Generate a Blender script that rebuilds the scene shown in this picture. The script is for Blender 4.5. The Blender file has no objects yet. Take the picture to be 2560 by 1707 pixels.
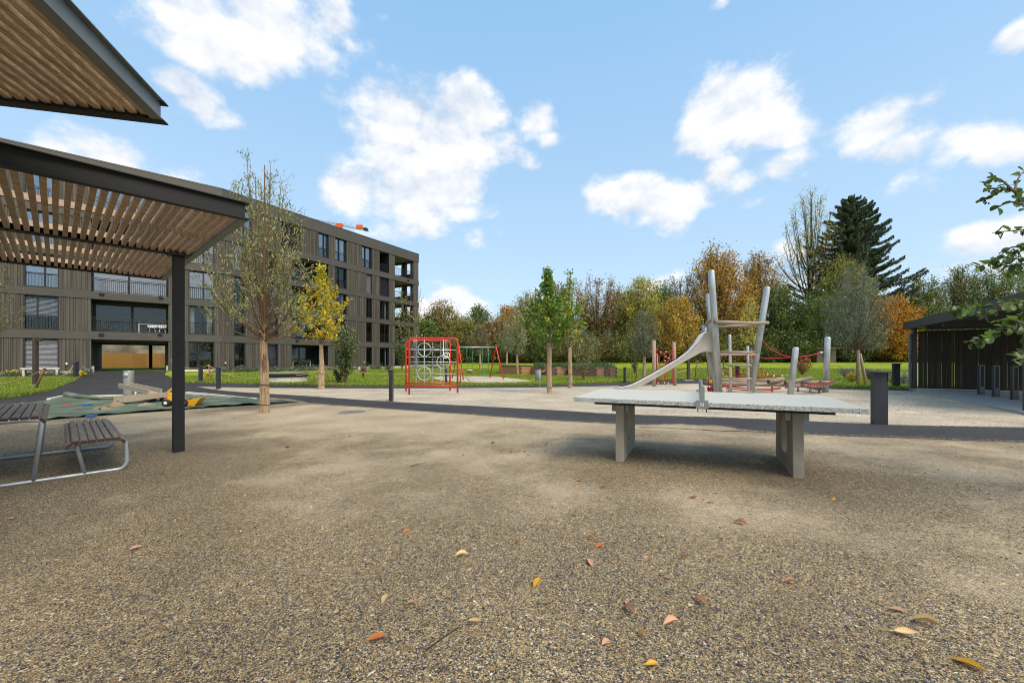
import bpy, bmesh, math, random
import numpy as np
from mathutils import Vector, Matrix

S = bpy.context.scene
COL = S.collection
rad = math.radians
RNG = random.Random(7)
NR = np.random.RandomState(11)

EXPOSURE = 1.25
SUN_E = 1.7
SUN_C = (1.0, .89, .73)
SKY_S = 0.12
CLOUD = 3.65
AIR = [(2.3,2.9,3.3,1),(1.75,2.55,3.35,1),(1.2,2.15,3.3,1),(.85,1.7,3.15,1)]; AIR_F = .85
# ------------------------------------------------------------------ camera, sky, sun, exposure
F = 1021.0; CX = 1280.0; HY = 897.0; CZ = 1.21
cam_d = bpy.data.cameras.new('camera'); cam = bpy.data.objects.new('camera', cam_d); COL.objects.link(cam)
cam.location = (0, 0, CZ); cam.rotation_euler = (rad(90), 0, 0)
cam_d.sensor_width = 36; cam_d.lens = 36*F/2560; cam_d.shift_y = (HY-853.5)/2560
cam_d.clip_start = 0.05; cam_d.clip_end = 3000
S.camera = cam
S.view_settings.view_transform = 'Standard'; S.view_settings.look = 'None'
S.view_settings.gamma = 1; S.view_settings.use_curve_mapping = False
S.view_settings.exposure = EXPOSURE
SUN_DIR = Vector((0.55, -0.60, 0.95)).normalized()
SUN_EL = math.asin(SUN_DIR.z); SUN_ROT = math.atan2(SUN_DIR.x, SUN_DIR.y)
sun_d = bpy.data.lights.new('sun', 'SUN'); sun_d.energy = SUN_E; sun_d.angle = rad(38); sun_d.color = SUN_C
sun = bpy.data.objects.new('sun', sun_d); COL.objects.link(sun)
sun.rotation_euler = SUN_DIR.to_track_quat('Z', 'Y').to_euler()

W = bpy.data.worlds.new('World'); S.world = W; W.use_nodes = True
wt = W.node_tree; wt.nodes.clear()
def N(t, typ, **kw):
    n = t.nodes.new(typ)
    for k, v in kw.items():
        if k.startswith('i_'): n.inputs[int(k[2:])].default_value = v
        else: setattr(n, k, v)
    return n
def Lk(t, a, ao, b, bi): t.links.new(a.outputs[ao], b.inputs[bi])
def build_sky():
    t = wt
    tc = N(t, 'ShaderNodeTexCoord')
    sky = N(t, 'ShaderNodeTexSky', sky_type='NISHITA', sun_disc=False, sun_elevation=SUN_EL, sun_rotation=SUN_ROT,
            altitude=400, air_density=1.0, dust_density=1.2, ozone_density=1.6)
    nrm = N(t, 'ShaderNodeVectorMath', operation='NORMALIZE'); Lk(t, tc, 0, nrm, 0)
    SZ = 1.45
    sc = N(t, 'ShaderNodeVectorMath', operation='MULTIPLY'); Lk(t, nrm, 0, sc, 0); sc.inputs[1].default_value = (1, 1, SZ)
    # warp for ragged outlines
    nz = N(t, 'ShaderNodeTexNoise', noise_dimensions='3D'); Lk(t, sc, 0, nz, 'Vector')
    nz.inputs['Scale'].default_value = 9; nz.inputs['Detail'].default_value = 9; nz.inputs['Roughness'].default_value = .58
    # clouds in view: pixel centre, radius in pixels, strength
    cl = [(500,45,140,1),(600,95,120,1),(720,90,120,1),(640,150,80,.9),(640,10,140,1),(830,60,95,.75),(870,110,60,.6),(965,45,70,.45),(480,120,60,.8),
          (445,215,62,.85),(500,265,72,.9),(560,295,60,.8),(265,395,95,.95),(200,390,50,.7),
          (1000,290,95,1),(980,350,100,.95),(1190,290,85,1),(1100,350,120,1),(1220,370,90,.85),(1340,300,72,.75),(1370,350,50,.6),(1320,410,80,.45),
          (900,470,95,.95),(1000,490,130,1),(1130,480,100,.95),(960,570,120,.55),(1060,430,100,1),(1190,600,85,.5),(1250,585,50,.4),
          (1820,270,115,1),(1760,340,95,.9),(1900,300,105,.95),(1960,320,80,.75),(1940,420,100,.5),(1860,470,100,.6),
          (1560,490,85,.95),(1640,510,100,.95),(1720,480,100,.75),(1800,440,95,.65),(1870,500,90,.6),
          (2210,310,100,.85),(2250,370,110,.7),(2320,250,80,.55),(2400,350,130,.55),(2480,380,100,.5),(2240,460,110,.5),
          (2558,85,60,.75),(2440,600,80,.75),(2530,590,90,.7),(2500,670,120,.5),(2360,680,90,.4),
          (1110,750,75,.85),(1060,770,70,.8),(1170,770,70,.7),(1690,690,60,.55),(1640,720,60,.45),(1980,640,90,.6),(2010,700,100,.6),(430,460,120,.5),(1400,760,120,.35),
          (1810,0,50,.4)]
    dirs = []
    for px, py, r, s in cl:
        v = Vector(((px-CX)/F, 1, (HY-py)/F)); L = v.length; v.normalize()
        dirs.append((v, r/F/L*1.22, s*1.0+.08))
    rr = random.Random(3)
    for i in range(26):          # the same kind of sky all the way round
        az = rad(75+rr.random()*210); el = rad(8+rr.random()*50)
        v = Vector((math.sin(az)*math.cos(el), math.cos(az)*math.cos(el), math.sin(el)))
        dirs.append((v, .10+.12*rr.random(), .6+.4*rr.random()))
    for az, el, r_ in ((128,42,.42),(150,30,.40),(108,55,.34),(175,52,.42),(205,35,.34),(235,50,.30),(270,40,.28),(140,68,.34)):   # unseen cloud bank round the veiled sun, added to whiten the light
        az, el = rad(az), rad(el); dirs.append((Vector((math.sin(az)*math.cos(el), math.cos(az)*math.cos(el), math.sin(el))), r_, 1.1))
    prev = None
    for v, r, s in dirs:
        d = N(t, 'ShaderNodeVectorMath', operation='DISTANCE'); Lk(t, sc, 0, d, 0); d.inputs[1].default_value = (v.x, v.y, v.z*SZ)
        m = N(t, 'ShaderNodeMath', operation='MULTIPLY_ADD'); t.links.new(d.outputs['Value'], m.inputs[0])
        m.inputs[1].default_value = -1.0/r; m.inputs[2].default_value = s
        if prev is None: prev = m
        else:
            q = N(t, 'ShaderNodeMath', operation='SMOOTH_MAX'); Lk(t, prev, 0, q, 0); Lk(t, m, 0, q, 1); q.inputs[2].default_value = .12; prev = q
    a = N(t, 'ShaderNodeMath', operation='MULTIPLY_ADD'); Lk(t, nz, 0, a, 0); a.inputs[1].default_value = 2.1; Lk(t, prev, 0, a, 2)
    dens = N(t, 'ShaderNodeMapRange', interpolation_type='SMOOTHSTEP'); Lk(t, a, 0, dens, 0)
    dens.inputs[1].default_value = 1.10; dens.inputs[2].default_value = 1.68; dens.inputs[4].default_value = .97
    # relief: compare the noise with itself a little higher up
    up = N(t, 'ShaderNodeVectorMath', operation='ADD'); Lk(t, sc, 0, up, 0); up.inputs[1].default_value = (.01, 0, .035)
    nz2 = N(t, 'ShaderNodeTexNoise', noise_dimensions='3D'); Lk(t, up, 0, nz2, 'Vector')
    nz2.inputs['Scale'].default_value = 9; nz2.inputs['Detail'].default_value = 5; nz2.inputs['Roughness'].default_value = .55
    df = N(t, 'ShaderNodeMath', operation='SUBTRACT'); Lk(t, nz, 0, df, 0); Lk(t, nz2, 0, df, 1)
    sh = N(t, 'ShaderNodeMapRange'); Lk(t, df, 0, sh, 0); sh.inputs[1].default_value = -.20; sh.inputs[2].default_value = .10
    cc = N(t, 'ShaderNodeMix', data_type='RGBA'); Lk(t, sh, 0, cc, 0)
    CW = CLOUD
    cc.inputs[6].default_value = (.66*CW, .74*CW, .86*CW, 1); cc.inputs[7].default_value = (1.02*CW, 1.02*CW, 1.03*CW, 1)
    # blue of the clear air, paler towards the horizon as air and dust thicken
    sz_ = N(t, 'ShaderNodeSeparateXYZ'); Lk(t, nrm, 0, sz_, 0)
    rp_ = N(t, 'ShaderNodeValToRGB'); Lk(t, sz_, 2, rp_, 0); e = rp_.color_ramp.elements
    e[0].position = 0; e[0].color = AIR[0]; e[1].position = 1; e[1].color = AIR[3]
    for p_, c_ in ((.28, AIR[1]), (.62, AIR[2])): x_ = e.new(p_); x_.color = c_
    tint = N(t, 'ShaderNodeMix', data_type='RGBA'); tint.inputs[0].default_value = AIR_F; Lk(t, sky, 0, tint, 6); Lk(t, rp_, 0, tint, 7)
    mx = N(t, 'ShaderNodeMix', data_type='RGBA'); Lk(t, dens, 0, mx, 0); Lk(t, tint, 2, mx, 6); Lk(t, cc, 2, mx, 7)
    bg = N(t, 'ShaderNodeBackground'); Lk(t, mx, 2, bg, 0); bg.inputs[1].default_value = SKY_S
    out = N(t, 'ShaderNodeOutputWorld'); Lk(t, bg, 0, out, 0)
build_sky()
S.cycles.use_denoising = True
S.cycles.pixel_filter_type = 'BLACKMAN_HARRIS'; S.cycles.filter_width = 1.05
S.cycles.max_bounces = 6; S.cycles.diffuse_bounces = 3; S.cycles.glossy_bounces = 3; S.cycles.transparent_max_bounces = 12; S.cycles.transmission_bounces = 4
S.cycles.caustics_reflective = False; S.cycles.caustics_refractive = False

# ------------------------------------------------------------------ ground height
CP = np.array([(2.3,5,0),(0,0,0),(3,0,0),(0,8,-.04),(-3.9,13,-.12),(-13.4,18.7,-.17),(-17.3,22.7,-.12),(-25.6,24,.05),(-3.9,24.2,-.33),
 (7.2,26,-.3),(15,16,.05),(7,7.5,0),(10,9,.02),(-4.8,5.9,-.15),(-4.5,4,-.14),(-8,6,-.16),(-5,-5,-.1),(5,-5,0),(12,3,.02),(-33,27,.25),(-24.0,34,.24),
 (-12.5,55.5,.2),(-18,45.5,.22),(-29,30.5,.26),(-5,38,-.12),(-10,60,.58),(10,60,.62),(30,60,.65),(45,55,.6),(6,14,-.08),(14,25,-.03),(20,20,.1),
 (-15,5,-.12),(-20,12,-.1),(40,30,.35),(60,10,.3),(-60,30,.3),(-40,10,.1),(10,40,.02),(-45,50,.25),(-10,-12,-.1),(12,-12,0)], float)
def _k(r2): return 0.5*r2*np.log(r2+1e-9)
def _fit():
    n = len(CP); X = CP[:, :2]/20
    K = _k(((X[:, None]-X[None])**2).sum(-1)) + np.eye(n)*0.0005
    P = np.c_[np.ones(n), X]; A = np.zeros((n+3, n+3)); A[:n, :n] = K; A[:n, n:] = P; A[n:, :n] = P.T
    return np.linalg.solve(A, np.r_[CP[:, 2], 0, 0, 0])
_w = _fit()
def GA(x, y):
    x = np.clip(np.asarray(x, float), -60, 60); y = np.clip(np.asarray(y, float), -12, 61)
    sh = x.shape; Q = np.c_[x.ravel(), y.ravel()]/20; X = CP[:, :2]/20; out = np.empty(len(Q))
    for i in range(0, len(Q), 20000):
        q = Q[i:i+20000]
        out[i:i+20000] = _k(((q[:, None]-X[None])**2).sum(-1))@_w[:-3] + _w[-3] + q@_w[-2:]
    return out.reshape(sh)
def G(x, y): return float(GA(np.array([x]), np.array([y]))[0])
def gp(px, py, dz=0.0):
    "point of the ground seen at a pixel"
    dv = (py-HY)/F; u = (px-CX)/F
    ds = np.concatenate([np.arange(1, 30, .05), np.arange(30, 90, .2)])
    z = CZ-dv*ds; g = GA(u*ds, ds)+dz
    idx = np.nonzero(z <= g)[0]
    if len(idx) == 0: d = 62.0
    elif idx[0] == 0: d = 1.0
    else:
        i = idx[0]; a, b = z[i-1]-g[i-1], z[i]-g[i]; d = ds[i-1]+(ds[i]-ds[i-1])*a/(a-b)
    return Vector((u*d, d, G(u*d, d)))
def P(px, py, d): return Vector(((px-CX)/F*d, d, CZ-(py-HY)/F*d))
def PX(px, d): return (px-CX)/F*d

# ------------------------------------------------------------------ materials
MATS = {}
def newmat(name):
    m = bpy.data.materials.new(name); m.use_nodes = True; t = m.node_tree; t.nodes.clear()
    o = N(t, 'ShaderNodeOutputMaterial'); b = N(t, 'ShaderNodeBsdfPrincipled'); Lk(t, b, 0, o, 0)
    MATS[name] = m
    return m, t, b, o
def mk(name, c1, c2=None, rough=.6, metal=0., scale=6, detail=5, stretch=(1,1,1), bump=0., bscale=None, spec=.5, fac=(.35,.65), coords=3):
    m, t, b, o = newmat(name)
    b.inputs['Roughness'].default_value = rough; b.inputs['Metallic'].default_value = metal
    b.inputs['Specular IOR Level'].default_value = spec
    c2 = c2 or tuple(v*.75 for v in c1)
    tc = N(t, 'ShaderNodeTexCoord'); mp = N(t, 'ShaderNodeMapping'); Lk(t, tc, coords, mp, 0); mp.inputs['Scale'].default_value = stretch
    n = N(t, 'ShaderNodeTexNoise'); Lk(t, mp, 0, n, 'Vector'); n.inputs['Scale'].default_value = scale; n.inputs['Detail'].default_value = detail
    r = N(t, 'ShaderNodeMapRange'); Lk(t, n, 0, r, 0); r.inputs[1].default_value = fac[0]; r.inputs[2].default_value = fac[1]
    oi = N(t, 'ShaderNodeObjectInfo')
    mx = N(t, 'ShaderNodeMix', data_type='RGBA'); Lk(t, r, 0, mx, 0); mx.inputs[6].default_value = (*c1, 1); mx.inputs[7].default_value = (*c2, 1)
    # every piece a touch lighter or darker than its neighbour
    v = N(t, 'ShaderNodeMapRange'); Lk(t, oi, 'Random', v, 0); v.inputs[3].default_value = .88; v.inputs[4].default_value = 1.12
    hs = N(t, 'ShaderNodeHueSaturation'); Lk(t, mx, 2, hs, 'Color'); Lk(t, v, 0, hs, 'Value')
    Lk(t, hs, 0, b, 'Base Color')
    rv = N(t, 'ShaderNodeMapRange'); Lk(t, n, 0, rv, 0); rv.inputs[3].default_value = max(.02, rough-.1); rv.inputs[4].default_value = min(1, rough+.12); Lk(t, rv, 0, b, 'Roughness')
    if bump:
        n2 = N(t, 'ShaderNodeTexNoise'); Lk(t, mp, 0, n2, 'Vector'); n2.inputs['Scale'].default_value = bscale or scale*6; n2.inputs['Detail'].default_value = 4
        bp = N(t, 'ShaderNodeBump'); Lk(t, n2, 0, bp, 'Height'); bp.inputs['Strength'].default_value = bump; bp.inputs['Distance'].default_value = .01
        Lk(t, bp, 0, b, 'Normal')
    return m
def leafmat(name, trans=.3, rough=.6):
    m, t, b, o = newmat(name); t.nodes.remove(b)
    at = N(t, 'ShaderNodeAttribute', attribute_name='Col')
    d = N(t, 'ShaderNodeBsdfDiffuse'); tr = N(t, 'ShaderNodeBsdfTranslucent'); g = N(t, 'ShaderNodeBsdfGlossy'); g.inputs['Roughness'].default_value = .5
    Lk(t, at, 0, d, 0); Lk(t, at, 0, tr, 0)
    mx = N(t, 'ShaderNodeMixShader'); mx.inputs[0].default_value = trans; Lk(t, d, 0, mx, 1); Lk(t, tr, 0, mx, 2)
    m2 = N(t, 'ShaderNodeMixShader'); m2.inputs[0].default_value = .04; Lk(t, mx, 0, m2, 1); Lk(t, g, 0, m2, 2)
    Lk(t, m2, 0, o, 0)
    return m
mk('dark_steel', (.016,.017,.019), (.022,.022,.023), rough=.6, scale=9, spec=.25, bump=.05, bscale=300)
mk('grey_steel', (.12,.14,.145), (.15,.165,.17), rough=.5, scale=5)
mk('galvanised', (.54,.575,.595), (.36,.395,.42), rough=.38, metal=.45, scale=7, stretch=(1,1,.35))
mk('galvanised_matt', (.33,.35,.35), (.24,.26,.27), rough=.6, metal=.1, scale=5, stretch=(1,1,.3))
mk('stainless', (.30,.29,.26), (.22,.215,.19), rough=.4, metal=.4, scale=4)
mk('slide_steel', (.74,.70,.65), (.64,.61,.57), rough=.35, metal=.15, scale=3)
mk('slat_wood', (.50,.38,.275), (.28,.185,.115), rough=.75, scale=4, stretch=(14,.8,6), bump=.3, bscale=20)
mk('joist_wood', (.46,.34,.25), (.36,.26,.19), rough=.8, scale=5, stretch=(1,6,6), bump=.2)
mk('bench_wood', (.30,.25,.20), (.18,.145,.115), rough=.6, scale=5, stretch=(16,1.0,4), bump=.35, bscale=18)
mk('bench_wood_end', (.075,.032,.02), (.05,.022,.015), rough=.6, scale=30)
mk('log_wood', (.36,.285,.225), (.25,.195,.15), rough=.8, scale=5, stretch=(.7,8,8), bump=.3)
mk('log_end', (.16,.11,.075), (.10,.07,.05), rough=.85, scale=25)
mk('raw_timber', (.42,.35,.26), (.31,.25,.18), rough=.8, scale=6, stretch=(1,8,8), bump=.25)
mk('round_post_wood', (.50,.37,.28), (.38,.27,.20), rough=.8, scale=6, stretch=(5,5,.8), bump=.2)
mk('stake_wood', (.36,.21,.10), (.25,.14,.07), rough=.85, scale=8, stretch=(6,6,1), bump=.25)
mk('bed_wood', (.34,.20,.14), (.23,.135,.095), rough=.8, scale=3, stretch=(.6,.6,9), bump=.2)
mk('bed_wood_orange', (.44,.22,.10), (.33,.16,.08), rough=.8, scale=3, stretch=(.6,.6,9), bump=.2)
mk('cast_iron', (.24,.22,.18), (.17,.155,.13), rough=.85, spec=.1)
mk('dark_gap', (.02,.016,.013), rough=.9)
mk('reed', (.46,.33,.21), (.25,.165,.095), rough=.85, scale=3.5, stretch=(22,22,.9), bump=.6, bscale=9, fac=(.4,.6))
mk('bark', (.16,.12,.085), (.085,.065,.045), rough=.9, scale=8, stretch=(4,4,1), bump=.6)
mk('bark_brown', (.20,.115,.06), (.12,.07,.04), rough=.85, scale=8, stretch=(3,3,1), bump=.4)
mk('bark_dark', (.05,.04,.03), (.03,.024,.018), rough=.9, scale=6, bump=.5)
mk('rope', (.48,.33,.17), (.36,.24,.12), rough=.85, scale=60)
mk('red_paint', (.60,.030,.012), (.52,.028,.012), rough=.35, scale=4)
mk('red_rope', (.50,.022,.012), (.35,.018,.010), rough=.7, scale=60)
mk('white_plastic', (.78,.78,.76), (.68,.68,.66), rough=.45)
mk('blue_plastic', (.03,.13,.48), rough=.4)
mk('green_plastic', (.03,.27,.17), rough=.5)
mk('yellow_plastic', (.80,.40,.01), (.70,.34,.01), rough=.35)
mk('red_plastic', (.60,.03,.02), rough=.4)
mk('black_rubber', (.015,.015,.015), rough=.7)
mk('orange_paint', (.75,.10,.01), rough=.5)
mk('facade_metal', (.058,.051,.043), (.068,.060,.051), rough=.55, scale=1.5)
mk('roof_cap', (.10,.105,.105), rough=.4, metal=.4)
mk('frame_dark', (.016,.017,.019), rough=.45)
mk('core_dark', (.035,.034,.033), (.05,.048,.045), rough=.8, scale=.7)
mk('curtain', (.62,.62,.58), (.45,.45,.43), rough=.9, scale=3, stretch=(8,8,.3))
mk('blind_grey', (.30,.30,.33), (.22,.22,.25), rough=.5)
mk('blind_dark', (.035,.037,.045), (.025,.026,.03), rough=.5)
mk('blind_blue', (.17,.21,.27), (.12,.15,.2), rough=.4)
mk('soffit', (.30,.29,.27), rough=.8)
mk('osb', (.60,.31,.10), (.48,.235,.07), rough=.8, scale=18, detail=8)
mk('concrete', (.42,.40,.36), (.31,.29,.26), rough=.85, scale=3, bump=.25, bscale=60)
mk('white_concrete', (.62,.60,.54), (.5,.48,.43), rough=.85, scale=4, bump=.2)
mk('raw_wall', (.48,.44,.36), (.18,.17,.13), rough=.9, scale=.8, detail=8, bump=.3, bscale=5)
mk('leg_concrete', (.36,.315,.25), (.28,.245,.20), rough=.85, scale=4, bump=.3, bscale=120)
mk('slab_concrete', (.30,.315,.315), (.23,.245,.245), rough=.8, scale=2.5, bump=.2, bscale=80)
mk('straw', (.33,.25,.15), (.2,.15,.09), rough=.95, scale=30)
mk('white_render', (.68,.70,.70), rough=.8, scale=2)
mk('roof_slate', (.20,.22,.24), rough=.7, scale=4)
mk('shelter_dark', (.030,.031,.034), (.042,.043,.046), rough=.5, scale=4)
mk('shelter_wood', (.036,.027,.021), (.022,.017,.013), rough=.8, scale=3, stretch=(8,8,.6), bump=.3)
mk('bollard_paint', (.022,.025,.035), (.030,.033,.044), rough=.42, scale=12)
mk('brown_post', (.062,.040,.032), (.05,.033,.027), rough=.55)
mk('lid_green', (.02,.05,.035), rough=.6)
mk('blue_fabric', (.03,.09,.19), (.02,.06,.13), rough=.9)
mk('sticker', (.62,.64,.66), rough=.4, metal=.2)
mk('flower_yellow', (.80,.55,.01), rough=.8)
leafmat('leaf', .38)
leafmat('leaf_dense', .34)
leafmat('needle', .12)
leafmat('grassblade', .35)

def cladding_mat():
    m, t, b, o = newmat('cladding')
    tc = N(t, 'ShaderNodeTexCoord'); mp = N(t, 'ShaderNodeMapping'); Lk(t, tc, 3, mp, 0); mp.inputs['Scale'].default_value = (3, 3, .12)
    n = N(t, 'ShaderNodeTexNoise'); Lk(t, mp, 0, n, 'Vector'); n.inputs['Scale'].default_value = 2.2; n.inputs['Detail'].default_value = 6
    r = N(t, 'ShaderNodeValToRGB'); Lk(t, n, 0, r, 0)
    r.color_ramp.elements[0].position = .3; r.color_ramp.elements[0].color = (.048,.042,.035,1)
    r.color_ramp.elements[1].position = .7; r.color_ramp.elements[1].color = (.112,.098,.081,1)
    Lk(t, r, 0, b, 'Base Color'); b.inputs['Roughness'].default_value = .8
cladding_mat()
def glass_mat(name, fac, tint):
    m, t, b, o = newmat(name); t.nodes.remove(b)
    g = N(t, 'ShaderNodeBsdfGlossy'); g.inputs['Roughness'].default_value = .02; g.inputs['Color'].default_value = (*tint, 1)
    tr = N(t, 'ShaderNodeBsdfTransparent'); tr.inputs[0].default_value = (.72,.76,.76,1)
    n = N(t, 'ShaderNodeTexNoise'); tc = N(t, 'ShaderNodeTexCoord'); Lk(t, tc, 3, n, 'Vector'); n.inputs['Scale'].default_value = .9
    bp = N(t, 'ShaderNodeBump'); Lk(t, n, 0, bp, 'Height'); bp.inputs['Strength'].default_value = .012; bp.inputs['Distance'].default_value = .1; Lk(t, bp, 0, g, 'Normal')
    mx = N(t, 'ShaderNodeMixShader'); mx.inputs[0].default_value = fac; Lk(t, tr, 0, mx, 1); Lk(t, g, 0, mx, 2); Lk(t, mx, 0, o, 0)
glass_mat('glass', .27, (.80,.85,.90))
glass_mat('glass_clear', .05, (.8,.85,.88))

def table_mat():
    m, t, b, o = newmat('terrazzo')
    tc = N(t, 'ShaderNodeTexCoord'); v = N(t, 'ShaderNodeTexVoronoi'); Lk(t, tc, 3, v, 'Vector'); v.inputs['Scale'].default_value = 130
    sp = N(t, 'ShaderNodeSeparateColor'); Lk(t, v, 'Color', sp, 0)
    r = N(t, 'ShaderNodeValToRGB'); r.color_ramp.interpolation = 'CONSTANT'; Lk(t, sp, 0, r, 0)
    e = r.color_ramp.elements; e[0].position = 0; e[0].color = (.10,.11,.11,1); e[1].position = .10; e[1].color = (.30,.32,.32,1)
    for p, c in ((.28, (.44,.46,.44,1)), (.62, (.50,.52,.49,1)), (.9, (.62,.63,.6,1))):
        x = e.new(p); x.color = c
    n = N(t, 'ShaderNodeTexNoise'); mp = N(t, 'ShaderNodeMapping'); Lk(t, tc, 3, mp, 0); mp.inputs['Scale'].default_value = (1, 7, 1); Lk(t, mp, 0, n, 'Vector'); n.inputs['Scale'].default_value = 2.2; n.inputs['Detail'].default_value = 6
    top = N(t, 'ShaderNodeMix', data_type='RGBA'); Lk(t, n, 0, top, 0); top.inputs[6].default_value = (.47,.45,.37,1); top.inputs[7].default_value = (.58,.56,.475,1)
    g = N(t, 'ShaderNodeNewGeometry'); s2 = N(t, 'ShaderNodeSeparateXYZ'); Lk(t, g, 'Normal', s2, 0)
    c = N(t, 'ShaderNodeMath', operation='GREATER_THAN'); Lk(t, s2, 2, c, 0); c.inputs[1].default_value = .6
    c2 = N(t, 'ShaderNodeMath', operation='MULTIPLY'); Lk(t, c, 0, c2, 0); c2.inputs[1].default_value = .82
    mx = N(t, 'ShaderNodeMix', data_type='RGBA'); Lk(t, c2, 0, mx, 0); Lk(t, r, 0, mx, 6); Lk(t, top, 2, mx, 7); Lk(t, mx, 2, b, 'Base Color')
    b.inputs['Roughness'].default_value = .55
    bp = N(t, 'ShaderNodeBump'); Lk(t, v, 0, bp, 'Height'); bp.inputs['Strength'].default_value = .15; bp.inputs['Distance'].default_value = .003; Lk(t, bp, 0, b, 'Normal')
table_mat()

def ramp(t, src, so, stops, inter='LINEAR'):
    r = N(t, 'ShaderNodeValToRGB'); t.links.new(src.outputs[so], r.inputs[0]); r.color_ramp.interpolation = inter
    e = r.color_ramp.elements
    e[0].position, e[0].color = stops[0][0], (*stops[0][1], 1); e[1].position, e[1].color = stops[-1][0], (*stops[-1][1], 1)
    for p, c in stops[1:-1]:
        x = e.new(p); x.color = (*c, 1)
    return r
def gravel_mat(name, cell, stops, sand, dust_lo, dust_hi, macro, patches=(), tone=1.0):
    m, t, b, o = newmat(name)
    tc = N(t, 'ShaderNodeTexCoord')
    v = N(t, 'ShaderNodeTexVoronoi'); Lk(t, tc, 3, v, 'Vector'); v.inputs['Scale'].default_value = cell
    sp = N(t, 'ShaderNodeSeparateColor'); Lk(t, v, 'Color', sp, 0)
    st = ramp(t, sp, 0, stops, 'CONSTANT')
    v2 = N(t, 'ShaderNodeTexVoronoi'); Lk(t, tc, 3, v2, 'Vector'); v2.inputs['Scale'].default_value = cell*.45
    sp2 = N(t, 'ShaderNodeSeparateColor'); Lk(t, v2, 'Color', sp2, 0)
    st2 = ramp(t, sp2, 1, stops, 'CONSTANT')
    big = N(t, 'ShaderNodeMath', operation='GREATER_THAN'); Lk(t, sp2, 0, big, 0); big.inputs[1].default_value = .8
    stone = N(t, 'ShaderNodeMix', data_type='RGBA'); Lk(t, big, 0, stone, 0); Lk(t, st, 0, stone, 6); Lk(t, st2, 0, stone, 7)
    # fine sand lying over the stones, in patches
    n1 = N(t, 'ShaderNodeTexNoise'); Lk(t, tc, 3, n1, 'Vector'); n1.inputs['Scale'].default_value = macro; n1.inputs['Detail'].default_value = 9; n1.inputs['Roughness'].default_value = .62
    n2 = N(t, 'ShaderNodeTexNoise'); Lk(t, tc, 3, n2, 'Vector'); n2.inputs['Scale'].default_value = cell*.6; n2.inputs['Detail'].default_value = 3
    ad = N(t, 'ShaderNodeMath', operation='MULTIPLY_ADD'); Lk(t, n2, 0, ad, 0); ad.inputs[1].default_value = .55; Lk(t, n1, 0, ad, 2)
    last = ad
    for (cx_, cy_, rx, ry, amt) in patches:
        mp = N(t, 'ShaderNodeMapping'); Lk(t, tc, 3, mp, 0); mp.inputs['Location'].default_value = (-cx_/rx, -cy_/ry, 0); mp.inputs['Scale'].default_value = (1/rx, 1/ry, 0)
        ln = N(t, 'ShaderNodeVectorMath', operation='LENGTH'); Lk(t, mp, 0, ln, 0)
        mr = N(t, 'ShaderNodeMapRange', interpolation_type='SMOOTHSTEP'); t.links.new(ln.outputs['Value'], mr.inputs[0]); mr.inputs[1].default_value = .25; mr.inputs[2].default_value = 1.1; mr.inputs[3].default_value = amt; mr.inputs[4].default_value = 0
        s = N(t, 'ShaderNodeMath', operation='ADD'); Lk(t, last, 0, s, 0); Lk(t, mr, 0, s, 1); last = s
    mr = N(t, 'ShaderNodeMapRange'); Lk(t, last, 0, mr, 0); mr.inputs[1].default_value = dust_lo; mr.inputs[2].default_value = dust_hi
    mr.inputs[4].default_value = .62
    n3 = N(t, 'ShaderNodeTexNoise'); Lk(t, tc, 3, n3, 'Vector'); n3.inputs['Scale'].default_value = cell*1.3; n3.inputs['Detail'].default_value = 2
    sd = ramp(t, n3, 0, [(.3, tuple(c*.58 for c in sand)), (.7, tuple(c*1.34 for c in sand))])
    mx = N(t, 'ShaderNodeMix', data_type='RGBA'); Lk(t, mr, 0, mx, 0); Lk(t, stone, 2, mx, 6); Lk(t, sd, 0, mx, 7)
    n4 = N(t, 'ShaderNodeTexNoise'); Lk(t, tc, 3, n4, 'Vector'); n4.inputs['Scale'].default_value = .9; n4.inputs['Detail'].default_value = 6
    mv = N(t, 'ShaderNodeMapRange'); Lk(t, n4, 0, mv, 0); mv.inputs[1].default_value = .3; mv.inputs[2].default_value = .7; mv.inputs[3].default_value = .8*tone; mv.inputs[4].default_value = 1.16*tone
    n5 = N(t, 'ShaderNodeTexNoise'); Lk(t, tc, 3, n5, 'Vector'); n5.inputs['Scale'].default_value = 26; n5.inputs['Detail'].default_value = 5; n5.inputs['Roughness'].default_value = .7
    m5 = N(t, 'ShaderNodeMapRange'); Lk(t, n5, 0, m5, 0); m5.inputs[1].default_value = .32; m5.inputs[2].default_value = .68; m5.inputs[3].default_value = .78; m5.inputs[4].default_value = 1.24
    mm_ = N(t, 'ShaderNodeMath', operation='MULTIPLY'); Lk(t, mv, 0, mm_, 0); Lk(t, m5, 0, mm_, 1); mv = mm_
    hs = N(t, 'ShaderNodeHueSaturation'); Lk(t, mx, 2, hs, 'Color'); Lk(t, mv, 0, hs, 'Value'); Lk(t, hs, 0, b, 'Base Color')
    b.inputs['Roughness'].default_value = .85; b.inputs['Specular IOR Level'].default_value = .3
    inv = N(t, 'ShaderNodeMath', operation='SUBTRACT'); inv.inputs[0].default_value = 1; Lk(t, v, 0, inv, 1)
    bp = N(t, 'ShaderNodeBump'); Lk(t, inv, 0, bp, 'Height'); bp.inputs['Strength'].default_value = .5; bp.inputs['Distance'].default_value = .005
    bp2 = N(t, 'ShaderNodeBump'); Lk(t, n1, 0, bp2, 'Height'); bp2.inputs['Strength'].default_value = .5; bp2.inputs['Distance'].default_value = .08; Lk(t, bp, 0, bp2, 'Normal'); Lk(t, bp2, 0, b, 'Normal')
    return m
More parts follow.
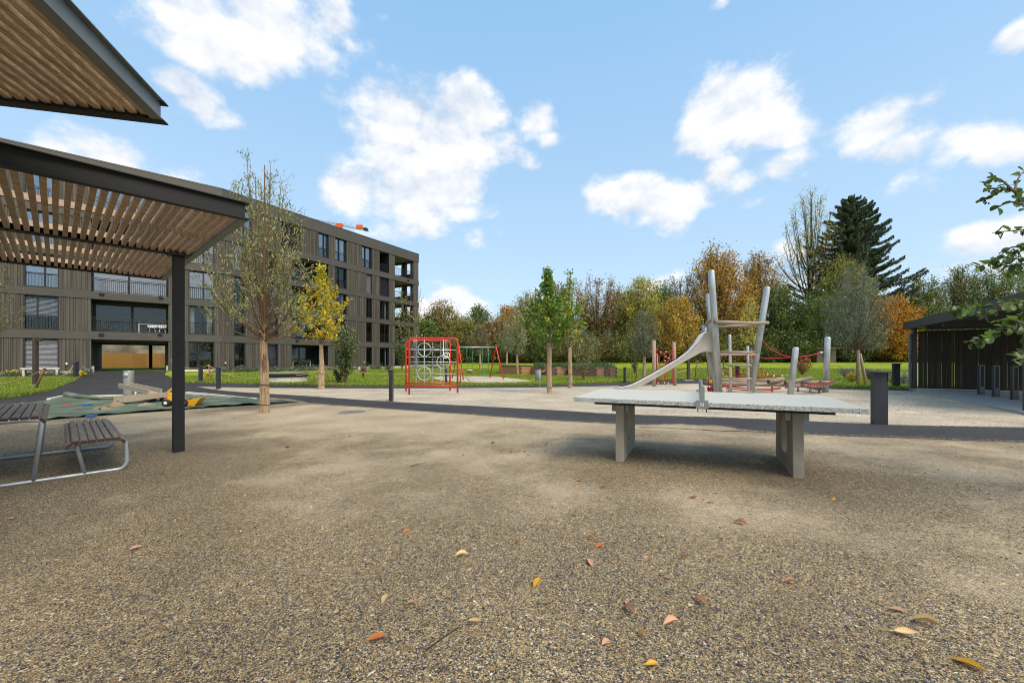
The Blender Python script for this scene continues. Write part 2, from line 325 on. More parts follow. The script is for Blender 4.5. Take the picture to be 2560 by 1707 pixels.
DARKST = [(0,(.026,.027,.031)),(.19,(.060,.060,.062)),(.33,(.12,.11,.095)),(.43,(.15,.10,.045)),(.55,(.29,.195,.08)),(.71,(.38,.28,.135)),(.88,(.52,.43,.27)),(.985,(.70,.65,.52))]
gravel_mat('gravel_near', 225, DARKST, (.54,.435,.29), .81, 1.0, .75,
    patches=((-.6,2.0,4.2,1.4,-.10),(2.2,4.5,1.3,.7,-.22),(3.3,3.8,.9,.6,-.18),(-4.2,4.9,1.5,1.0,-.15),(0,4.2,7,2.4,.10),(3.4,2.6,2.2,1.3,.06),(0,8.6,14,2.4,.10),(5,11,12,3,.14),(-2.2,3.1,2.2,1.6,-.08),(1.9,4.6,1.5,.9,-.17),(3.3,3.9,1.0,.8,-.16),(-4.7,5.0,1.8,1.2,-.16),(-.3,6.8,5,2.2,.13),(6,5.5,3.5,2.5,.1),(-4,9.5,7,3,.22),(8,10.5,7,3,.25),(1,11,9,3,.22)))  # less sand below the tables: coarse stones bared, table shade put into the colour
gravel_mat('gravel_pale', 60, [(0,(.18,.145,.105)),(.12,(.32,.26,.18)),(.35,(.48,.405,.29)),(.6,(.57,.49,.365)),(.85,(.68,.61,.48)),(.95,(.78,.73,.62))], (.52,.42,.275), .78, 1.15, .35)
def asphalt_mat():
    m, t, b, o = newmat('asphalt')
    tc = N(t, 'ShaderNodeTexCoord'); v = N(t, 'ShaderNodeTexVoronoi'); Lk(t, tc, 3, v, 'Vector'); v.inputs['Scale'].default_value = 90
    sp = N(t, 'ShaderNodeSeparateColor'); Lk(t, v, 'Color', sp, 0)
    st = ramp(t, sp, 0, [(0,(.018,.017,.018)),(.3,(.029,.027,.028)),(.75,(.046,.044,.043)),(.94,(.13,.12,.11))], 'CONSTANT')
    n = N(t, 'ShaderNodeTexNoise'); Lk(t, tc, 3, n, 'Vector'); n.inputs['Scale'].default_value = .7; n.inputs['Detail'].default_value = 8
    mr = N(t, 'ShaderNodeMapRange'); Lk(t, n, 0, mr, 0); mr.inputs[1].default_value = .3; mr.inputs[2].default_value = .72; mr.inputs[3].default_value = .8; mr.inputs[4].default_value = 1.35
    hs = N(t, 'ShaderNodeHueSaturation'); Lk(t, st, 0, hs, 'Color'); Lk(t, mr, 0, hs, 'Value'); Lk(t, hs, 0, b, 'Base Color')
    b.inputs['Roughness'].default_value = .8; b.inputs['Specular IOR Level'].default_value = .35
    bp = N(t, 'ShaderNodeBump'); Lk(t, v, 0, bp, 'Height'); bp.inputs['Strength'].default_value = .5; bp.inputs['Distance'].default_value = .004; Lk(t, bp, 0, b, 'Normal')
asphalt_mat()
def lawn_mat():
    m, t, b, o = newmat('lawn')
    tc = N(t, 'ShaderNodeTexCoord')
    n = N(t, 'ShaderNodeTexNoise'); Lk(t, tc, 3, n, 'Vector'); n.inputs['Scale'].default_value = .35; n.inputs['Detail'].default_value = 9; n.inputs['Roughness'].default_value = .65
    n2 = N(t, 'ShaderNodeTexNoise'); Lk(t, tc, 3, n2, 'Vector'); n2.inputs['Scale'].default_value = 14; n2.inputs['Detail'].default_value = 6
    ad = N(t, 'ShaderNodeMath', operation='MULTIPLY_ADD'); Lk(t, n2, 0, ad, 0); ad.inputs[1].default_value = .5; Lk(t, n, 0, ad, 2)
    r = ramp(t, ad, 0, [(.5,(.085,.145,.014)),(.68,(.16,.235,.018)),(.8,(.26,.315,.024)),(.97,(.36,.32,.07))])
    Lk(t, r, 0, b, 'Base Color'); b.inputs['Roughness'].default_value = .9; b.inputs['Specular IOR Level'].default_value = .1
    bp = N(t, 'ShaderNodeBump'); Lk(t, n2, 0, bp, 'Height'); bp.inputs['Strength'].default_value = .8; bp.inputs['Distance'].default_value = .06; Lk(t, bp, 0, b, 'Normal')
lawn_mat()
def tarp_mat():
    m, t, b, o = newmat('tarp')
    tc = N(t, 'ShaderNodeTexCoord'); n = N(t, 'ShaderNodeTexNoise'); Lk(t, tc, 3, n, 'Vector'); n.inputs['Scale'].default_value = 1.3; n.inputs['Detail'].default_value = 8
    r = ramp(t, n, 0, [(.3,(.050,.075,.045)),(.5,(.095,.125,.078)),(.66,(.17,.19,.125)),(.78,(.36,.31,.2))])
    Lk(t, r, 0, b, 'Base Color'); b.inputs['Roughness'].default_value = .75
    n2 = N(t, 'ShaderNodeTexNoise'); Lk(t, tc, 3, n2, 'Vector'); n2.inputs['Scale'].default_value = 5; n2.inputs['Detail'].default_value = 5
    bp = N(t, 'ShaderNodeBump'); Lk(t, n2, 0, bp, 'Height'); bp.inputs['Strength'].default_value = .6; bp.inputs['Distance'].default_value = .08; Lk(t, bp, 0, b, 'Normal')
tarp_mat()

# ------------------------------------------------------------------ object helpers
def tag(o, label=None, cat=None, group=None, kind=None):
    if label: o['label'] = label
    if cat: o['category'] = cat
    if group: o['group'] = group
    if kind: o['kind'] = kind
    return o
def thing(name, label, cat, loc=(0,0,0), rotz=0., group=None):
    o = bpy.data.objects.new(name, None); COL.objects.link(o); o.empty_display_size = .2
    o.location = loc; o.rotation_euler = (0, 0, rotz)
    o['label'] = label; o['category'] = cat
    if group: o['group'] = group
    return o
def fastmesh(name, V, Fc, cols=None, smooth=False):
    V = np.ascontiguousarray(V, dtype=np.float32); Fc = np.ascontiguousarray(Fc, dtype=np.int32)
    me = bpy.data.meshes.new(name); me.vertices.add(len(V)); me.vertices.foreach_set('co', V.ravel())
    m, k = Fc.shape; me.loops.add(m*k); me.loops.foreach_set('vertex_index', Fc.ravel())
    me.polygons.add(m); me.polygons.foreach_set('loop_start', np.arange(0, m*k, k, dtype=np.int32))
    if smooth: me.polygons.foreach_set('use_smooth', np.ones(m, bool))
    if cols is not None:
        a = me.color_attributes.new('Col', 'FLOAT_COLOR', 'POINT'); c = np.ones((len(V), 4), np.float32); c[:, :3] = cols; a.data.foreach_set('color', c.ravel())
    me.update(calc_edges=True); me.validate()
    return me
def obj(name, me, mat, parent=None):
    o = bpy.data.objects.new(name, me); COL.objects.link(o)
    if mat and not me.materials: me.materials.append(MATS[mat] if isinstance(mat, str) else mat)
    if parent: o.parent = parent
    return o
class MB:
    "collects shapes into one mesh; M = optional frame (Matrix) applied to what is added"
    def __init__(s, M=None): s.v = []; s.f = []; s.sm = []; s.mi = []; s.M = M; s.cur = 0
    def add(s, vs, fs, smooth=False):
        b = len(s.v)
        s.v += [tuple(s.M@Vector(v)) if s.M else tuple(v) for v in vs]
        s.f += [tuple(i+b for i in f) for f in fs]; s.sm += [smooth]*len(fs); s.mi += [s.cur]*len(fs); return s
    def box(s, x0, x1, y0, y1, z0, z1):
        vs = [(x0,y0,z0),(x1,y0,z0),(x1,y1,z0),(x0,y1,z0),(x0,y0,z1),(x1,y0,z1),(x1,y1,z1),(x0,y1,z1)]
        return s.add(vs, [(3,2,1,0),(4,5,6,7),(0,1,5,4),(1,2,6,5),(2,3,7,6),(3,0,4,7)])
    def cbox(s, c, sx, sy, sz, R=None):
        R = R or Matrix.Identity(3); c = Vector(c)
        vs = [c+R@Vector((a*sx/2, b*sy/2, d*sz/2)) for d in (-1,1) for a, b in ((-1,-1),(1,-1),(1,1),(-1,1))]
        return s.add(vs, [(3,2,1,0),(4,5,6,7),(0,1,5,4),(1,2,6,5),(2,3,7,6),(3,0,4,7)])
    def beam(s, p0, p1, w, h, up=(0,0,1)):
        p0, p1 = Vector(p0), Vector(p1); d = (p1-p0); L = d.length; d.normalize(); u = Vector(up)
        sd = d.cross(u)
        if sd.length < 1e-4: sd = d.cross(Vector((1,0,0)))
        sd.normalize(); u = sd.cross(d).normalized()
        R = Matrix((d, -sd, u)).transposed()
        return s.cbox((p0+p1)/2, L, w, h, R)
    def tube(s, pts, r, n=8, cap=True, smooth=True):
        pts = [Vector(p) for p in pts]; m = len(pts); rs = r if isinstance(r, (list, tuple)) else [r]*m
        vs = []; ref = None
        for i, p in enumerate(pts):
            d = (pts[min(i+1, m-1)]-pts[max(i-1, 0)])
            if d.length < 1e-7: d = Vector((0,0,1))
            d.normalize()
            if ref is None: ref = Vector((0,0,1)) if abs(d.z) < .9 else Vector((1,0,0))
            a = d.cross(ref)
            if a.length < 1e-3: a = d.cross(Vector((0,1,0)))
            a.normalize(); b = a.cross(d).normalized(); ref = b
            for k in range(n):
                w = 2*math.pi*k/n; vs.append(p+(a*math.cos(w)+b*math.sin(w))*rs[i])
        fs = [(i*n+k, i*n+(k+1) % n, (i+1)*n+(k+1) % n, (i+1)*n+k) for i in range(m-1) for k in range(n)]
        s.add(vs, fs, smooth)
        if cap:
            b = len(s.v)-m*n
            s.f.append(tuple(b+k for k in reversed(range(n)))); s.f.append(tuple(b+(m-1)*n+k for k in range(n))); s.sm += [False]*2; s.mi += [s.cur]*2
        return s
    def post(s, p0, p1, r, n=14, dome=True):
        p0, p1 = Vector(p0), Vector(p1); d = (p1-p0).normalized()
        pts = [p0, p1-d*r*.5]; rs = [r, r]
        if dome: pts += [p1-d*r*.22, p1-d*.06*r, p1]; rs += [r*.9, r*.62, r*.2]
        return s.tube(pts, rs, n)
    def ring(s, c, R, r, ax, n=24, k=6):
        c = Vector(c); ax = Vector(ax).normalized(); a = ax.orthogonal().normalized(); b = ax.cross(a)
        vs = []
        for i in range(n):
            w = 2*math.pi*i/n; q = a*math.cos(w)+b*math.sin(w)
            for j in range(k):
                e = 2*math.pi*j/k; vs.append(c+q*(R+r*math.cos(e))+ax*r*math.sin(e))
        return s.add(vs, [(i*k+j, ((i+1) % n)*k+j, ((i+1) % n)*k+(j+1) % k, i*k+(j+1) % k) for i in range(n) for j in range(k)], True)
    def lathe(s, c, prof, n=20, ax=(0,0,1)):
        c = Vector(c); ax = Vector(ax).normalized()
        a = Vector((1,0,0)) if abs(ax.z) > .9 else ax.orthogonal().normalized(); b = ax.cross(a)
        vs = [c+(a*math.cos(2*math.pi*k/n)+b*math.sin(2*math.pi*k/n))*r+ax*h for r, h in prof for k in range(n)]
        return s.add(vs, [(i*n+k, i*n+(k+1) % n, (i+1)*n+(k+1) % n, (i+1)*n+k) for i in range(len(prof)-1) for k in range(n)], True)
    def prism(s, poly, z0, z1):
        n = len(poly); vs = [(p[0], p[1], z0) for p in poly]+[(p[0], p[1], z1) for p in poly]
        return s.add(vs, [tuple(reversed(range(n))), tuple(range(n, 2*n))]+[(i, (i+1) % n, n+(i+1) % n, n+i) for i in range(n)])
    def build(s, name, mat, parent=None, bevel=0., world=False, kind=None):
        me = bpy.data.meshes.new(name); v = s.v
        if world and parent is not None:
            L = parent.location; v = [(a-L.x, b-L.y, c-L.z) for a, b, c in v]
        me.from_pydata(v, [], s.f); me.polygons.foreach_set('use_smooth', s.sm)
        mats = mat if isinstance(mat, (list, tuple)) else [mat]
        for m in mats: me.materials.append(MATS[m])
        if len(mats) > 1: me.polygons.foreach_set('material_index', s.mi)
        me.update()
        o = obj(name, me, None, parent)
        if bevel:
            b = o.modifiers.new('bevel', 'BEVEL'); b.width = bevel; b.segments = 2; b.limit_method = 'ANGLE'; b.angle_limit = rad(50)
        if kind: o['kind'] = kind
        return o
def sag(p0, p1, s, n=12):
    p0, p1 = Vector(p0), Vector(p1)
    return [p0.lerp(p1, i/n)-Vector((0,0,1))*s*4*(i/n)*(1-i/n) for i in range(n+1)]
def copy_tree(o, parent=None, loc=None, rotz=None, label=None):
    c = o.copy(); COL.objects.link(c)
    if parent: c.parent = parent
    if loc is not None: c.location = loc
    if rotz is not None: c.rotation_euler = (0, 0, rotz)
    if label: c['label'] = label
    for ch in list(o.children): copy_tree(ch, c)
    return c

# ------------------------------------------------------------------ ground sheets
def ground_obj():
    xs = np.concatenate([[-900,-500,-300,-200,-140,-100,-80], np.arange(-60, 61, 1.), [80,100,140,200,300,500,900]])
    ys = np.concatenate([[-400,-200,-100,-50,-25], np.arange(-12, 63, 1.), [70,85,110,150,220,350,600,1200]])
    X, Y = np.meshgrid(xs, ys); Z = GA(X, Y)
    n = len(xs); V = np.c_[X.ravel(), Y.ravel(), Z.ravel()]
    i = np.arange(len(ys)-1)[:, None]*n+np.arange(n-1)[None]; i = i.ravel()
    o = obj('ground', fastmesh('ground', V, np.c_[i, i+1, i+n+1, i+n], smooth=True), 'lawn'); o['kind'] = 'structure'
ground_obj()
def sheet(name, poly, lift, mat, kind='structure', step=1.0, zf=None, smooth=True, parent=None):
    "flat polygon cut along the metre grid and laid on the terrain"
    bm = bmesh.new(); bm.faces.new([bm.verts.new((p[0], p[1], 0)) for p in poly])
    bmesh.ops.triangulate(bm, faces=bm.faces[:])
    for ax in (0, 1):
        lo = min(p[ax] for p in poly); hi = max(p[ax] for p in poly); k = math.ceil(lo/step)*step
        while k < hi:
            co = [0,0,0]; no = [0,0,0]; co[ax] = k; no[ax] = 1
            bmesh.ops.bisect_plane(bm, geom=bm.verts[:]+bm.edges[:]+bm.faces[:], plane_co=co, plane_no=no, dist=1e-5); k += step
    bmesh.ops.triangulate(bm, faces=bm.faces[:])
    co = np.array([v.co for v in bm.verts]); z = GA(co[:, 0], co[:, 1])+lift
    if zf: z = z+np.array([zf(a, b) for a, b in co[:, :2]])
    for v, q in zip(bm.verts, z): v.co.z = q
    bmesh.ops.recalc_face_normals(bm, faces=bm.faces[:])
    if sum(f.normal.z for f in bm.faces) < 0: bmesh.ops.reverse_faces(bm, faces=bm.faces[:])
    me = bpy.data.meshes.new(name); bm.to_mesh(me); bm.free()
    if smooth: me.polygons.foreach_set('use_smooth', [True]*len(me.polygons))
    o = obj(name, me, mat, parent)
    if kind: o['kind'] = kind
    return o
def dense(pts, step=.5, jit=.0, closed=True, seed=1):
    r = random.Random(seed); out = []; n = len(pts)
    for i in range(n if closed else n-1):
        a, b = pts[i], pts[(i+1) % n]; L = math.hypot(b[0]-a[0], b[1]-a[1]); k = max(1, int(L/step))
        for j in range(k):
            t = j/k; out.append((a[0]+(b[0]-a[0])*t+r.uniform(-jit, jit), a[1]+(b[1]-a[1])*t+r.uniform(-jit, jit)))
    return out
def spline(pts, n=6):
    "Catmull-Rom through an open row of points"
    out = []; P_ = [pts[0]]+list(pts)+[pts[-1]]
    for i in range(1, len(P_)-2):
        for j in range(n):
            t = j/n; a, b, c, d = (Vector(P_[i+q]) for q in (-1, 0, 1, 2))
            out.append(.5*((2*b)+(c-a)*t+(2*a-5*b+4*c-d)*t*t+(3*b-a-3*c+d)*t**3))
    out.append(Vector(P_[-2])); return out
def gpl(l, sm=True):
    q = [gp(*p).to_2d() for p in l]
    return [tuple(p) for p in (spline(q, 5) if sm else q)]
B_low = gpl([(495,967),(566,968.3),(671,970),(760,970.3),(920,971),(1100,970.6),(1300,969),(1427,967),(1530,965),(1690,960),(1754,959),(1850,961),(1960,966),(2072,972.5),(2120,974.5),(2210,976),(2290,978)])
B_up = gpl([(471,956.7),(560,958.5),(647,960.7),(760,963.3),(920,965),(1100,965.2),(1300,964),(1453,960.5),(1560,956.3),(1695,951),(1754,949.5),(1850,953),(1960,959.5),(2072,968),(2120,970.5),(2210,973),(2290,974.3)])
A_up = gpl([(495,967),(552,975.7),(647,983),(760,989.5),(920,1001),(1150,1013.5),(1400,1026.5),(1560,1036),(1860,1046),(2182,1060.7),(2400,1066),(2560,1069),(2750,1074)])
A_low = gpl([(440,980.5),(470,983),(647,998.3),(760,1008),(920,1019),(1150,1035),(1400,1053),(1657,1065),(1828,1075),(1946,1084),(2240,1095),(2560,1107),(2780,1116)])
# gravel everywhere in front of the back path, right to the edge of the drive
D_near = gpl([(121,1001),(165,991.5),(200,981.7),(231,972.5),(307,969.8),(409,978),(440,980.5)])
slabC = Vector((15.0, 15.3)); U_ = Vector((-.52,-.854)).normalized(); W_ = Vector((.854,-.52)).normalized()
front = list(reversed([(-30,-9),(-28,2),(-20,9.2),(-14,11.3)]))
plaza = [(26,-9),(26,13.2)]+list(reversed(B_low[2:]))+[B_low[0]]+list(reversed(D_near))+front
plaza = dense(plaza, .6, .05, seed=4)
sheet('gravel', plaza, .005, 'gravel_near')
path_a = A_up+list(reversed(A_low))
sheet('path', dense(path_a, .5, .022, seed=2), .010, 'asphalt')
path_b = B_up+list(reversed(B_low))
sheet('path', dense(path_b, .6, .02, seed=3), .010, 'asphalt')
drv_l = gpl([(236,926.5),(224,933),(194,946.3),(163,959.6),(116,978),(60,989),(0,998),(-150,1022)])
drv_r = gpl([(421,926.5),(412,935),(422,941),(440,949.5),(471,956.7)])
drive = [tuple(p) for p in drv_l]+[(-22,9.5),(-14,11.3)]+D_near+[A_up[0]]+list(reversed(drv_r))
sheet('road', dense(drive, .5, .02, seed=5), .0085, 'asphalt')
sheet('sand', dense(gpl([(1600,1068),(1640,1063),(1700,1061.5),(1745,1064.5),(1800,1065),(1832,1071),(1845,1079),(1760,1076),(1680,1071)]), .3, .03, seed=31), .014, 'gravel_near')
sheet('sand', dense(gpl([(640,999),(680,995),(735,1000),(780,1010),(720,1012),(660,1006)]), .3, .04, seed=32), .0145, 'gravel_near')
oval = gpl([(1076,943.5),(1100,941.5),(1150,940.5),(1226,941.2),(1290,947),(1330,952.5),(1302,955.8),(1240,957),(1175,956.5),(1119,953),(1090,948.5)])
sheet('gravel', dense(oval, .5, .06, seed=6), .006, 'gravel_pale')
# paler rounded gravel in the fall zones
gravel_mat('gravel_mid', 120, [(0,(.16,.135,.105)),(.14,(.30,.245,.175)),(.35,(.45,.375,.265)),(.62,(.54,.46,.34)),(.88,(.66,.60,.48)),(.96,(.76,.72,.62))], (.50,.405,.27), .80, 1.05, .5)
mid_ = [p for p in A_up]+[(26,8.5),(26,13.1)]+list(reversed(B_low))
sheet('gravel', dense(mid_, .6, .04, seed=41), .0065, 'gravel_mid')
wedge = gpl([(121,1002),(165,992.5),(200,983),(231,973.5),(307,971),(409,979),(440,981.5),(470,984),(550,991),(640,999.5),(640,1001),(470,988),(400,989),(300,994),(190,997)])
sheet('gravel', dense(wedge, .5, .02, seed=42), .007, 'gravel_mid')
pit1 = gpl([(980,974),(1020,975),(1120,976),(1260,978),(1330,984),(1290,1000),(1180,1003),(1060,996),(990,988),(940,980)])
sheet('gravel', dense(pit1, .5, .12, seed=7), .008, 'gravel_pale')
pit2 = gpl([(1550,969),(1640,965),(1760,964),(1900,967),(2060,976),(2200,981),(2330,992),(2420,1008),(2330,1030),(2150,1040),(1900,1034),(1650,1020),(1500,1003),(1480,985)])
sheet('gravel', dense(pit2, .5, .15, seed=8), .009, 'gravel_pale')
# ------------------------------------------------------------------ apartment building
KX, KY = -24.6, 34.6
DL = Vector((-.747,-.665)).normalized(); DR = Vector((.4745,.880)).normalized()
NL = Vector((.665,-.747)).normalized(); NRt = Vector((.88,-.4745)).normalized()
KP = Vector((KX, KY)); LEN_R = 24.6; LEN_L = 24.0; ZB = .26
MIT = (NL+NRt)/(1+NL.dot(NRt))
def tL(px): k = (px-CX)/F; return (KY*k-KX)/(.665*k-.747)
def tR(px): k = (px-CX)/F; return (KX-KY*k)/(.88*k-.4745)
ML = Matrix(((DL.x, NL.x, 0, KX), (DL.y, NL.y, 0, KY), (0, 0, 1, 0), (0, 0, 0, 1)))
MR = Matrix(((DR.x, NRt.x, 0, KX), (DR.y, NRt.y, 0, KY), (0, 0, 1, 0), (0, 0, 0, 1)))
def off(o, a=LEN_L, b=LEN_R): return [KP+DL*a+NL*o, KP+MIT*o, KP+DR*b+NRt*o]
bands = [(2.62,3.20),(5.55,6.08),(8.42,8.97),(11.30,11.93),(14.46,15.55)]
flo = [(ZB,2.62),(3.20,5.55),(6.08,8.42),(8.97,11.30),(11.93,14.46)]
bld = thing('apartment_building', 'long five storey apartment block with dark brown vertical wood cladding and loggias', 'building', (KX, KY, ZB))
def put(mb, name, mat, parent=None, **k):
    "mb holds world coordinates"
    return mb.build(name, mat, parent or bld, world=(parent is None), **k)
def bputs(mb, name, mat, par, **k):
    L = bld.location; mb.v = [(a-L.x, b-L.y, c-L.z) for a, b, c in mb.v]
    return mb.build(name, mat, par, **k)
for i, (z0, z1) in enumerate(bands):
    o = .07+.004*i
    m = MB(); pf = off(o); pb = off(-.34)
    m.prism(pf+list(reversed(pb)), z0, z1)
    m2 = MB(); a = KP+DR*(LEN_R+.06); m2.prism([a+NRt*(o-.001), a+NRt*-9.5, a+NRt*-9.5-DR*.4, a+NRt*(o-.001)-DR*.4], z0+.003, z1-.003)
    put(m, 'floor_band', 'facade_metal'); put(m2, 'floor_band', 'facade_metal')
    m = MB(); q = off(-.341, LEN_L-.1, LEN_R-.36); m.prism(q+list(reversed(off(-9.0, LEN_L-.1, LEN_R-.36))), z0+.16, min(z1-.02, z0+.5)); put(m, 'floor_slab', 'soffit')
m = MB(); m.prism(off(.11, LEN_L, LEN_R+.1)+list(reversed(off(-10, LEN_L, LEN_R+.1))), 15.55, 15.64); put(m, 'roof', 'roof_cap')
m = MB(); m.prism(off(.02)+list(reversed(off(-.3))), ZB-.5, ZB+.001); put(m, 'plinth', 'concrete')
m = MB(); m.prism(off(-.3)+list(reversed(off(-9.5))), ZB-.5, ZB+.004)
put(m, 'ground_floor_slab', 'concrete')
PL0, PL1 = tL(421), tL(228)     # passage, measured from the bend to the left
for i, (z0, z1) in enumerate(flo):
    z1b = bands[i][0]+.16; z0b = z0-.03 if i == 0 else bands[i-1][0]+.5
    if i == 0:
        for a, b in (((-2), PL1+.25),):
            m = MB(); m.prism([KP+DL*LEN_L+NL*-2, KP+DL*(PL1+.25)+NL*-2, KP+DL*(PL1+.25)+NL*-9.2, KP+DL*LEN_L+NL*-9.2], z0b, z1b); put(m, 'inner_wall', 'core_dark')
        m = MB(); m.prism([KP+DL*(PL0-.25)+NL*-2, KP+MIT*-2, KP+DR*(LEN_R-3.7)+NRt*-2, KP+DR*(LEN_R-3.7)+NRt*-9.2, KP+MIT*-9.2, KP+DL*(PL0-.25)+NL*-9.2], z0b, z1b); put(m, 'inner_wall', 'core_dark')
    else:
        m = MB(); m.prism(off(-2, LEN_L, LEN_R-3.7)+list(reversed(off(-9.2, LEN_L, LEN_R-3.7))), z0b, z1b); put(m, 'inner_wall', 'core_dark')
def cladding(M, t0, t1, z0, z1, seed):
    m = MB(M); r = random.Random(seed); m.box(t0+.002, t1-.002, -.32, -.01, z0-.02, z1+.02)
    t = t0+.02; w = .05
    while t < t1-.06:
        w = r.choice([.055,.06,.09,.13,.15]); w = min(w, t1-t-.005)
        m.box(t, t+w, -.012, .03+.018*r.random(), z0+.012, z1-.012); t += w+r.choice([.035,.04,.05,.06])
    put(m, 'cladding_panel', 'cladding')
def railing(M, t0, t1, o, z0, h=1.0, par=None, step=.125, name='railing'):
    m = MB(M); m.box(t0, t1, o-.02, o+.02, z0+h-.04, z0+h); m.box(t0, t1, o-.015, o+.015, z0+.05, z0+.085)
    n = int((t1-t0)/step)
    for k in range(n+1):
        t = t0+.01+(t1-t0-.02)*k/n; m.box(t-.009, t+.009, o-.009, o+.009, z0+.06, z0+h-.03)
    put(m, name, 'frame_dark', None)
def window(M, t0, t1, z0, z1, kind, seed, mull=True, rail=True, glass='glass'):
    r = random.Random(seed); m = MB(M); f = .075; d0, d1 = -.30, -.12
    # dark reveal all round, then the frame
    m.box(t0-.001, t0+f, d0, .0, z0-.01, z1+.01); m.box(t1-f, t1+.001, d0, .0, z0-.01, z1+.01); m.box(t0+f, t1-f, d0, d1, z1-.10, z1+.01); m.box(t0+f, t1-f, d0, .02, z0-.01, z0+.05)
    c = t0+(t1-t0)*(.62 if r.random() < .5 else .42)
    if mull: m.box(c-.045, c+.045, d0, d1, z0+.05, z1-.10)
    M3 = bld.matrix_world
    L = bld.location; m.v = [(a-L.x, b-L.y, q-L.z) for a, b, q in m.v]; fr = m.build('window', 'frame_dark', bld)
    p = MB(M); p.box(t0+f+.002, t1-f-.002, -.235, -.22, z0+.052, z1-.102); bputs(p, 'pane', glass, fr)
    if kind in ('curtain',):
        q = MB(M); w = t1-t0
        for a, b in ((t0+.1, t0+.1+w*.22), (t1-.1-w*.18, t1-.1)):
            n = max(3, int((b-a)/.08))
            pts = [(a+(b-a)*k/n, -.42+.035*(-1)**k) for k in range(n+1)]
            for (x0, y0), (x1, y1) in zip(pts[:-1], pts[1:]):
                q.add([(x0,y0,z0+.06),(x1,y1,z0+.06),(x1,y1,z1-.1),(x0,y0,z1-.1)], [(0,1,2,3)]); q.add([(x0,y0-.01,z0+.06),(x1,y1-.01,z0+.06),(x1,y1-.01,z1-.1),(x0,y0-.01,z1-.1)], [(3,2,1,0)])
        bputs(q, 'curtain', 'curtain', fr)
    if kind.startswith('blind'):
        q = MB(M); lo = {'blind_full': z0+.06, 'blind_dark': z0+.06, 'blind_part': z0+(z1-z0)*.42}[kind]
        z = z1-.14
        while z > lo:
            q.add([(t0+f,-.175,z),(t1-f,-.175,z),(t1-f,-.125,z-.045),(t0+f,-.125,z-.045),(t0+f,-.172,z-.008),(t1-f,-.172,z-.008),(t1-f,-.122,z-.053),(t0+f,-.122,z-.053)], [(0,1,2,3),(7,6,5,4),(0,4,5,1),(2,6,7,3)]); z -= .085
        q.box(t0+f, t1-f, -.16, -.13, z-.01, z+.03)
        bputs(q, 'blind', {'blind_full': 'blind_grey', 'blind_dark': 'blind_dark', 'blind_part': 'blind_blue'}[kind], fr)
    if rail: railing(M, t0+.02, t1-.02, .0, z0)
def loggia(M, t0, t1, z0, z1, glazed=False, rail=True, name='loggia'):
    dpt = -1.95
    m = MB(M); m.box(t0-.16, t0-.001, dpt, -.02, z0-.03, z1+.03); m.box(t1+.001, t1+.16, dpt, -.02, z0-.03, z1+.03)
    m.box(t0-.1, t1+.1, dpt-.04, dpt+.02, z0-.02, z1+.10)
    L = bld.location; m.v = [(a-L.x, b-L.y, q-L.z) for a, b, q in m.v]; fr = m.build(name, 'frame_dark', bld)
    g = MB(M); w = (t1-t0)
    for a, b in ((t0+.1, t0+w*.48), (t0+w*.52, t1-.1)): g.box(a, b, dpt+.05, dpt+.065, z0+.05, z1-.25)
    bputs(g, 'glazing', 'glass_clear', fr)
    h = MB(M); h.box(t0+.02, t1-.02, -.32, -.06, z1-.02, z1+.14)
    bputs(h, 'awning_box', 'facade_metal', fr)
    if glazed:
        g = MB(M)
        for a, b in ((t0+.12, t0+w*.52), (t0+w*.55, t1-.12)): g.box(a, b, -.42, -.40, z0+.03, z1-.03)
        bputs(g, 'glass_screen', 'glass', fr)
        for c in (t0+.08, t0+w*.535, t1-.08): g = MB(M); g.box(c-.04, c+.04, -.46, -.38, z0, z1); bputs(g, 'screen_post', 'frame_dark', fr)
    if rail: railing(M, t0+.01, t1-.01, -.01, z0, 1.02, step=.11)
# left wing (columns of openings)
def seq(M, i, t_from, items, t_to, sd):
    z0, z1 = flo[i]; t = t_from; k = 0
    for (a, b, typ) in items:
        a, b = min(a, b), max(a, b)
        if a-t > .02: cladding(M, t, a, z0, z1, sd*100+i*10+k)
        if typ == 'L': loggia(M, a, b, z0, z1, rail=(i > 0))
        elif typ == 'G': loggia(M, a, b, z0, z1, glazed=True)
        elif typ == 'P': pass
        elif typ == 'E': pass
        elif typ.startswith('W:'):
            _, kd, ml, rl, gl = (typ.split(':')+['', '', '', ''])[:5]
            window(M, a, b, z0, z1, kd, sd*100+i*10+k, mull=ml != '0', rail=rl != '0', glass=gl or ('glass' if i > 1 and not (sd == 2 and i == 2) else 'glass_clear'))
        t = b; k += 1
    if t_to-t > .02: cladding(M, t, t_to, z0, z1, sd*100+i*10+9)
wA = (tL(536), tL(471)); wB = (tL(148), tL(58)); wC = (15.2, 17.0); lg = (PL0, PL1)
wa = ['W::1:0:glass_clear', 'W:curtain:1:1:glass_clear', 'W::1:1', 'W::1:1', 'W::1:1']
wb = ['W:blind_full:0:0', 'W:blind_part:1:1', 'W::1:1', 'W::1:1', 'W:curtain:1:1']
mid = ['P', 'L', 'G', 'L', 'G']
for i in range(5):
    seq(ML, i, .0, [(*wA, wa[i]), (*lg, mid[i]), (*wB, wb[i]), (*wC, 'W::1:1'), (19.5, 21.0, 'W:blind_full:1:1')], LEN_L, 1)
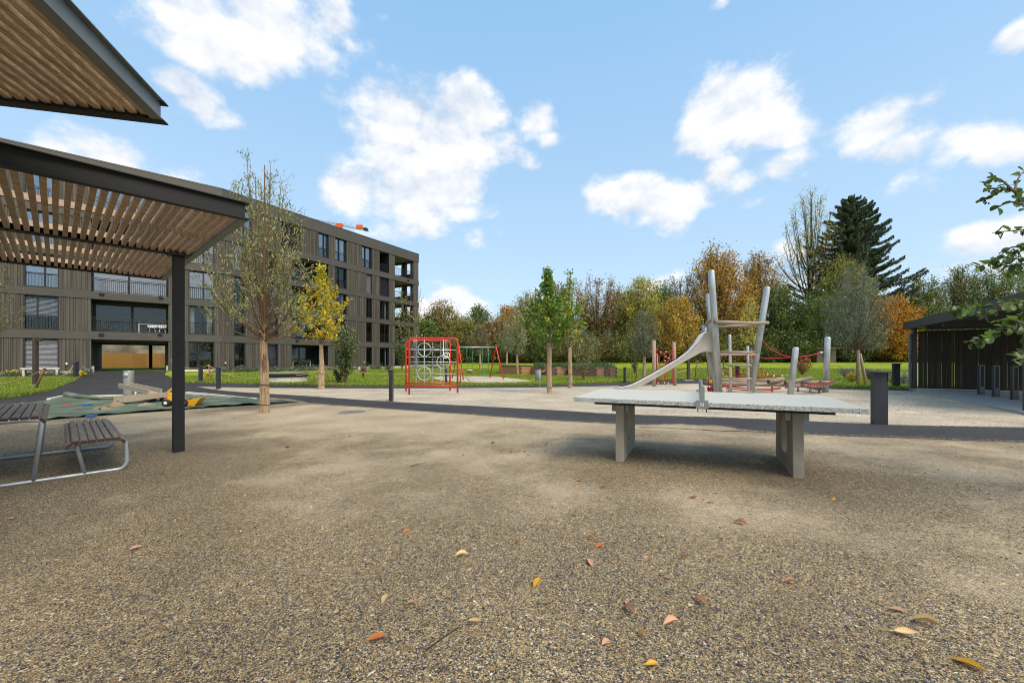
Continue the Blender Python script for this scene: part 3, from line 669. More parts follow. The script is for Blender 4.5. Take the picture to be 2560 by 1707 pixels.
# right wing
R_ = tR
def rg(a, b): return (R_(a), R_(b))
n1, n2 = rg(585,613), rg(661,695); lgR = rg(729,820); w3 = rg(837,866.6); w4 = rg(915,930); w5 = rg(949,972.5); e0 = R_(983)
F_R = [
 [(*n1,'W::0:1:glass_clear'),(*n2,'W:blind_dark:0:0'),(*lgR,'L'),(*w3,'W:blind_dark:0:0'),(*w4,'W::0:0:glass_clear'),(*w5,'W:curtain:1:0:glass_clear')],
 [(*n1,'W::0:1'),(*n2,'W:blind_dark:0:0'),(*lgR,'L'),(*w3,'W:blind_dark:0:0'),(*w4,'W::0:1:glass_clear'),(*w5,'W::1:1:glass_clear')],
 [(*n1,'W::0:1'),(*n2,'W:blind_part:0:1'),(*lgR,'L'),(*w3,'W:curtain:0:1'),(*w4,'W::1:1:glass_clear'),(*w5,'W:curtain:1:1:glass_clear')],
 [(*n1,'W::0:1'),(*n2,'W:blind_dark:0:1'),(*lgR,'L'),(*w3,'W::1:1:glass_clear'),(*w4,'W:blind_full:0:0'),(*w5,'W:blind_dark:0:0')],
 [(R_(597),R_(632),'W::1:1'),(R_(700),R_(752),'W:blind_dark:1:1:glass_clear'),(R_(795),R_(822),'W::1:1'),(*w3,'W:curtain:1:1'),(R_(904),R_(930),'W::1:1'),(*w5,'L')]]
for i in range(5): seq(MR, i, .0, F_R[i], e0, 2)
# open corner loggias at the far end
for i, (z0, z1) in enumerate(flo):
    for bx in ((LEN_R-.94, LEN_R+.02, -.58, .03, z0+.005, z1-.005), (LEN_R-.4, LEN_R, -2.7, -2.0, z0-.02, z1+.02), (LEN_R-.4, LEN_R, -9.2, -4.4, z0-.02, z1+.02), (e0, e0+.3, -3.2, -.02, z0-.02, z1+.02)):
        m = MB(MR); m.box(*bx); put(m, 'corner_pillar', 'cladding')
    railing(MR, e0+.3, LEN_R-.95, -.02, z0, 1.02)
    for y0_, y1_ in ((-2.0, -.6), (-4.4, -2.7)): g = MB(MR); g.box(LEN_R-.25, LEN_R-.22, y0_, y1_, z0, z0+1.0); put(g, 'parapet_panel', 'frame_dark')
# the passage: side walls, ceiling strip
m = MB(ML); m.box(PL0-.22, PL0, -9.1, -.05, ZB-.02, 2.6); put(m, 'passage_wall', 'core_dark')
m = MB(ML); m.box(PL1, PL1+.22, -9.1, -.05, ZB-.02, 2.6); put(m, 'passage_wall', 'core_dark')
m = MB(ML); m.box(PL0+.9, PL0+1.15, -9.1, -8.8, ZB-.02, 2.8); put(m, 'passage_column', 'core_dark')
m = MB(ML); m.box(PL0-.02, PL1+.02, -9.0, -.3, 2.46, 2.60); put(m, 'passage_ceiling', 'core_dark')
for s_, fl in ((PL0+.02, 1), (PL1-.14, 1)):
    m = MB(ML); m.box(s_, s_+.12, -.6, .0, ZB, ZB+.42); put(m, 'concrete_foot', 'concrete')
# outdoor lamps under the bands and taps by the wall
for (px, py, M_, tf) in ((254.5,734,ML,tL),(402,743,ML,tL),(253.5,835,ML,tL),(400,835,ML,tL),(741,851,MR,tR),(1019,597+104,MR,tR)):
    t = tf(px); pt = KP+(DL if M_ is ML else DR)*t; z = CZ-(py-HY)/F*pt.y
    m = MB(M_); m.box(t-.13, t+.13, .075, .22, z-.08, z+.06); put(m, 'wall_lamp', 'frame_dark')
for px, py, M_, tf in ((167,909,ML,tL),(562,907,MR,tR),(909,905,MR,tR)):
    t = tf(px); pt = KP+(DL if M_ is ML else DR)*t; z = CZ-(py-HY)/F*pt.y
    m = MB(M_); m.lathe((t, .04, z), [(0,0),(.06,0),(.06,.09),(0,.09)], 10, (0,1,0)); m.tube([(t,.12,z),(t,.18,z-.02),(t,.18,z-.1)], .02, 6); put(m, 'wall_tap', 'white_plastic')
# passage view: hoarding and rough concrete wall
def inP(t, o, z): return Vector((KX, KY, 0))+Vector((*(DL*t+NL*o), z))
hd = thing('chipboard_hoarding', 'orange chipboard hoarding standing behind the building passage', 'hoarding', inP(PL0, -22.2, ZB))
for k in range(16):
    a = PL0-7.2+k*1.22; m = MB(ML); m.box(a, a+1.21, -22.22, -22.2+.004*(k % 2), ZB-.02, ZB+1.6); m.build('board', 'osb', hd, world=True)
rw = thing('rough_concrete_wall', 'stained rough concrete wall rising behind the chipboard hoarding', 'wall', inP(PL0, -25, ZB))
m = MB(ML); m.box(-12, PL1+8, -25.4, -25.0, ZB-.3, ZB+2.62); m.build('wall', 'raw_wall', rw, world=True)
# loggia furniture
def tub_chair(loc, rz, label):
    c = thing('balcony_chair', label, 'chair', loc, rz, 'white chairs on the first floor loggia')
    m = MB(); prof = [(.05,.40),(.24,.41),(.27,.46),(.29,.62),(.275,.62),(.25,.48),(.2,.445),(.05,.44)]
    n = 16; vs = []; 
    for r_, h_ in prof:
        for k in range(n):
            w = 2*math.pi*k/n; up = (1 if math.sin(w) > -.2 else .55); hh = h_ if h_ < .5 else .46+(h_-.46)*up*(1.3 if math.sin(w) > .3 else 1)
            vs.append((r_*math.cos(w), r_*math.sin(w), hh))
    m.add(vs, [(i*n+k, i*n+(k+1) % n, (i+1)*n+(k+1) % n, (i+1)*n+k) for i in range(len(prof)-1) for k in range(n)], True); m.build('seat_shell', 'white_plastic', c)
    for sx in (-1, 1):
        for sy in (-1, 1):
            m = MB(); m.tube([(sx*.12, sy*.1, .42), (sx*.22, sy*.22, 0)], [.018,.012], 6); m.build('leg', 'white_plastic', c)
    return c
zf1 = 3.2
for px, lb in ((370,'left one of two white tub chairs on the loggia above the passage'),(395.5,'right one of two white tub chairs on the loggia above the passage')):
    t = tL(px)-.25; tub_chair(inP(t, -.75, zf1), math.atan2(NL.y, NL.x)+rad(90), lb)
tb = thing('balcony_table', 'white table standing behind two white tub chairs on the loggia', 'table', inP(tL(382), -1.35, zf1), math.atan2(DL.y, DL.x))
m = MB(); m.box(-.85,.85,-.38,.38,.71,.745); m.build('table_top', 'white_plastic', tb, bevel=.005)
for a in (-.8,.8):
    for b in (-.33,.33): m = MB(); m.box(a-.03,a+.03,b-.03,b+.03,0,.71); m.build('leg', 'white_plastic', tb)
def inR(t, o, z): return Vector((KX, KY, 0))+Vector((*(DR*t+NRt*o), z))
bb = thing('bean_bag', 'blue hanging fabric seat behind the railing of a first floor loggia', 'seat', inR(tR(762), -.7, zf1))
m = MB(); m.lathe((0,0,0), [(0,.0),(.45,.04),(.68,.22),(.66,.42),(.45,.62),(.2,.82),(.03,.9)], 14); m.build('cushion', 'blue_fabric', bb)
gt = thing('patio_table', 'dark patio table with pale legs in the ground floor loggia', 'table', inR(tR(762), -.7, ZB), math.atan2(DR.y, DR.x))
m = MB(); m.box(-1.1,.9,-.4,.4,.70,.74); m.build('table_top', 'bark_brown', gt)
for a in (-1.05,.85):
    for b in (-.35,.35): m = MB(); m.box(a-.03,a+.03,b-.03,b+.03,0,.70); m.build('leg', 'galvanised_matt', gt)
def patio_chair(t, o, rz, lb):
    c = thing('patio_chair', lb, 'chair', inR(t, o, ZB), rz, 'dark chairs in the ground floor loggia')
    m = MB(); m.cbox((0,0,.44), .45,.45,.03); m.build('seat', 'frame_dark', c)
    m = MB(); m.cbox((0,.22,.68), .45,.03,.42); m.build('backrest', 'frame_dark', c)
    for a in (-.2,.2):
        for b in (-.2,.2): m = MB(); m.tube([(a*.8,b*.8,.43),(a*1.25,b*1.2,0)], .014, 6); m.build('leg', 'galvanised_matt', c)
az = math.atan2(DR.y, DR.x)
patio_chair(tR(752), -.25, az+math.pi, 'dark patio chair in front of the left half of the loggia table')
patio_chair(tR(771), -.25, az+math.pi, 'dark patio chair in front of the right half of the loggia table')
patio_chair(tR(786), -.7, az-1.5, 'dark patio chair at the right end of the loggia table')

# ------------------------------------------------------------------ crane over the roof
cr = thing('tower_crane', 'distant tower crane with two orange panels above the roof edge', 'crane', (PX(880,100),100,.3))
def cpt(px, py, d=100): return P(px, py, d)
m = MB()
a, b = cpt(770,545), cpt(918,575); tA, tB = cpt(770,530), cpt(918,563)
n = 12
m.beam(a, b, .12, .12)
for off_ in (Vector((0,1.2,0)),): m.beam(a+off_, b+off_, .12, .12)
for k in range(n):
    p, q = a.lerp(b, k/n), a.lerp(b, (k+1)/n); top = tA.lerp(tB, (k+.5)/n)
    m.beam(p, p+Vector((0,1.2,0)), .07, .07)
    if k > 3 and k % 3: m.tube([p, p.lerp(q,.5)+Vector((0,.6,.9)), q], .035, 4)
m.build('counter_jib', 'galvanised_matt', cr, world=True)
for x0, y0, x1, y1 in ((839.5,559,856,569),(891,563,906.5,572)):
    m = MB(); p, q = cpt(x0,y1), cpt(x1,y0); m.box(p.x, q.x, 99.7, 100.3, p.z, q.z); m.build('orange_panel', 'orange_paint', cr, world=True)
m = MB(); p, q = cpt(910,576), cpt(919,571); m.box(p.x, q.x, 99.4, 100.6, p.z, q.z); m.build('counterweight', 'frame_dark', cr, world=True)
m = MB()
for dx in (-.8,.8):
    for dy in (-.8,.8): m.beam((PX(800,100)+dx,100+dy,.3), (PX(800,100)+dx,100+dy,CZ-(560-HY)/F*100), .14,.14, up=(0,1,0))
m.build('mast', 'orange_paint', cr, world=True)

# ------------------------------------------------------------------ slatted pergolas
def pergola(name, label, corner, e1, e2, zb, zt, L1, L2, pitch, posts, seed, slw=.57, cl=.075):
    """corner = outer corner of the steel frame; e1 points away from the roof, e2 along the slats"""
    r = random.Random(seed); c = Vector((corner[0], corner[1], 0))
    t = thing(name, label, 'pergola', (corner[0], corner[1], G(corner[0], corner[1])))
    M = Matrix(((-e1[0], e2[0], 0, c.x), (-e1[1], e2[1], 0, c.y), (0,0,1,0), (0,0,0,1)))   # local x runs inwards along e1, y along the slats
    fl = cl; h = zt-zb; th = .010
    def channel(a, b, side):      # C profile: web set back, flanges reaching outwards and a little inwards
        m = MB(M); (x0, y0), (x1, y1) = a, b
        if side in ('y0', 'y1'):
            s = 1 if side == 'y0' else -1; y = y0
            lo, hi = sorted((y+s*fl*.5, y+s*(fl*.5+th))); m.box(x0+fl*.5, x1-fl*.5, lo, hi, zb, zt)
            lo, hi = sorted((y, y+s*fl*1.1)); m.box(x0, x1, lo, hi, zb-th, zb); m.box(x0, x1, lo, hi, zt, zt+th)
        else:
            s = 1 if side == 'x0' else -1; x = x0
            lo, hi = sorted((x+s*fl*.5, x+s*(fl*.5+th))); m.box(lo, hi, y0+fl*.5+th, y1-fl*.5-th, zb, zt)
            lo, hi = sorted((x, x+s*fl*1.1)); m.box(lo, hi, y0+fl*1.1, y1-fl*1.1, zb-th+.001, zb-.001); m.box(lo, hi, y0+fl*1.1, y1-fl*1.1, zt+.001, zt+th-.001)
        return m
    for a, b, sd in (((0,0),(L1,0),'y0'),((0,L2),(L1,L2),'y1'),((0,0),(0,L2),'x0'),((L1,0),(L1,L2),'x1')):
        channel(a, b, sd).build('edge_beam', 'dark_steel' if sd != 'x0' else 'grey_steel', t, world=True)  # beam on the lit side coloured lighter, its light put into the steel
    ym = L2/2
    m = MB(M); m.box(fl*.6, L1-fl*.6, ym-.005, ym+.005, zb+.012, zt-.01); m.box(fl*.6, L1-fl*.6, ym-.05, ym+.05, zb-.004, zb+.006); m.box(fl*.6, L1-fl*.6, ym-.05, ym+.05, zt-.012, zt); m.build('centre_beam', 'dark_steel', t, world=True)
    joists = [fl+.02, L2*.25, ym-.085, ym+.045, L2*.75, L2-fl-.06]
    for y in joists: m = MB(M); m.box(fl+.01, L1-fl-.01, y, y+.045, zb+.080, zt-.012); m.build('joist', 'joist_wood', t, world=True)
    n = int((L1-2*fl-.02)/pitch)
    for k in range(n):
        for y0, y1 in ((fl+.012, ym-.055), (ym+.055, L2-fl-.012)):
            x = fl+.02+k*pitch+r.uniform(-.003,.003); dz = r.uniform(-.002,.002); m = MB(M)
            m.box(x, x+pitch*slw, y0+r.uniform(0,.006), y1-r.uniform(0,.006), zb+.012+dz, zb+.078+dz); m.build('slat', 'slat_wood', t, world=True)
    for px_, py_ in posts:
        x, y = px_, py_; gx = M@Vector((x, y, 0)); z0 = G(gx.x, gx.y)-.12
        m = MB(M); m.box(x-.065, x+.065, y-.065, y+.065, z0, zb-.06); m.build('post', 'dark_steel', t, bevel=.006, world=True)
        m = MB(M); m.box(x-.12, x+.12, y-.1, y+.1, zb-.06, zb-.035); m.box(x-.085, x+.085, y-.085, y+.085, zb-.035, zb-.012); m.build('head_plate', 'dark_steel', t, world=True)
    return t
e1 = (.672,.741); e2 = (-.745,.667)
pergola('slatted_pergola', 'steel pergola with wooden slat roof standing over the picnic table', (-2.92,4.55), e1, e2, 2.77, 2.935, 5.6, 5.30, .078, [(.245,2.42),(5.3,2.42)], 1)
ea = Vector((.971,.24)).normalized(); eb = Vector((.262,-.965)).normalized()
pergola('slatted_pergola', 'taller slatted pergola roof overhead whose steel corner points over the other pergola', (-2.86,3.40), tuple(ea), tuple(eb), 3.16, 3.305, 4.6, 5.3, .079, [(.3,2.5),(4.3,2.5)], 2)

# ------------------------------------------------------------------ picnic table with benches
Q = Vector((-4.73,4.90)); gz = G(Q.x, Q.y)-.005
pt_ = thing('picnic_table', 'picnic table with attached benches, brown slats on a galvanised tube frame', 'picnic table', (Q.x, Q.y, gz), math.atan2(e1[1], e1[0]))
def slat_row(par, a0, a1, n, b0, b1, h, th=.034, name='slat', curve=True):
    """slats run along y from b0 to b1; the outermost ones roll down over the edge"""
    w = (a1-a0)/n
    for k in range(n):
        x = a0+w*(k+.5); m = MB(); g = w*.42; dz = 0; tilt = 0; ww = g
        if curve and k == 0: x += .012; dz = -.035; tilt = -rad(50)
        if curve and k == n-1: x -= .012; dz = -.035; tilt = rad(50)
        R = Matrix.Rotation(tilt, 3, 'Y')
        # rounded top section
        prof = [(-ww,-th/2),(ww,-th/2),(ww,th*.25),(ww*.6,th*.5),(-ww*.6,th*.5),(-ww,th*.25)]
        vs = []
        for y in (b0, b1):
            for px_, pz_ in prof:
                v = R@Vector((px_, 0, pz_)); vs.append((x+v.x, y, h-th/2+dz+v.z))
        nn = len(prof); m.cur = 1; m.add(vs, [tuple(range(nn)), tuple(reversed(range(nn, 2*nn)))]); fb = len(m.v)-2*nn
        m.cur = 0
        for q in range(nn):
            m.f.append((fb+q, fb+nn+q, fb+nn+(q+1) % nn, fb+(q+1) % nn)); m.sm.append(False); m.mi.append(0)
        m.build(name, ['bench_wood', 'bench_wood_end'], par)
tt0, tt1 = -1.40, -.545
slat_row(pt_, tt0, tt1, 12, .08, 2.33, .735, name='table_slat')
slat_row(pt_, -.45, .09, 8, -.06, 2.22, .435, name='bench_slat')
slat_row(pt_, -2.02, -1.48, 8, -.06, 2.22, .435, name='bench_slat')
for b in (.10, 2.0):
    m = MB(); r_ = .02; zc = .022
    zz = .40
    arc = [(.0,zc),(.045,.03),(.075,.065),(.09,.11)]
    pts = [(-1.93-x, b, z) for x, z in reversed(arc+[(.085, zz-.06),(.05, zz-.02)])]+[(x, b, z) for x, z in arc+[(.075, zz-.06),(.05,zz-.02)]]
    pts = [(-1.93-.03, b, zz)]+pts+[(.03, b, zz)]
    m.tube(pts, r_, 10); m.build('base_tube', 'galvanised', pt_)
    m = MB(); m.tube([(-.33,b,zz-.01),(.03,b,zz-.01)], .016, 8); m.build('seat_rail', 'galvanised', pt_)
    m = MB(); m.tube([(-1.96,b,zz-.01),(-1.6,b,zz-.01)], .016, 8); m.build('seat_rail', 'galvanised', pt_)
    m = MB(); m.tube([(-.27,b,zc),(-.335,b,zz-.05),(-.33,b,zz-.01)], r_, 10); m.build('bench_leg', 'galvanised', pt_)
    m = MB(); m.tube([(-1.66,b,zc),(-1.595,b,zz-.05),(-1.6,b,zz-.01)], r_, 10); m.build('bench_leg', 'galvanised', pt_)
    m = MB(); m.tube([(-.66,b,zc),(-.60,b,.66),(-.63,b,.69),(-.7,b,.695),(-1.24,b,.695),(-1.31,b,.69),(-1.34,b,.66),(-1.27,b,zc)], r_*1.1, 10); m.build('table_leg', 'galvanised', pt_)
m = MB(); m.tube([(-.62,.1,.69),(-.62,2.0,.69)], .014, 8); m.build('cross_tube', 'galvanised', pt_)

# ------------------------------------------------------------------ table tennis table
TT = Vector((2.285, 4.93)); gt0 = G(TT.x, TT.y); ang = rad(-24.3)
tt = thing('ping_pong_table', 'pale concrete table tennis table with two concrete panel legs on gravel', 'table', (TT.x, TT.y, 0), ang)
m = MB(); m.box(-1.37,1.37,-.7625,.7625,.712,.76); m.build('table_top', 'terrazzo', tt, bevel=.004)
m = MB(); m.box(-1.16,1.16,-.60,.60,.672,.711); m.build('support_slab', 'bark_dark', tt)
for sx in (-.885,.885):
    # panel leg with a tall rounded opening
    ob = [(-.50,-.06),(.50,-.06),(.47,.672),(-.47,.672)]
    n = 40; hole = []; outer = []
    for k in range(n):
        w = 2*math.pi*k/n; c_, s_ = math.cos(w), math.sin(w)
        hole.append((.185*math.copysign(abs(c_)**.75, c_)*(1.0-.12*s_), .37+.20*math.copysign(abs(s_)**.8, s_)))
        # ray from the centre out to the panel edge
        cx_, cz_ = 0., .37; best = None
        for i in range(4):
            (x1, z1), (x2, z2) = ob[i], ob[(i+1) % 4]; dx, dz = x2-x1, z2-z1; den = c_*dz-s_*dx
            if abs(den) < 1e-9: continue
            u = ((x1-cx_)*dz-(z1-cz_)*dx)/den; v_ = ((x1-cx_)*s_-(z1-cz_)*c_)/den
            if u > 0 and -1e-6 <= v_ <= 1+1e-6 and (best is None or u < best): best = u
        outer.append((cx_+c_*best, cz_+s_*best))
    for (x1, z1) in ob:       # snap the nearest ray ends onto the corners
        i = min(range(n), key=lambda q: (outer[q][0]-x1)**2+(outer[q][1]-z1)**2); outer[i] = (x1, z1)
    t_ = .048; vs = []
    for x in (sx-t_, sx+t_): vs += [(x, p[0], p[1]) for p in hole]+[(x, p[0], p[1]) for p in outer]
    fs = []
    for k in range(n):
        q = (k+1) % n
        fs += [(k, n+k, n+q, q), (2*n+k, 2*n+q, 3*n+q, 3*n+k), (k, q, 2*n+q, 2*n+k), (n+k, 3*n+k, 3*n+q, n+q)]
    m = MB(); m.add(vs, fs); bm = bmesh.new(); o = m.build('panel_leg', 'leg_concrete', tt, bevel=.007)
    bm.from_mesh(o.data); bmesh.ops.recalc_face_normals(bm, faces=bm.faces[:]); bm.to_mesh(o.data); bm.free()
    for sy in (-.42,.42):
        m = MB(); m.box(sx-.10, sx+.10, sy-.02, sy+.02, .655, .669); m.box(sx-.10, sx-.052, sy-.02, sy+.02, .58, .655); m.box(sx+.052, sx+.10, sy-.02, sy+.02, .58, .655); m.build('leg_bracket', 'galvanised_matt', tt)
for sy in (-1, 1):
    y = sy*.765
    m = MB(); lo, hi = sorted((y, y+sy*.008)); m.box(-.058,.058, lo, hi, .695,.782); m.box(-.058,.058, min(y, y-sy*.06), max(y, y-sy*.06), .7605,.772)
    m.box(-.024,.024, min(y, y-sy*.02), max(y, y-sy*.02), .772,.915); m.box(-.02,.02, min(y, y-sy*.014)-.001, max(y, y-sy*.014)+.001, .915,.93); m.build('net_bracket', 'galvanised_matt', tt, bevel=.002)
    m = MB(); lo, hi = sorted((y+sy*.009, y+sy*.0105)); m.box(-.018,.018, lo, hi, .72,.752); m.build('sticker', 'white_plastic', tt)
    m = MB(); lo, hi = sorted((y+sy*.011, y+sy*.012)); m.lathe((0, y+sy*.0108, .736), [(.006,0),(.006,.001),(.011,.001),(.011,0)], 14, (0, sy, 0)); m.build('sticker_emblem', 'galvanised_matt', tt)
    for x in (-.04,.04):
        m = MB(); m.tube([(x, y-sy*.03, .70),(x, y-sy*.03, .655)], .006, 6); m.build('screw', 'dark_steel', tt)
m = MB(); m.box(-.0025,.0025,-.745,.745,.775,.79); m.box(-.0025,.0025,-.745,.745,.898,.91)
for k in range(30): y = -.735+k*.0507; m.box(-.0025,.0025,y-.008,y+.008,.79,.898)
m.build('net_plate', 'galvanised_matt', tt)

# ------------------------------------------------------------------ bollards
def bollard(px, py, rz, label, first=[None]):
    p = gp(px, py)
    if first[0] is None:
        b = thing('bollard_light', label, 'bollard light', p, rz, 'dark square bollard lights along the paths')
        m = MB(); m.box(-.052,.052,-.112,.112,-.05,.955); m.build('post', 'bollard_paint', b, bevel=.004)
        m = MB(); m.box(-.135,.060,-.122,.122,.956,.985); m.build('lamp_head', 'bollard_paint', b, bevel=.004)
        for y_ in (-.112,.098): m = MB(); m.box(-.0625,-.053,y_,y_+.014,.80,.955); m.build('side_fin', 'bollard_paint', b)
        m = MB(); m.box(-.15,.06,-.122,.122,-.01,.014); m.build('base_plate', 'bollard_paint', b, bevel=.003)
        m = MB(); m.lathe((-.052,0,.80), [(0,.006),(.011,.006),(.011,0)], 10, (-1,0,0)); m.build('sensor', 'black_rubber', b)
        first[0] = b
    else: b = copy_tree(first[0], None, p, rz, label)
    return b
bollard(2198,1062, rad(78), 'dark bollard light beside the right end of the table tennis table')
bollard(978,1003, rad(5), 'dark bollard light in front of the red climbing frame, at the path edge')
bollard(546,972.5, rad(12), 'dark bollard light between the two paths, left of the reed wrapped willow')
bollard(501.5,956.5, rad(5), 'dark bollard light at the lawn edge behind the pergola post')
bollard(1115,962, rad(20), 'dark bollard light seen through the red climbing frame')
bollard(1562,956.4, rad(185), 'dark bollard light on the lawn edge between the raised beds and the slide')
bollard(1844,955, rad(10), 'dark bollard light seen between the rungs of the climbing tower ladder')
bollard(2240,970.6, rad(80), 'dark bollard light at the corner of the slatted shelter')
bollard(190,946, rad(5), 'dark bollard light at the left edge of the drive near the passage')

# ------------------------------------------------------------------ bike shelter
C0 = Vector((15.02, 15.32)); MS = Matrix(((U_.x, W_.x, 0, C0.x), (U_.y, W_.y, 0, C0.y), (0,0,1,0), (0,0,0,1)))   # x towards us, y to the right
gs = G(C0.x-1.5, C0.y-3)
sh = thing('bike_shelter', 'dark flat roofed shelter with a slatted back wall on a concrete slab', 'shelter', (C0.x, C0.y, gs))
def ms(**k): return MB(MS)
m = MB(MS); m.box(-.35, 8.2, -.12, 5.0, gs-.3, gs+.045); m.build('floor_slab', 'slab_concrete', sh, world=True, bevel=.01)
zt_ = 2.58
m = MB(MS); m.box(-.45, 8.3, -.10, 5.1, zt_-.22, zt_); m.build('roof', 'shelter_dark', sh, world=True)
m = MB(MS); m.box(-.50, 8.35, -.15, -.10, zt_-.25, zt_+.03); m.box(-.50, -.45, -.10, 5.1, zt_-.25, zt_+.03); m.build('fascia', 'shelter_dark', sh, world=True)
for (x, y) in ((-.02,.06),(-.02,3.15),(7.6,.06),(7.6,3.15),(3.9,3.15)):
    if (x, y) == (7.6,.06): pass
    m = MB(MS); m.box(x-.06, x+.06, y-.06, y+.06, gs+.0, zt_-.22); m.build('post', 'shelter_dark', sh, world=True)
m = MB(MS); m.box(3.0, 3.12, -.02, 3.1, zt_-.36, zt_-.22); m.box(5.5, 5.62, -.02, 3.1, zt_-.36, zt_-.22); m.box(1.2,1.32,.06,3.1,zt_-.36,zt_-.22); m.build('roof_beam', 'shelter_dark', sh, world=True)
m = MB(MS)
for z in (gs+.10, gs+1.04, zt_-.42): m.box(-.045, -.005, .12, 3.09, z, z+.05)
m.build('wall_rail', 'shelter_dark', sh, world=True)
r = random.Random(5); y = .16
while y < 3.02:
    w = r.choice([.05,.075,.10,.125,.125]); w = min(w, 3.06-y); m = MB(MS); m.box(-.004, .020, y, y+w, gs+.07, zt_-.33); m.build('slat', 'shelter_wood', sh, world=True); y += w+r.choice([.007,.009,.012])
m = MB(MS); m.tube([(.18,-.03,zt_-.27),(.18,-.03,zt_-.36),(.10,-.03,zt_-.42),(.0,-.05,zt_-.43),(-.03,-.06,zt_-.5),(-.03,-.06,gs+.12),(-.03,-.12,gs+.06),(-.03,-.25,gs+.05)], .045, 10); m.build('downpipe', 'grey_steel', sh, world=True)
for px, py, lb in ((2453,985,'dark bike stand furthest from the camera inside the shelter'),(2489.5,990.6,'middle dark bike stand inside the shelter'),(2536,998,'nearest dark bike stand beside the shelter post')):
    p = gp(px, py, .045); p.z = gs+.045; b = thing('bike_stand', lb, 'bike stand', p, rad(8), 'bike stands in the shelter')
    m = MB(); m.box(-.105,-.06,-.03,.03,0,.93); m.box(.06,.105,-.03,.03,0,.93); m.box(-.06,.06,-.03,.03,.885,.93); m.box(-.06,.06,-.03,.03,0,.26); m.build('frame', 'bollard_paint', b, bevel=.003)
    m = MB(); m.box(-.13,.13,-.06,.06,0,.008); m.build('base_plate', 'bollard_paint', b)
# ------------------------------------------------------------------ climbing tower with slide, nets and logs
gx0 = gp(1850, 1000)
pg = thing('climbing_tower', 'playground tower of leaning steel posts with slide, ladder and red rope nets', 'playground tower', (PX(1850,14), 14, -.06))
def wpost(nm, a, b, d0, d1, w_px, mat='galvanised'):
    p0, p1 = P(*a, d0), P(*b, d1); r_ = w_px/2/F*(d0+d1)/2; dr = (p1-p0).normalized()
    gz_ = G(p0.x, p0.y)-.1; p0 = p0-dr*((p0.z-gz_)/dr.z) if p0.z > gz_ else p0
    m = MB(); m.post(p0, p1, r_, 16); m.build(nm, mat, pg, world=True)
wpost('post', (1798.5,985), (1777.8,675), 13.7, 13.6, 15.5)
wpost('post', (1789,985), (1771,735), 14.9, 15.0, 13.5)
wpost('post', (1789,985), (1759,813), 14.4, 14.5, 11.5)
wpost('post', (1877,985), (1918.5,716.5), 13.8, 13.8, 14.5)
wpost('post', (1873,983), (1893,868), 15.0, 15.0, 10)
wpost('post', (1975.5,988), (1990,867.5), 13.5, 13.5, 14)
wpost('post', (2063.5,984), (2069.4,842), 14.9, 14.9, 13.2)
wpost('ladder_post', (1827,984), (1824.5,836.5), 13.3, 13.3, 6.6)
wpost('ladder_post', (1871,984), (1869,865), 13.3, 13.3, 6.6)
for y, x0, x1 in ((880.5,1822,1882),(913.4,1825,1879),(946.5,1825,1878),(980,1825,1879)):
    m = MB(); m.tube([P(x0,y,13.25), P(x1,y,13.25)], .030, 8); m.build('rung', 'log_wood', pg, world=True)
def logp(nm, pts, ds, r_px, par=None, mat='log_wood', endm=True):
    q = [P(*p, d) for p, d in zip(pts, ds)]; r_ = r_px/2/F*sum(ds)/len(ds)
    par = par or pg; m = MB(); m.tube(q, [r_*(1+.05*((i % 2)*2-1)) for i in range(len(q))], 14, cap=False)
    n = 14; b = len(m.v); m.cur = 1; k = len(q)*n
    m.f.append(tuple(reversed(range(0, n)))); m.f.append(tuple(range(k-n, k))); m.sm += [False]*2; m.mi += [1, 1]
    m.build(nm, [mat, 'log_end'], par, world=True)
logp('handrail_log', [(1786,805),(1820,805.5),(1860,807.5),(1893,808),(1921,807)], [13.45]*5, 9.2)
logp('handrail_log', [(1794,818),(1840,814.5),(1897,812)], [15.0]*3, 7.2)
logp('handrail_log', [(1777,802),(1769,806),(1765,813),(1766,822)], [13.9,14.2,14.6,14.8], 8.6)
m = MB(); a = P(1799,883,13.75); b = P(1888,885,13.75); zP = CZ-(876-HY)/F*13.8
m.box(a.x, b.x, 13.70, 13.78, zP-.16, zP-.045); m.box(a.x, b.x, 14.95, 15.03, zP-.16, zP-.045); m.build('platform_beam', 'round_post_wood', pg, world=True)
for k in range(9):
    y = 13.66+k*.157; m = MB(); m.box(PX(1790,13.9), PX(1890,13.9), y, y+.145, zP-.045, zP-.008); m.build('platform_plank', 'bench_wood', pg, world=True)
# slide: U section swept along its run
run = [(1781,880,14.1),(1768,879,14.12),(1754,879,14.15),(1742,884,14.18),(1725,893,14.22),(1700,907,14.3),(1670,924.5,14.4),(1640,942,14.52),(1610,958.5,14.62),(1597,964.5,14.66),(1585,968.5,14.7),(1570,970.3,14.75),(1553,971,14.8),(1538,972,14.85)]
hw = .27; H_ = [.74,.72,.62,.42,.25,.17,.17,.17,.17,.16,.13,.09,.06,.03]
vs = []; nP = 10
for (x, y, d), h in zip(run, H_):
    c = P(x, y, d)
    prof = [(-hw-.03,h),(-hw-.03,h-.02),(-hw,h-.02),(-hw,.04),(-hw+.05,0),(hw-.05,0),(hw,.04),(hw,h-.02),(hw+.03,h-.02),(hw+.03,h)]
    for q, z in prof: vs.append((c.x+.10*q, c.y+q, c.z+z))
fs = [(i*nP+k, (i+1)*nP+k, (i+1)*nP+k+1, i*nP+k+1) for i in range(len(run)-1) for k in range(nP-1)]
m = MB(); m.add(vs, fs, True); o = m.build('slide', 'slide_steel', pg, world=True); so = o.modifiers.new('s', 'SOLIDIFY'); so.thickness = .012; so.offset = 0
m = MB()
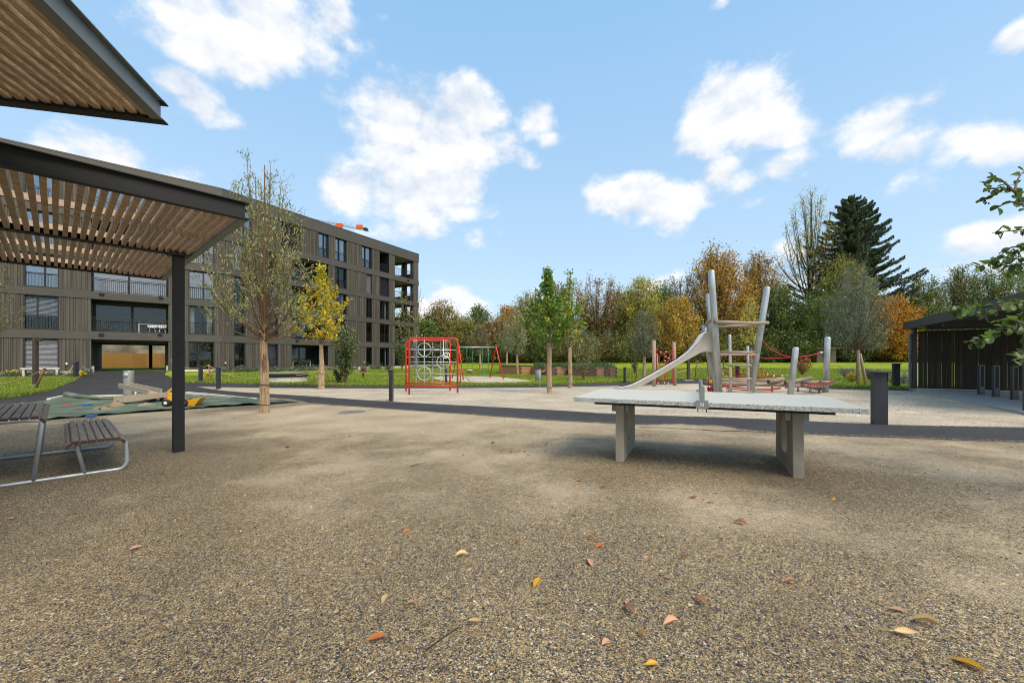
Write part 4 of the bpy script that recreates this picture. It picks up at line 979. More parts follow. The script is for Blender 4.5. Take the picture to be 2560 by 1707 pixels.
for sd in (-1, 1):
    pts = []
    for (x, y, d), h in zip(run, H_): c = P(x, y, d); pts.append((c.x+.1*sd*(hw+.015), c.y+sd*(hw+.015), c.z+h))
    m.tube(pts, .014, 6)
m.build('slide_rim', 'dark_steel', pg, world=True)
# ropes
def rope(pts, r_=.014, mat='red_rope', nm='rope', par=None):
    m = MB(); m.tube(pts, r_, 6); m.build(nm, mat, par or pg, world=True)
def rp(l): return [P(*p) for p in l]
rope(spline([P(1906,849.5,13.8),P(1918,864,13.8),P(1935,878,13.75),P(1955,887,13.6),P(1977,893.5,13.5)], 4), .018)
rope(sag(P(1895,894,13.85),P(1977,893,13.5),.03), .018); rope(sag(P(1979,891.5,13.5),P(2052,881.3,14.85),.05), .018)
rope(sag(P(1817,886.6,14.6),P(1890,891.5,14.4),.05), .016)
rope([P(2052,881.3,14.85),P(2062,879.5,14.9)], .012, 'galvanised', 'shackle'); rope([P(2049,881.8,14.85),P(2055,880.8,14.85)], .03, 'white_plastic', 'rope_end')
# sagging net from the tower to the right
ka, kb = (1801.5,891.7,14.6), (1888,891.7,14.3)
rope(sag(P(*ka), P(*kb), .10), .014)
left = [(1804,896,14.7),(1807,906,14.7),(1809,917,14.6),(1808,925,14.4),(1806,934,14.3)]
rope(spline(rp(left), 3), .014)
cable = rp([(1896,910,14.0),(1903,922,13.9),(1913,930,13.8),(1919,936,13.7),(1935,939,13.6),(1960,937.6,13.55)]); rope(spline(cable, 4), .018)
rope([P(1960,937.6,13.55),P(1975,936,13.5)], .012, 'galvanised', 'chain')
L4 = [(1808,907,14.7),(1809,917,14.6),(1808,925,14.4),(1806,930,14.3),(1807,934,14.2)]
R4 = [(1899,917,13.95),(1909,928,13.85),(1919,936,13.7),(1934,939,13.6),(1955,938,13.55)]
for a, b, s_ in zip(L4, R4, (.16,.18,.17,.14,.10)): rope(sag(P(*a), P(*b), s_), .013)
for f_ in (.25,.42,.55,.72):
    pts = []
    for a, b, s_ in zip(L4, R4, (.16,.18,.17,.14,.10)): pts.append(P(*a).lerp(P(*b), f_)-Vector((0,0,s_*4*f_*(1-f_))))
    rope(pts, .012)
for q in L4+R4: m = MB(); m.cbox(P(*q), .05, .05, .035); m.build('rope_end', 'white_plastic', pg, world=True)
for a, b, s_ in (((1804,964,14.2),(1957,969.5,13.7),.06),((1806,967,14.3),(1975,967,13.6),.12),((1802,962,14.0),(1880,972,13.8),.0)): rope(sag(P(*a), P(*b), s_), .018)
rope([P(1957,969.5,13.6),P(2000,967,13.5)], .02)
rope([P(1952,969.8,13.6),P(1962,969.2,13.6)], .03, 'white_plastic', 'rope_end')
# sand hoist: ropes, pulley, bucket
for x0, x1 in ((1768,1772),(1775,1776),(1778,1781)): rope([P(x0,888,14.6),P(x1,981,14.4)], .011)
m = MB(); m.cbox(P(1776,953,14.4), .10,.08,.12); m.build('pulley', 'yellow_plastic', pg, bevel=.01, world=True)
m = MB(); m.lathe(P(1774,978,14.4), [(.0,0),(.06,0),(.09,.12),(.095,.12),(.095,.13)], 12); m.build('bucket', 'red_plastic', pg, world=True)
# hanging step bridge on the right
bp = [P(1996,962.5,13.7)]+[None]*9+[P(2072,953.5,14.8)]
for k in range(11):
    f_ = k/10; c = P(1996,962.5,13.7).lerp(P(2072,953.5,14.8), f_)-Vector((0,0,.10*4*f_*(1-f_)))
    m = MB(); m.cbox(c, .085,.5,.035, Matrix.Rotation(rad(25), 3, 'Z')); m.build('bridge_step', 'log_wood', pg, world=True)
for dy in (-.2,.2): rope([p+Vector((0,dy,.03)) for p in sag(P(1994,961.5,13.7), P(2074,952.5,14.8), .10)], .016)
m = MB(); m.cbox(P(1984,962,13.55), .40,.05,.09); m.build('bracket', 'galvanised_matt', pg, world=True)
m = MB(); m.tube([P(2050,954,14.7), P(2077,956,14.7)], .05, 12); m.build('cross_log', 'log_wood', pg, world=True)

# balance logs lying behind the tower
def blog(pts, ds, rpx, label):
    c = P(*pts[0], ds[0]); t = thing('balance_log', label, 'balance log', (c.x, c.y, G(c.x, c.y)), 0, 'grey balance logs behind the climbing tower')
    logp('log', pts, ds, rpx, t)
    return t
l1 = blog([(1759,957.5),(1820,959.5),(1880,960),(1967,961.5)], [15.6,15.5,15.4,15.3], 11.5, 'longest grey balance log, lying low behind the ladder')
l2 = blog([(1763,948.5),(1840,951),(1890,953)], [16.3,16.2,16.1], 8.5, 'grey balance log resting behind and above the longest log')
l3 = blog([(1888,952.5),(1930,950.5),(1958,955)], [15.9,15.9,15.8], 9.5, 'grey balance log between the leaning post and the short raised log')
l4 = blog([(1921,954),(1957,947)], [15.0,15.3], 10.5, 'short grey balance log tilted up over the longest log')
l5 = blog([(1963,956.5),(1995,951),(2028,944.5)], [15.1,15.2,15.4], 9.5, 'grey balance log rising to the right past the short steel post')
l6 = blog([(2005,957),(2040,956),(2064,955.5)], [15.6,15.6,15.6], 9.5, 'grey balance log ending at the rightmost steel post')
l7 = blog([(2000,962),(2030,967),(2051,972)], [15.9,14.9,14.3], 10.5, 'grey balance log pointing its dark end grain at the camera')
for (x, y, d, par) in ((1819,962,15.5,l1),(1995,966,15.2,l7),(2026,968,14.95,l7),(2048,975,14.4,l7),(1930,962,15.35,l1),(1780,960,15.6,l1)):
    p = P(x, y, d); g_ = G(p.x, p.y)-.02; m = MB()
    for dx in (-.03,.03): m.tube([(p.x+dx, p.y, g_), (p.x+dx*.5, p.y, p.z)], .012, 6)
    m.build('steel_foot', 'dark_steel', par, world=True)

# ------------------------------------------------------------------ red net between two wooden posts
p0 = gp(1635,966.4); p1 = gp(1687,963.9)
nt = thing('rope_climbing_net', 'red rope climbing net tied between two round wooden posts', 'climbing net', p0)
d0, d1 = p0.y, p1.y
m = MB(); m.post(p0-Vector((0,0,.1)), P(1634.5,850.5,d0), .092, 14); m.build('post', 'round_post_wood', nt, world=True)
m = MB(); m.post(p1-Vector((0,0,.1)), P(1684.5,855,d1), .092, 14); m.build('post', 'round_post_wood', nt, world=True)
p2 = gp(1643.5,958); m = MB(); m.post(p2, P(1642.5,884,p2.y), .06, 10); m.build('post', 'round_post_wood', nt, world=True)
def z7(x, y): return P(1560+x/4.356, 640+y/4.356, (d0+d1)/2)
web = [[(350,1010),(358,1160),(355,1250),(362,1300),(355,1390)],[(527,1015),(525,1110),(530,1250),(527,1390)],[(350,1010),(395,1050),(440,1055),(490,1040),(527,1015)],[(355,1390),(390,1380),(440,1375),(480,1385),(527,1390)],
       [(400,1045),(385,1110),(390,1190),(410,1235),(395,1300),(375,1340),(355,1390)],[(440,1055),(435,1140),(400,1150)],[(435,1140),(455,1180),(430,1230),(440,1300),(445,1375)],[(527,1050),(490,1110),(470,1150),(430,1230),(400,1290)],
       [(350,1200),(385,1195),(410,1200),(440,1190)],[(455,1180),(500,1130),(527,1120)],[(480,1385),(470,1300),(490,1210),(527,1150)],[(440,1300),(470,1310),(510,1290),(527,1390)],[(385,1110),(350,1060)],[(490,1040),(495,1110),(515,1150),(527,1200)],[(355,1300),(395,1300),(440,1300)]]
for l in web: rope(spline([z7(*q) for q in l], 3), .016, par=nt)
for q in ((400,1045),(458,1040),(455,1095),(448,1140),(490,1110),(440,1378),(370,1385),(480,1385),(410,1235)): m = MB(); m.cbox(z7(*q), .05,.05,.05); m.build('rope_clamp', 'white_plastic', nt, world=True)

# ------------------------------------------------------------------ red climbing frame
dF, dB = 15.65, 17.35
cf = thing('tubular_climber', 'red tubular climbing frame with silver rings, bars and a knotted net', 'climbing frame', gp(1083,985))
def hoop(x0, x1, yt, yb0, yb1, d, rp_, name):
    R_ = 10; r_ = .036; arc = [(R_-R_*math.cos(a), -(R_*math.sin(a)) ) for a in (0,.5,1.0,1.3,math.pi/2)]
    pts = [P(x0, yb0, d)-Vector((0,0,.0))]+[P(x0+a, yt+R_+b, d) for a, b in arc]+[P(x1-a, yt+R_+b, d) for a, b in reversed(arc)]+[P(x1, yb1, d)]
    m = MB(); m.tube(pts, r_, 12); m.build(name, 'red_paint', cf, world=True)
hoop(1023,1144,845.5,986,982,dF,0,'hoop'); hoop(1015,1125,851,977,977,dB,0,'hoop')
m = MB(); m.tube([P(1023,964.8,dF), P(1144,964.8,dF)], .034, 10); m.build('bottom_rail', 'red_paint', cf, world=True)
m = MB(); m.tube([P(1015,957.8,dB), P(1125,957.5,dB)], .034, 10); m.build('bottom_rail', 'red_paint', cf, world=True)
for y in (874.7,904.5,934):
    m = MB(); m.tube([P(1023,y,dF), P(1144,y+.3,dF)], .017, 8); m.build('cross_bar', 'galvanised', cf, world=True)
for x in (1060.6,1108.3):
    m = MB(); m.tube([P(x,845.5,dF), P(x,964,dF)], .017, 8); m.build('upright_bar', 'galvanised', cf, world=True)
for x, y in ((1061,874),(1108.3,904.8),(1060.5,933.8)):
    m = MB(); m.ring(P(x,y,dF-.03), .25, .017, (0,1,0), 32, 8); m.build('ring', 'galvanised', cf, world=True)
def chain(p, q, nm='net_rope'):
    m = MB(); p, q = Vector(p), Vector(q); n = max(4, int((q-p).length/.06))
    for k in range(n):
        a, b = p.lerp(q, k/n), p.lerp(q, (k+.85)/n); m.cur = k % 2; m.tube([a, b], .013, 5)
    m.build(nm, ['white_plastic', 'galvanised_matt'], cf, world=True)
for x in (1040.4,1061.5,1082,1102): chain(P(x,852,dB), P(x,957,dB))
for y in (873,892.5,913.5,934.5): chain(P(1015,y,dB), P(1125,y,dB))
for x in (1040.4,1061.5,1082,1102):
    for y in (873,892.5,913.5,934.5): m = MB(); m.cbox(P(x,y,dB-.02), .055,.05,.05); m.build('knot', 'blue_plastic', cf, world=True)
for x0, x1 in ((1030,1022),(1068,1058),(1110,1098),(1136,1120)):
    m = MB(); m.tube([P(x0,846.5,dF), P(x1,850.5,dB)], .018, 8); m.build('top_bar', 'galvanised', cf, world=True)
for x in (1035,1040):
    m = MB(); m.tube([P(x,848,16.3), P(x,866,16.3)], .014, 6); m.build('hanging_bar', 'galvanised', cf, world=True)
for x, y in ((1113,889),(1117.5,888)):
    m = MB(); m.ring(P(x,y,16.6), .11, .017, (.25,1,0), 18, 6); m.tube([P(x,849.5,16.6), P(x,882,16.6)], .006, 4); m.build('gym_ring', 'white_plastic', cf, world=True)

# ------------------------------------------------------------------ swing
def ft(px, py): return gp(px, py)
sw = thing('swing_set', 'red framed swing set with a bucket seat and a green seat', 'swing', gp(1190,950))
a1, a2, b1_, b2 = ft(1158.5,950), ft(1129.7,946.3), ft(1258.8,947.6), ft(1224.8,943.8)
dl, dr = (a1.y+a2.y)/2, (b1_.y+b2.y)/2
apL, apR = P(1147.8,864.5,dl), P(1240,864.5,dr)
for ap, (f1, f2) in ((apL, (a1, a2)), (apR, (b1_, b2))):
    m = MB(); m.tube([f1, ap+Vector((.0,-.12,-.05)), ap, ap+Vector((0,.12,-.05)), f2], .045, 10); m.build('a_frame', 'red_paint', sw, world=True)
m = MB(); m.tube([P(1149,867.5,dl), P(1239,868,dr)], .042, 10); m.build('top_bar', 'galvanised', sw, world=True)
dm = (dl+dr)/2; 
for x0, x1 in ((1166.5,1168),(1182,1180)): m = MB(); m.tube([P(x0,869,dm), P(x1,924,dm)], .017, 5); m.build('swing_rope', 'green_plastic', sw, world=True)
for x in (1205.5,1221): m = MB(); m.tube([P(x,869,dm), P(x,934,dm)], .017, 5); m.build('swing_rope', 'green_plastic', sw, world=True)
m = MB(); m.cbox(P(1213.3,934.8,dm), .48,.2,.05); m.build('swing_seat', 'green_plastic', sw, bevel=.01, world=True)
c = P(1174,933.5,dm); m = MB(); m.lathe(c, [(0,0),(.11,.0),(.17,.08),(.21,.26),(.19,.26),(.15,.09),(0,.03)], 14); m.build('bucket_seat', 'bark_brown', sw, world=True)
m = MB(); m.ring(c+Vector((0,0,.27)), .20, .022, (0,0,1), 18, 6); m.build('seat_rim', 'white_plastic', sw, world=True)
m = MB(); m.cbox(c+Vector((0,-.21,.14)), .05,.02,.25); m.build('seat_strap', 'blue_plastic', sw, world=True)

# ------------------------------------------------------------------ raised beds
def bed(pts, top_py, label, mat, lidded=False, soil=True, rows=5):
    g_ = [gp(*p) for p in pts]; base = min(p.z for p in g_)-.02
    d = sum(p.y for p in g_)/len(g_); top = CZ-(top_py-HY)/F*d
    back = [Vector((p.x*1.03, p.y+1.3, 0)) for p in reversed((g_[0], g_[-1]))]
    t = thing('raised_bed', label, 'raised bed', g_[0], 0, 'timber raised beds on the lawn')
    loop = [p.to_2d() for p in g_]+[b.to_2d() for b in back]; h = (top-base)/rows
    for i in range(len(loop)):
        a, b = loop[i], loop[(i+1) % len(loop)]; dr_ = (b-a).normalized()
        for k in range(rows):
            e = .07 if (k+i) % 2 else .0
            m = MB(); pa, pb = a-dr_*e, b+dr_*e; m.beam((pa.x, pa.y, base+h*(k+.5)), (pb.x, pb.y, base+h*(k+.5)), .05, h-.012); m.build('plank', mat, t, world=True)
            if i < len(g_)-1 and (k+i) % 2: m = MB(); m.beam((b.x-.0, b.y-.035, base+h*k+.01), (b.x, b.y-.035, base+h*(k+1)-.01), .07,.02, up=(0,1,0)); m.build('joint_block', 'dark_gap', t, world=True)
    m = MB(); m.prism(loop, base, top-.08); m.build('soil', 'bark_dark', t, world=True)
    m = MB()
    for i in range(len(loop)):
        a, b = loop[i], loop[(i+1) % len(loop)]; m.beam((a.x, a.y, top+.012), (b.x, b.y, top+.012), .09, .024)
    m.build('rim', 'lid_green' if lidded else 'bed_wood', t, world=True)
    if lidded: m = MB(); m.prism(loop, top+.024, top+.05); m.build('lid', 'lid_green', t, world=True)
    return t, loop, top
bedA = bed([(1250,934),(1303,936.5),(1330,936)], 915, 'timber raised bed with a dark green lid, behind the litter bin', 'bed_wood_orange', True)
bedB = bed([(1331,936.5),(1392,939.5),(1412,938),(1424,936)], 917, 'timber raised bed planted with greenery between the two reed wrapped trunks', 'bed_wood')
bedC = bed([(1426,939),(1491,942),(1512,941),(1524,941.5),(1541,941.5)], 918, 'timber raised bed behind the bare shrub, at the right end of the row', 'bed_wood')

# ------------------------------------------------------------------ rope fences
def fence(posts, label, extra_left=None, extra_right=None):
    q = [(gp(*b), P(*t, gp(*b).y)) for t, b in posts]
    t = thing('rope_fence', label, 'rope fence', q[0][0])
    for b, tp in q: m = MB(); m.post(b-Vector((0,0,.1)), tp, .042, 9); m.build('stake', 'stake_wood', t, world=True)
    tops = [tp-Vector((0,0,.05)) for _, tp in q]
    if extra_left: tops = [P(*extra_left)]+tops
    if extra_right: tops = tops+[P(*extra_right)]
    for a, b in zip(tops[:-1], tops[1:]): m = MB(); m.tube(sag(a, b, .05*(b-a).length+.05), .022, 6); m.build('rope', 'rope', t, world=True)
    for tp in tops[:len(q)]: m = MB(); m.ring(tp, .05, .02, (0,0,1), 10, 5); m.build('rope_knot', 'rope', t, world=True)
fence([((112,918),(86,973)),((188,903.5),(181,942))], 'rope fence on leaning stakes along the left lawn by the drive', extra_left=(-60,956,19))
fence([((428.6,897.5),(434.5,939)),((521.4,911),(531,953))], 'rope fence on wooden stakes at the lawn corner behind the pergola post', extra_right=(640,944,22.5))
fence([((814,914),(825,958)),((1151,917),(1151,959.5))], 'long sagging rope fence crossing the lawn behind the yellow tree', extra_left=(742,937,22.5), extra_right=(1182,957,27))
fence([((1594,913),(1588,954))], 'single leaning fence stake right of the raised beds')
fence([((1741,909.6),(1738,946))], 'rope fence stake on the lawn behind the slide', extra_left=(1680,929,26), extra_right=(1800,927,25))
fence([((1431,916.5),(1425,934))], 'short leaning stake beside the middle wrapped trunk')

# ------------------------------------------------------------------ T posts
def tpost(px, py, top, a0, a1, label):
    p = gp(px, py); t = thing('washing_line_post', label, 'post', p, 0, 'dark brown T shaped posts'); w = .075
    zt = CZ-(top-HY)/F*p.y
    m = MB(); m.box(-w,w,-w,w,-.1,zt-p.z); m.build('post', 'brown_post', t)
    m = MB(); m.box((a0-px)/F*p.y,(a1-px)/F*p.y,-.05,.05,zt-p.z-.17,zt-p.z-.05); m.build('cross_arm', 'brown_post', t)
    m = MB(); m.box(-.26,.26,-.22,.22,-.08,.05); m.build('footing', 'concrete', t, bevel=.02)
tpost(89,963.5,843.5,84,103,'dark brown T shaped post on the left lawn beside a leaning fence stake')
tpost(1721,951.5,864.5,1708,1738,'dark brown T shaped post on the lawn behind the slide')

# ------------------------------------------------------------------ sand pit: tarpaulin, kerb, water play, toys
T_far = gpl([(-120,1030),(-40,1020),(60,1010),(132,1003),(164,993),(187,996.5),(240,995),(303,993.5),(350,991),(412,988),(471,989),(557,995),(648,1000),(700,1003.5),(745,1006)])
T_near = gpl([(745,1007),(648,1012.8),(560,1018),(471,1023.5),(381,1030.5),(279,1037.8),(200,1044.3),(143,1049),(0,1062),(-120,1072)])
import mathutils.noise as mn
def tz(x, y):
    q = Vector((x*1.1, y*1.6, .3)); v = abs(mn.noise(q))*.20+abs(mn.noise(q*2.7))*.10+abs(mn.noise(q*5.5))*.05; return .02+v*.45
tarp = sheet('tarpaulin', dense([tuple(p) for p in T_far]+[tuple(p) for p in T_near], .25, .02, seed=9), .0, 'tarp', kind=None, step=.22, zf=tz)
tag(tarp, 'crumpled dark green tarpaulin covering the sand pit', 'tarpaulin')
th_ = thing('tarp_roll', 'rolled dark green edge of the tarpaulin at its far left corner', 'tarpaulin', gp(164,992)); m = MB(); m.tube([gp(*p)+Vector((0,0,.10)) for p in ((163,991.5),(175,996),(195,999),(230,1001.5),(283,1004.5))], [.09,.11,.09,.06,.03], 10); m.build('roll', 'tarp', th_, world=True)
kb_ = thing('concrete_kerb', 'pale concrete kerb running round the far side of the sand pit', 'kerb', gp(470,985)); 
def kerbline(l, w=.10, h=.07, n=1):
    q = [gp(*p) for p in l]
    for a, b in zip(q[:-1], q[1:]):
        L = (b-a).length; k = max(1, int(L/.9))
        for i in range(k):
            s0, s1 = a.lerp(b, i/k+.004), a.lerp(b, (i+1)/k-.004); m = MB(); m.beam(s0+Vector((0,0,h/2-.02)), s1+Vector((0,0,h/2-.02)), w, h+.05); m.build('kerb_stone', 'white_concrete', kb_, world=True, bevel=.008)
kerbline([(467,984),(520,988.5),(560,992.5),(600,996.5),(640,1000.5)])
kerbline([(121,1001),(165,991.8)])
kerbline([(170,993),(240,991.5),(320,989.5),(405,986)], .08, .05)
# pump column
p = gp(322,994); pc = thing('water_pump_column', 'short stainless steel drinking fountain column by the sand pit', 'fountain', p)
m = MB(); m.lathe((0,0,-.1), [(.145,0),(.145,1.02),(.135,1.05),(.0,1.05)], 24); m.build('column', 'stainless', pc)
m = MB(); m.lathe((.02,-.14,.80), [(0,.035),(.075,.03),(.085,.0)], 18, (0,-1,0)); m.build('push_button', 'galvanised', pc)
m = MB(); m.lathe((.21,.03,-.1), [(.06,0),(.06,.42),(0,.43)], 14); m.build('side_pipe', 'stainless', pc)
def trough(name, a, b, w, label, mat='raw_timber', fill=None, legs=()):
    t = thing(name, label, 'water trough', a); a, b = Vector(a), Vector(b); d = (b-a).normalized(); sd = Vector((-d.y, d.x, 0)).normalized()
    for s in (-1, 1): m = MB(); m.beam(a+sd*s*w/2, b+sd*s*w/2, .035, .15); m.build('side_board', mat, t, world=True)
    m = MB(); m.beam(a-Vector((0,0,.055)), b-Vector((0,0,.055)), w-.04, .03); m.build('bottom_board', mat, t, world=True)
    for f_ in legs:
        q = a.lerp(b, f_); m = MB(); m.box(q.x-.04, q.x+.04, q.y-.04, q.y+.04, G(q.x, q.y)-.05, q.z-.07); m.build('leg', 'brown_post', t, world=True)
    return t
trough('water_trough', P(312,963,13.6), P(388,979,12.3), .30, 'upper wooden water trough sloping down from the steel column', legs=(.85,))
t2 = trough('water_trough', P(296,999,11.5), P(412,985,12.7), .34, 'lower wooden water trough lying across the tarpaulin', legs=(.05,.75,.93))
sb = thing('sand_heap', 'clump of wet sand spilling from the end of the lower trough', 'sand', P(292,1002,11.4)); 
m = MB()
rr = random.Random(8)
m.lathe((0,0,-.16), [(.20,0),(.18,.05),(.12,.11),(.05,.15),(0,.15)], 14); o = m.build('heap', 'straw', sb)
for v in o.data.vertices: v.co += Vector((rr.uniform(-.04,.04), rr.uniform(-.04,.04), rr.uniform(-.02,.02)))
for (px, py, r_, lb) in ((255,1027,.20,'low mound of sand on the green tarpaulin left of the troughs'),(365,1018,.22,'flat brown sand patch under the lower trough')):
    p = gp(px, py); t = thing('sand_heap', lb, 'sand', p); m = MB(); m.lathe((0,0,.03), [(r_,0),(r_*.7,.05),(r_*.35,.09),(0,.10)], 12); o = m.build('heap', 'straw', t)
    for v in o.data.vertices: v.co += Vector((rr.uniform(-.05,.05), rr.uniform(-.05,.05), rr.uniform(-.02,.02)))
# toy excavator
p = gp(452,1019); ex = thing('toy_excavator', 'yellow ride-on toy excavator standing on the tarpaulin', 'toy excavator', (p.x, p.y, p.z+.05), rad(12))
s_ = 1.05
m = MB(); m.cbox((-.10,0,.20), .36,.22,.12); m.cbox((-.16,0,.31), .20,.18,.12); m.build('body', 'yellow_plastic', ex, bevel=.02)
m = MB(); m.cbox((-.05,0,.12), .50,.16,.06); m.build('chassis', 'black_rubber', ex, bevel=.01)
for sx in (-.27,.16):
    for sy in (-.15,.15):
        m = MB(); m.lathe((sx, sy-.045, .10), [(.03,0),(.09,0),(.10,.02),(.10,.07),(.09,.09),(.03,.09)], 16, (0,1,0)); w_ = m.build('wheel', 'black_rubber', ex)
        m = MB(); m.lathe((sx, sy-.05, .10), [(0,-.004),(.045,-.002),(.045,.104),(0,.104)], 12, (0,1,0)); m.build('rim', 'white_plastic', w_)
m = MB(); m.beam((-.22,0,.28),(-.31,0,.40),.06,.06); m.beam((-.31,0,.39),(-.17,0,.52),.06,.05); m.build('boom', 'yellow_plastic', ex, bevel=.01)
m = MB(); m.beam((-.18,0,.52),(.02,0,.42),.05,.05); m.build('dipper', 'yellow_plastic', ex, bevel=.01)
m = MB(); m.beam((-.24,0,.53),(-.12,0,.56),.02,.02); m.build('control_lever', 'black_rubber', ex)
m = MB(); m.add([(.22,-.16,.02),(.22,.16,.02),(.40,.16,.0),(.40,-.16,.0),(.24,-.16,.18),(.24,.16,.18),(.55,.16,.22),(.55,-.16,.22)], [(0,1,2,3),(0,4,5,1),(3,2,6,7),(0,3,7,4),(1,5,6,2)]); o = m.build('front_shovel', 'yellow_plastic', ex); so = o.modifiers.new('s','SOLIDIFY'); so.thickness = .015
m = MB(); m.beam((.08,-.1,.16),(.26,-.1,.14),.03,.04); m.beam((.08,.1,.16),(.26,.1,.14),.03,.04); m.build('shovel_arm', 'yellow_plastic', ex)
p = gp(399,1004); t = thing('toy_shovel', 'red plastic toy lying beside the lower trough', 'toy', (p.x, p.y, p.z+.09)); m = MB(); m.beam((-.25,0,0),(.12,.05,.02),.04,.03); m.cbox((.22,.06,.02),.2,.16,.03); m.build('body', 'red_plastic', t)
p = gp(392,989); t = thing('toy_funnel', 'yellow plastic toy at the end of the upper trough', 'toy', (p.x, p.y, p.z+.13)); m = MB(); m.lathe((0,0,0), [(.02,0),(.05,.05),(.14,.12),(.15,.12),(.05,.04)], 10, (.3,0,1)); m.build('body', 'yellow_plastic', t)
for px, py, mt, lb in ((216,1017,'blue_plastic','small blue toy half buried in the tarpaulin'),(166,1016,'red_plastic','small faded red toy at the left of the tarpaulin'),(226,1046,'blue_plastic','blue and white toy lying on gravel behind the bench')):
    p = gp(px, py); t = thing('sand_toy', lb, 'toy', (p.x, p.y, p.z+.06)); m = MB(); m.cbox((0,0,0), .15,.09,.05); m.cbox((.09,.02,.01), .08,.04,.03); m.build('body', mt, t, bevel=.012)

# ------------------------------------------------------------------ round covered pit / seat, bench, bin, riders, grate
p = gp(687,956.5); rd = thing('round_plinth', 'round pale concrete plinth with a dark rim on the lawn', 'plinth', (p.x, p.y+1.1, p.z))
m = MB(); m.lathe((0,0,-.2), [(1.2,0),(1.2,.52)], 40); m.build('concrete_ring', 'white_concrete', rd)
m = MB(); m.lathe((0,0,.322), [(1.22,0),(1.27,.02),(1.28,.18),(1.20,.20),(0,.20)], 40); m.build('dark_rim', 'dark_gap', rd)
m = MB(); m.lathe((0,0,.525), [(1.18,-.002),(1.1,.02),(0,.03)], 30); m.build('lid_surface', 'soffit', rd)
p = gp(92,943); wbn = thing('white_bench', 'white concrete bench against the building behind the left lawn', 'bench', (p.x, p.y+.2, p.z), math.atan2(-DL.y, -DL.x))
m = MB(); m.box(-.78,.78,-.22,.22,.46,.56); m.build('seat', 'white_concrete', wbn, bevel=.01)
for x in (-.70,.62): m = MB(); m.box(x,x+.10,-.2,.2,0,.46); m.build('leg', 'white_concrete', wbn)
p = gp(1343,956); bn = thing('litter_bin', 'round grey steel litter bin hung on a thin post by the back path', 'litter bin', gp(1349.7,968.3))
L0 = bn.location; c = P(1345.5,949.5,L0.y+.12)-L0
m = MB(); m.lathe(c, [(0,0),(.155,0),(.165,.46),(.155,.50),(.14,.50),(.14,.47)], 20); m.build('basket', 'galvanised_matt', bn)
m = MB(); m.tube([(0,0,-.1),(0,0,.98)], .026, 10); m.build('post', 'galvanised', bn)
m = MB(); m.lathe(c+Vector((0,0,.5)), [(.165,-.01),(.17,.0),(.16,.015),(.0,.03)], 20); m.build('lid', 'galvanised_matt', bn)
def spring(par, h, r_=.07, n=5):
    m = MB(); pts = [(r_*math.cos(a), r_*math.sin(a), h*a/(2*math.pi*n)) for a in [i*.5 for i in range(int(4*math.pi*n/1))] if a < 2*math.pi*n]; m.tube(pts, .017, 5); m.build('spring', 'dark_steel', par)
p = gp(908,943.5); sr = thing('spring_rider', 'brown and white spring rider animal on the lawn in front of the building', 'spring rider', p); spring(sr, .35)
m = MB(); m.cbox((0,0,.58), .55,.06,.42); m.cbox((-.22,0,.72), .18,.07,.2); m.build('body', 'bark_brown', sr, bevel=.05)
m = MB(); m.cbox((-.26,0,.66), .2,.09,.26); m.build('head_panel', 'curtain', sr, bevel=.05)
m = MB(); m.cbox((.02,0,.62), .22,.26,.05); m.build('seat', 'bark_dark', sr); m = MB(); m.tube([(-.14,-.2,.7),(-.14,.2,.7)], .018, 6); m.build('handle', 'bark_dark', sr)
m = MB(); m.tube([(-.1,-.28,.38),(-.1,.28,.38)], .02, 6); m.build('foot_bar', 'bark_dark', sr)
p = gp(1358,938.5); dk = thing('spring_rider', 'golden brown duck shaped spring rider between the litter bin and raised bed', 'spring rider', p); spring(dk, .2, .05, 4)
m = MB(); m.tube([(-.30,0,.42),(-.2,0,.34),(0,0,.32),(.12,0,.40),(.16,0,.62),(.13,0,.76)], [.04,.10,.15,.12,.07,.05], 12); m.build('body', 'stake_wood', dk)
m = MB(); m.lathe((.10,0,.74), [(0,0),(.08,.03),(.10,.09),(.06,.16),(0,.18)], 12); m.tube([(.0,0,.84),(-.14,0,.82)], [.035,.015], 6); m.build('head', 'stake_wood', dk)
p = gp(881,1031); dc = thing('drain_cover', 'round slotted steel drain cover set flush in the gravel', 'drain cover', (p.x, p.y, p.z+.004))
m = MB(); m.ring((0,0,.004), .33, .012, (0,0,1), 36, 6); m.build('frame', 'galvanised_matt', dc)
m = MB()
for k in range(-7, 8):
    y = k*.043; w_ = math.sqrt(max(.01, .32**2-y*y)); m.box(-w_, w_, y-.011, y+.011, 0,.012)
m.build('grate', 'cast_iron', dc); m = MB(); m.lathe((0,0,-.0), [(0,.001),(.33,.001)], 30); m.build('pit', 'dark_gap', dc)
# small shed behind the playground and the house behind the trees
p = Vector((PX(2053,60),60,.62)); sd_ = thing('garden_hut', 'small grey brown hut among the trees at the meadow edge', 'hut', p)
m = MB(); m.box(-1.4,1.4,-1,1,-.2,2.05); m.build('wall', 'bark', sd_); m = MB(); m.box(-1.6,1.6,-1.2,1.2,2.05,2.2); m.build('roof', 'straw', sd_); m = MB(); m.box(-.5,.4,-1.02,-1.0,0,1.8); m.build('door', 'bark_dark', sd_)
p = Vector((PX(1545,105),105,.6)); hs_ = thing('white_house', 'white house with flat roofs half hidden behind the brown trees', 'house', p)
m = MB(); m.box(-6,6,-4,4,0,4.6); m.build('wall', 'white_render', hs_); m = MB(); m.box(-1.5,6.4,-3,4,4.9,8.0); m.build('upper_wall', 'white_render', hs_)
m = MB(); m.box(-6.4,6.6,-4.4,4.4,4.6,4.9); m.build('roof', 'roof_slate', hs_); m = MB(); m.box(-1.9,6.8,-3.4,4.4,8.0,8.3); m.build('roof', 'roof_slate', hs_)
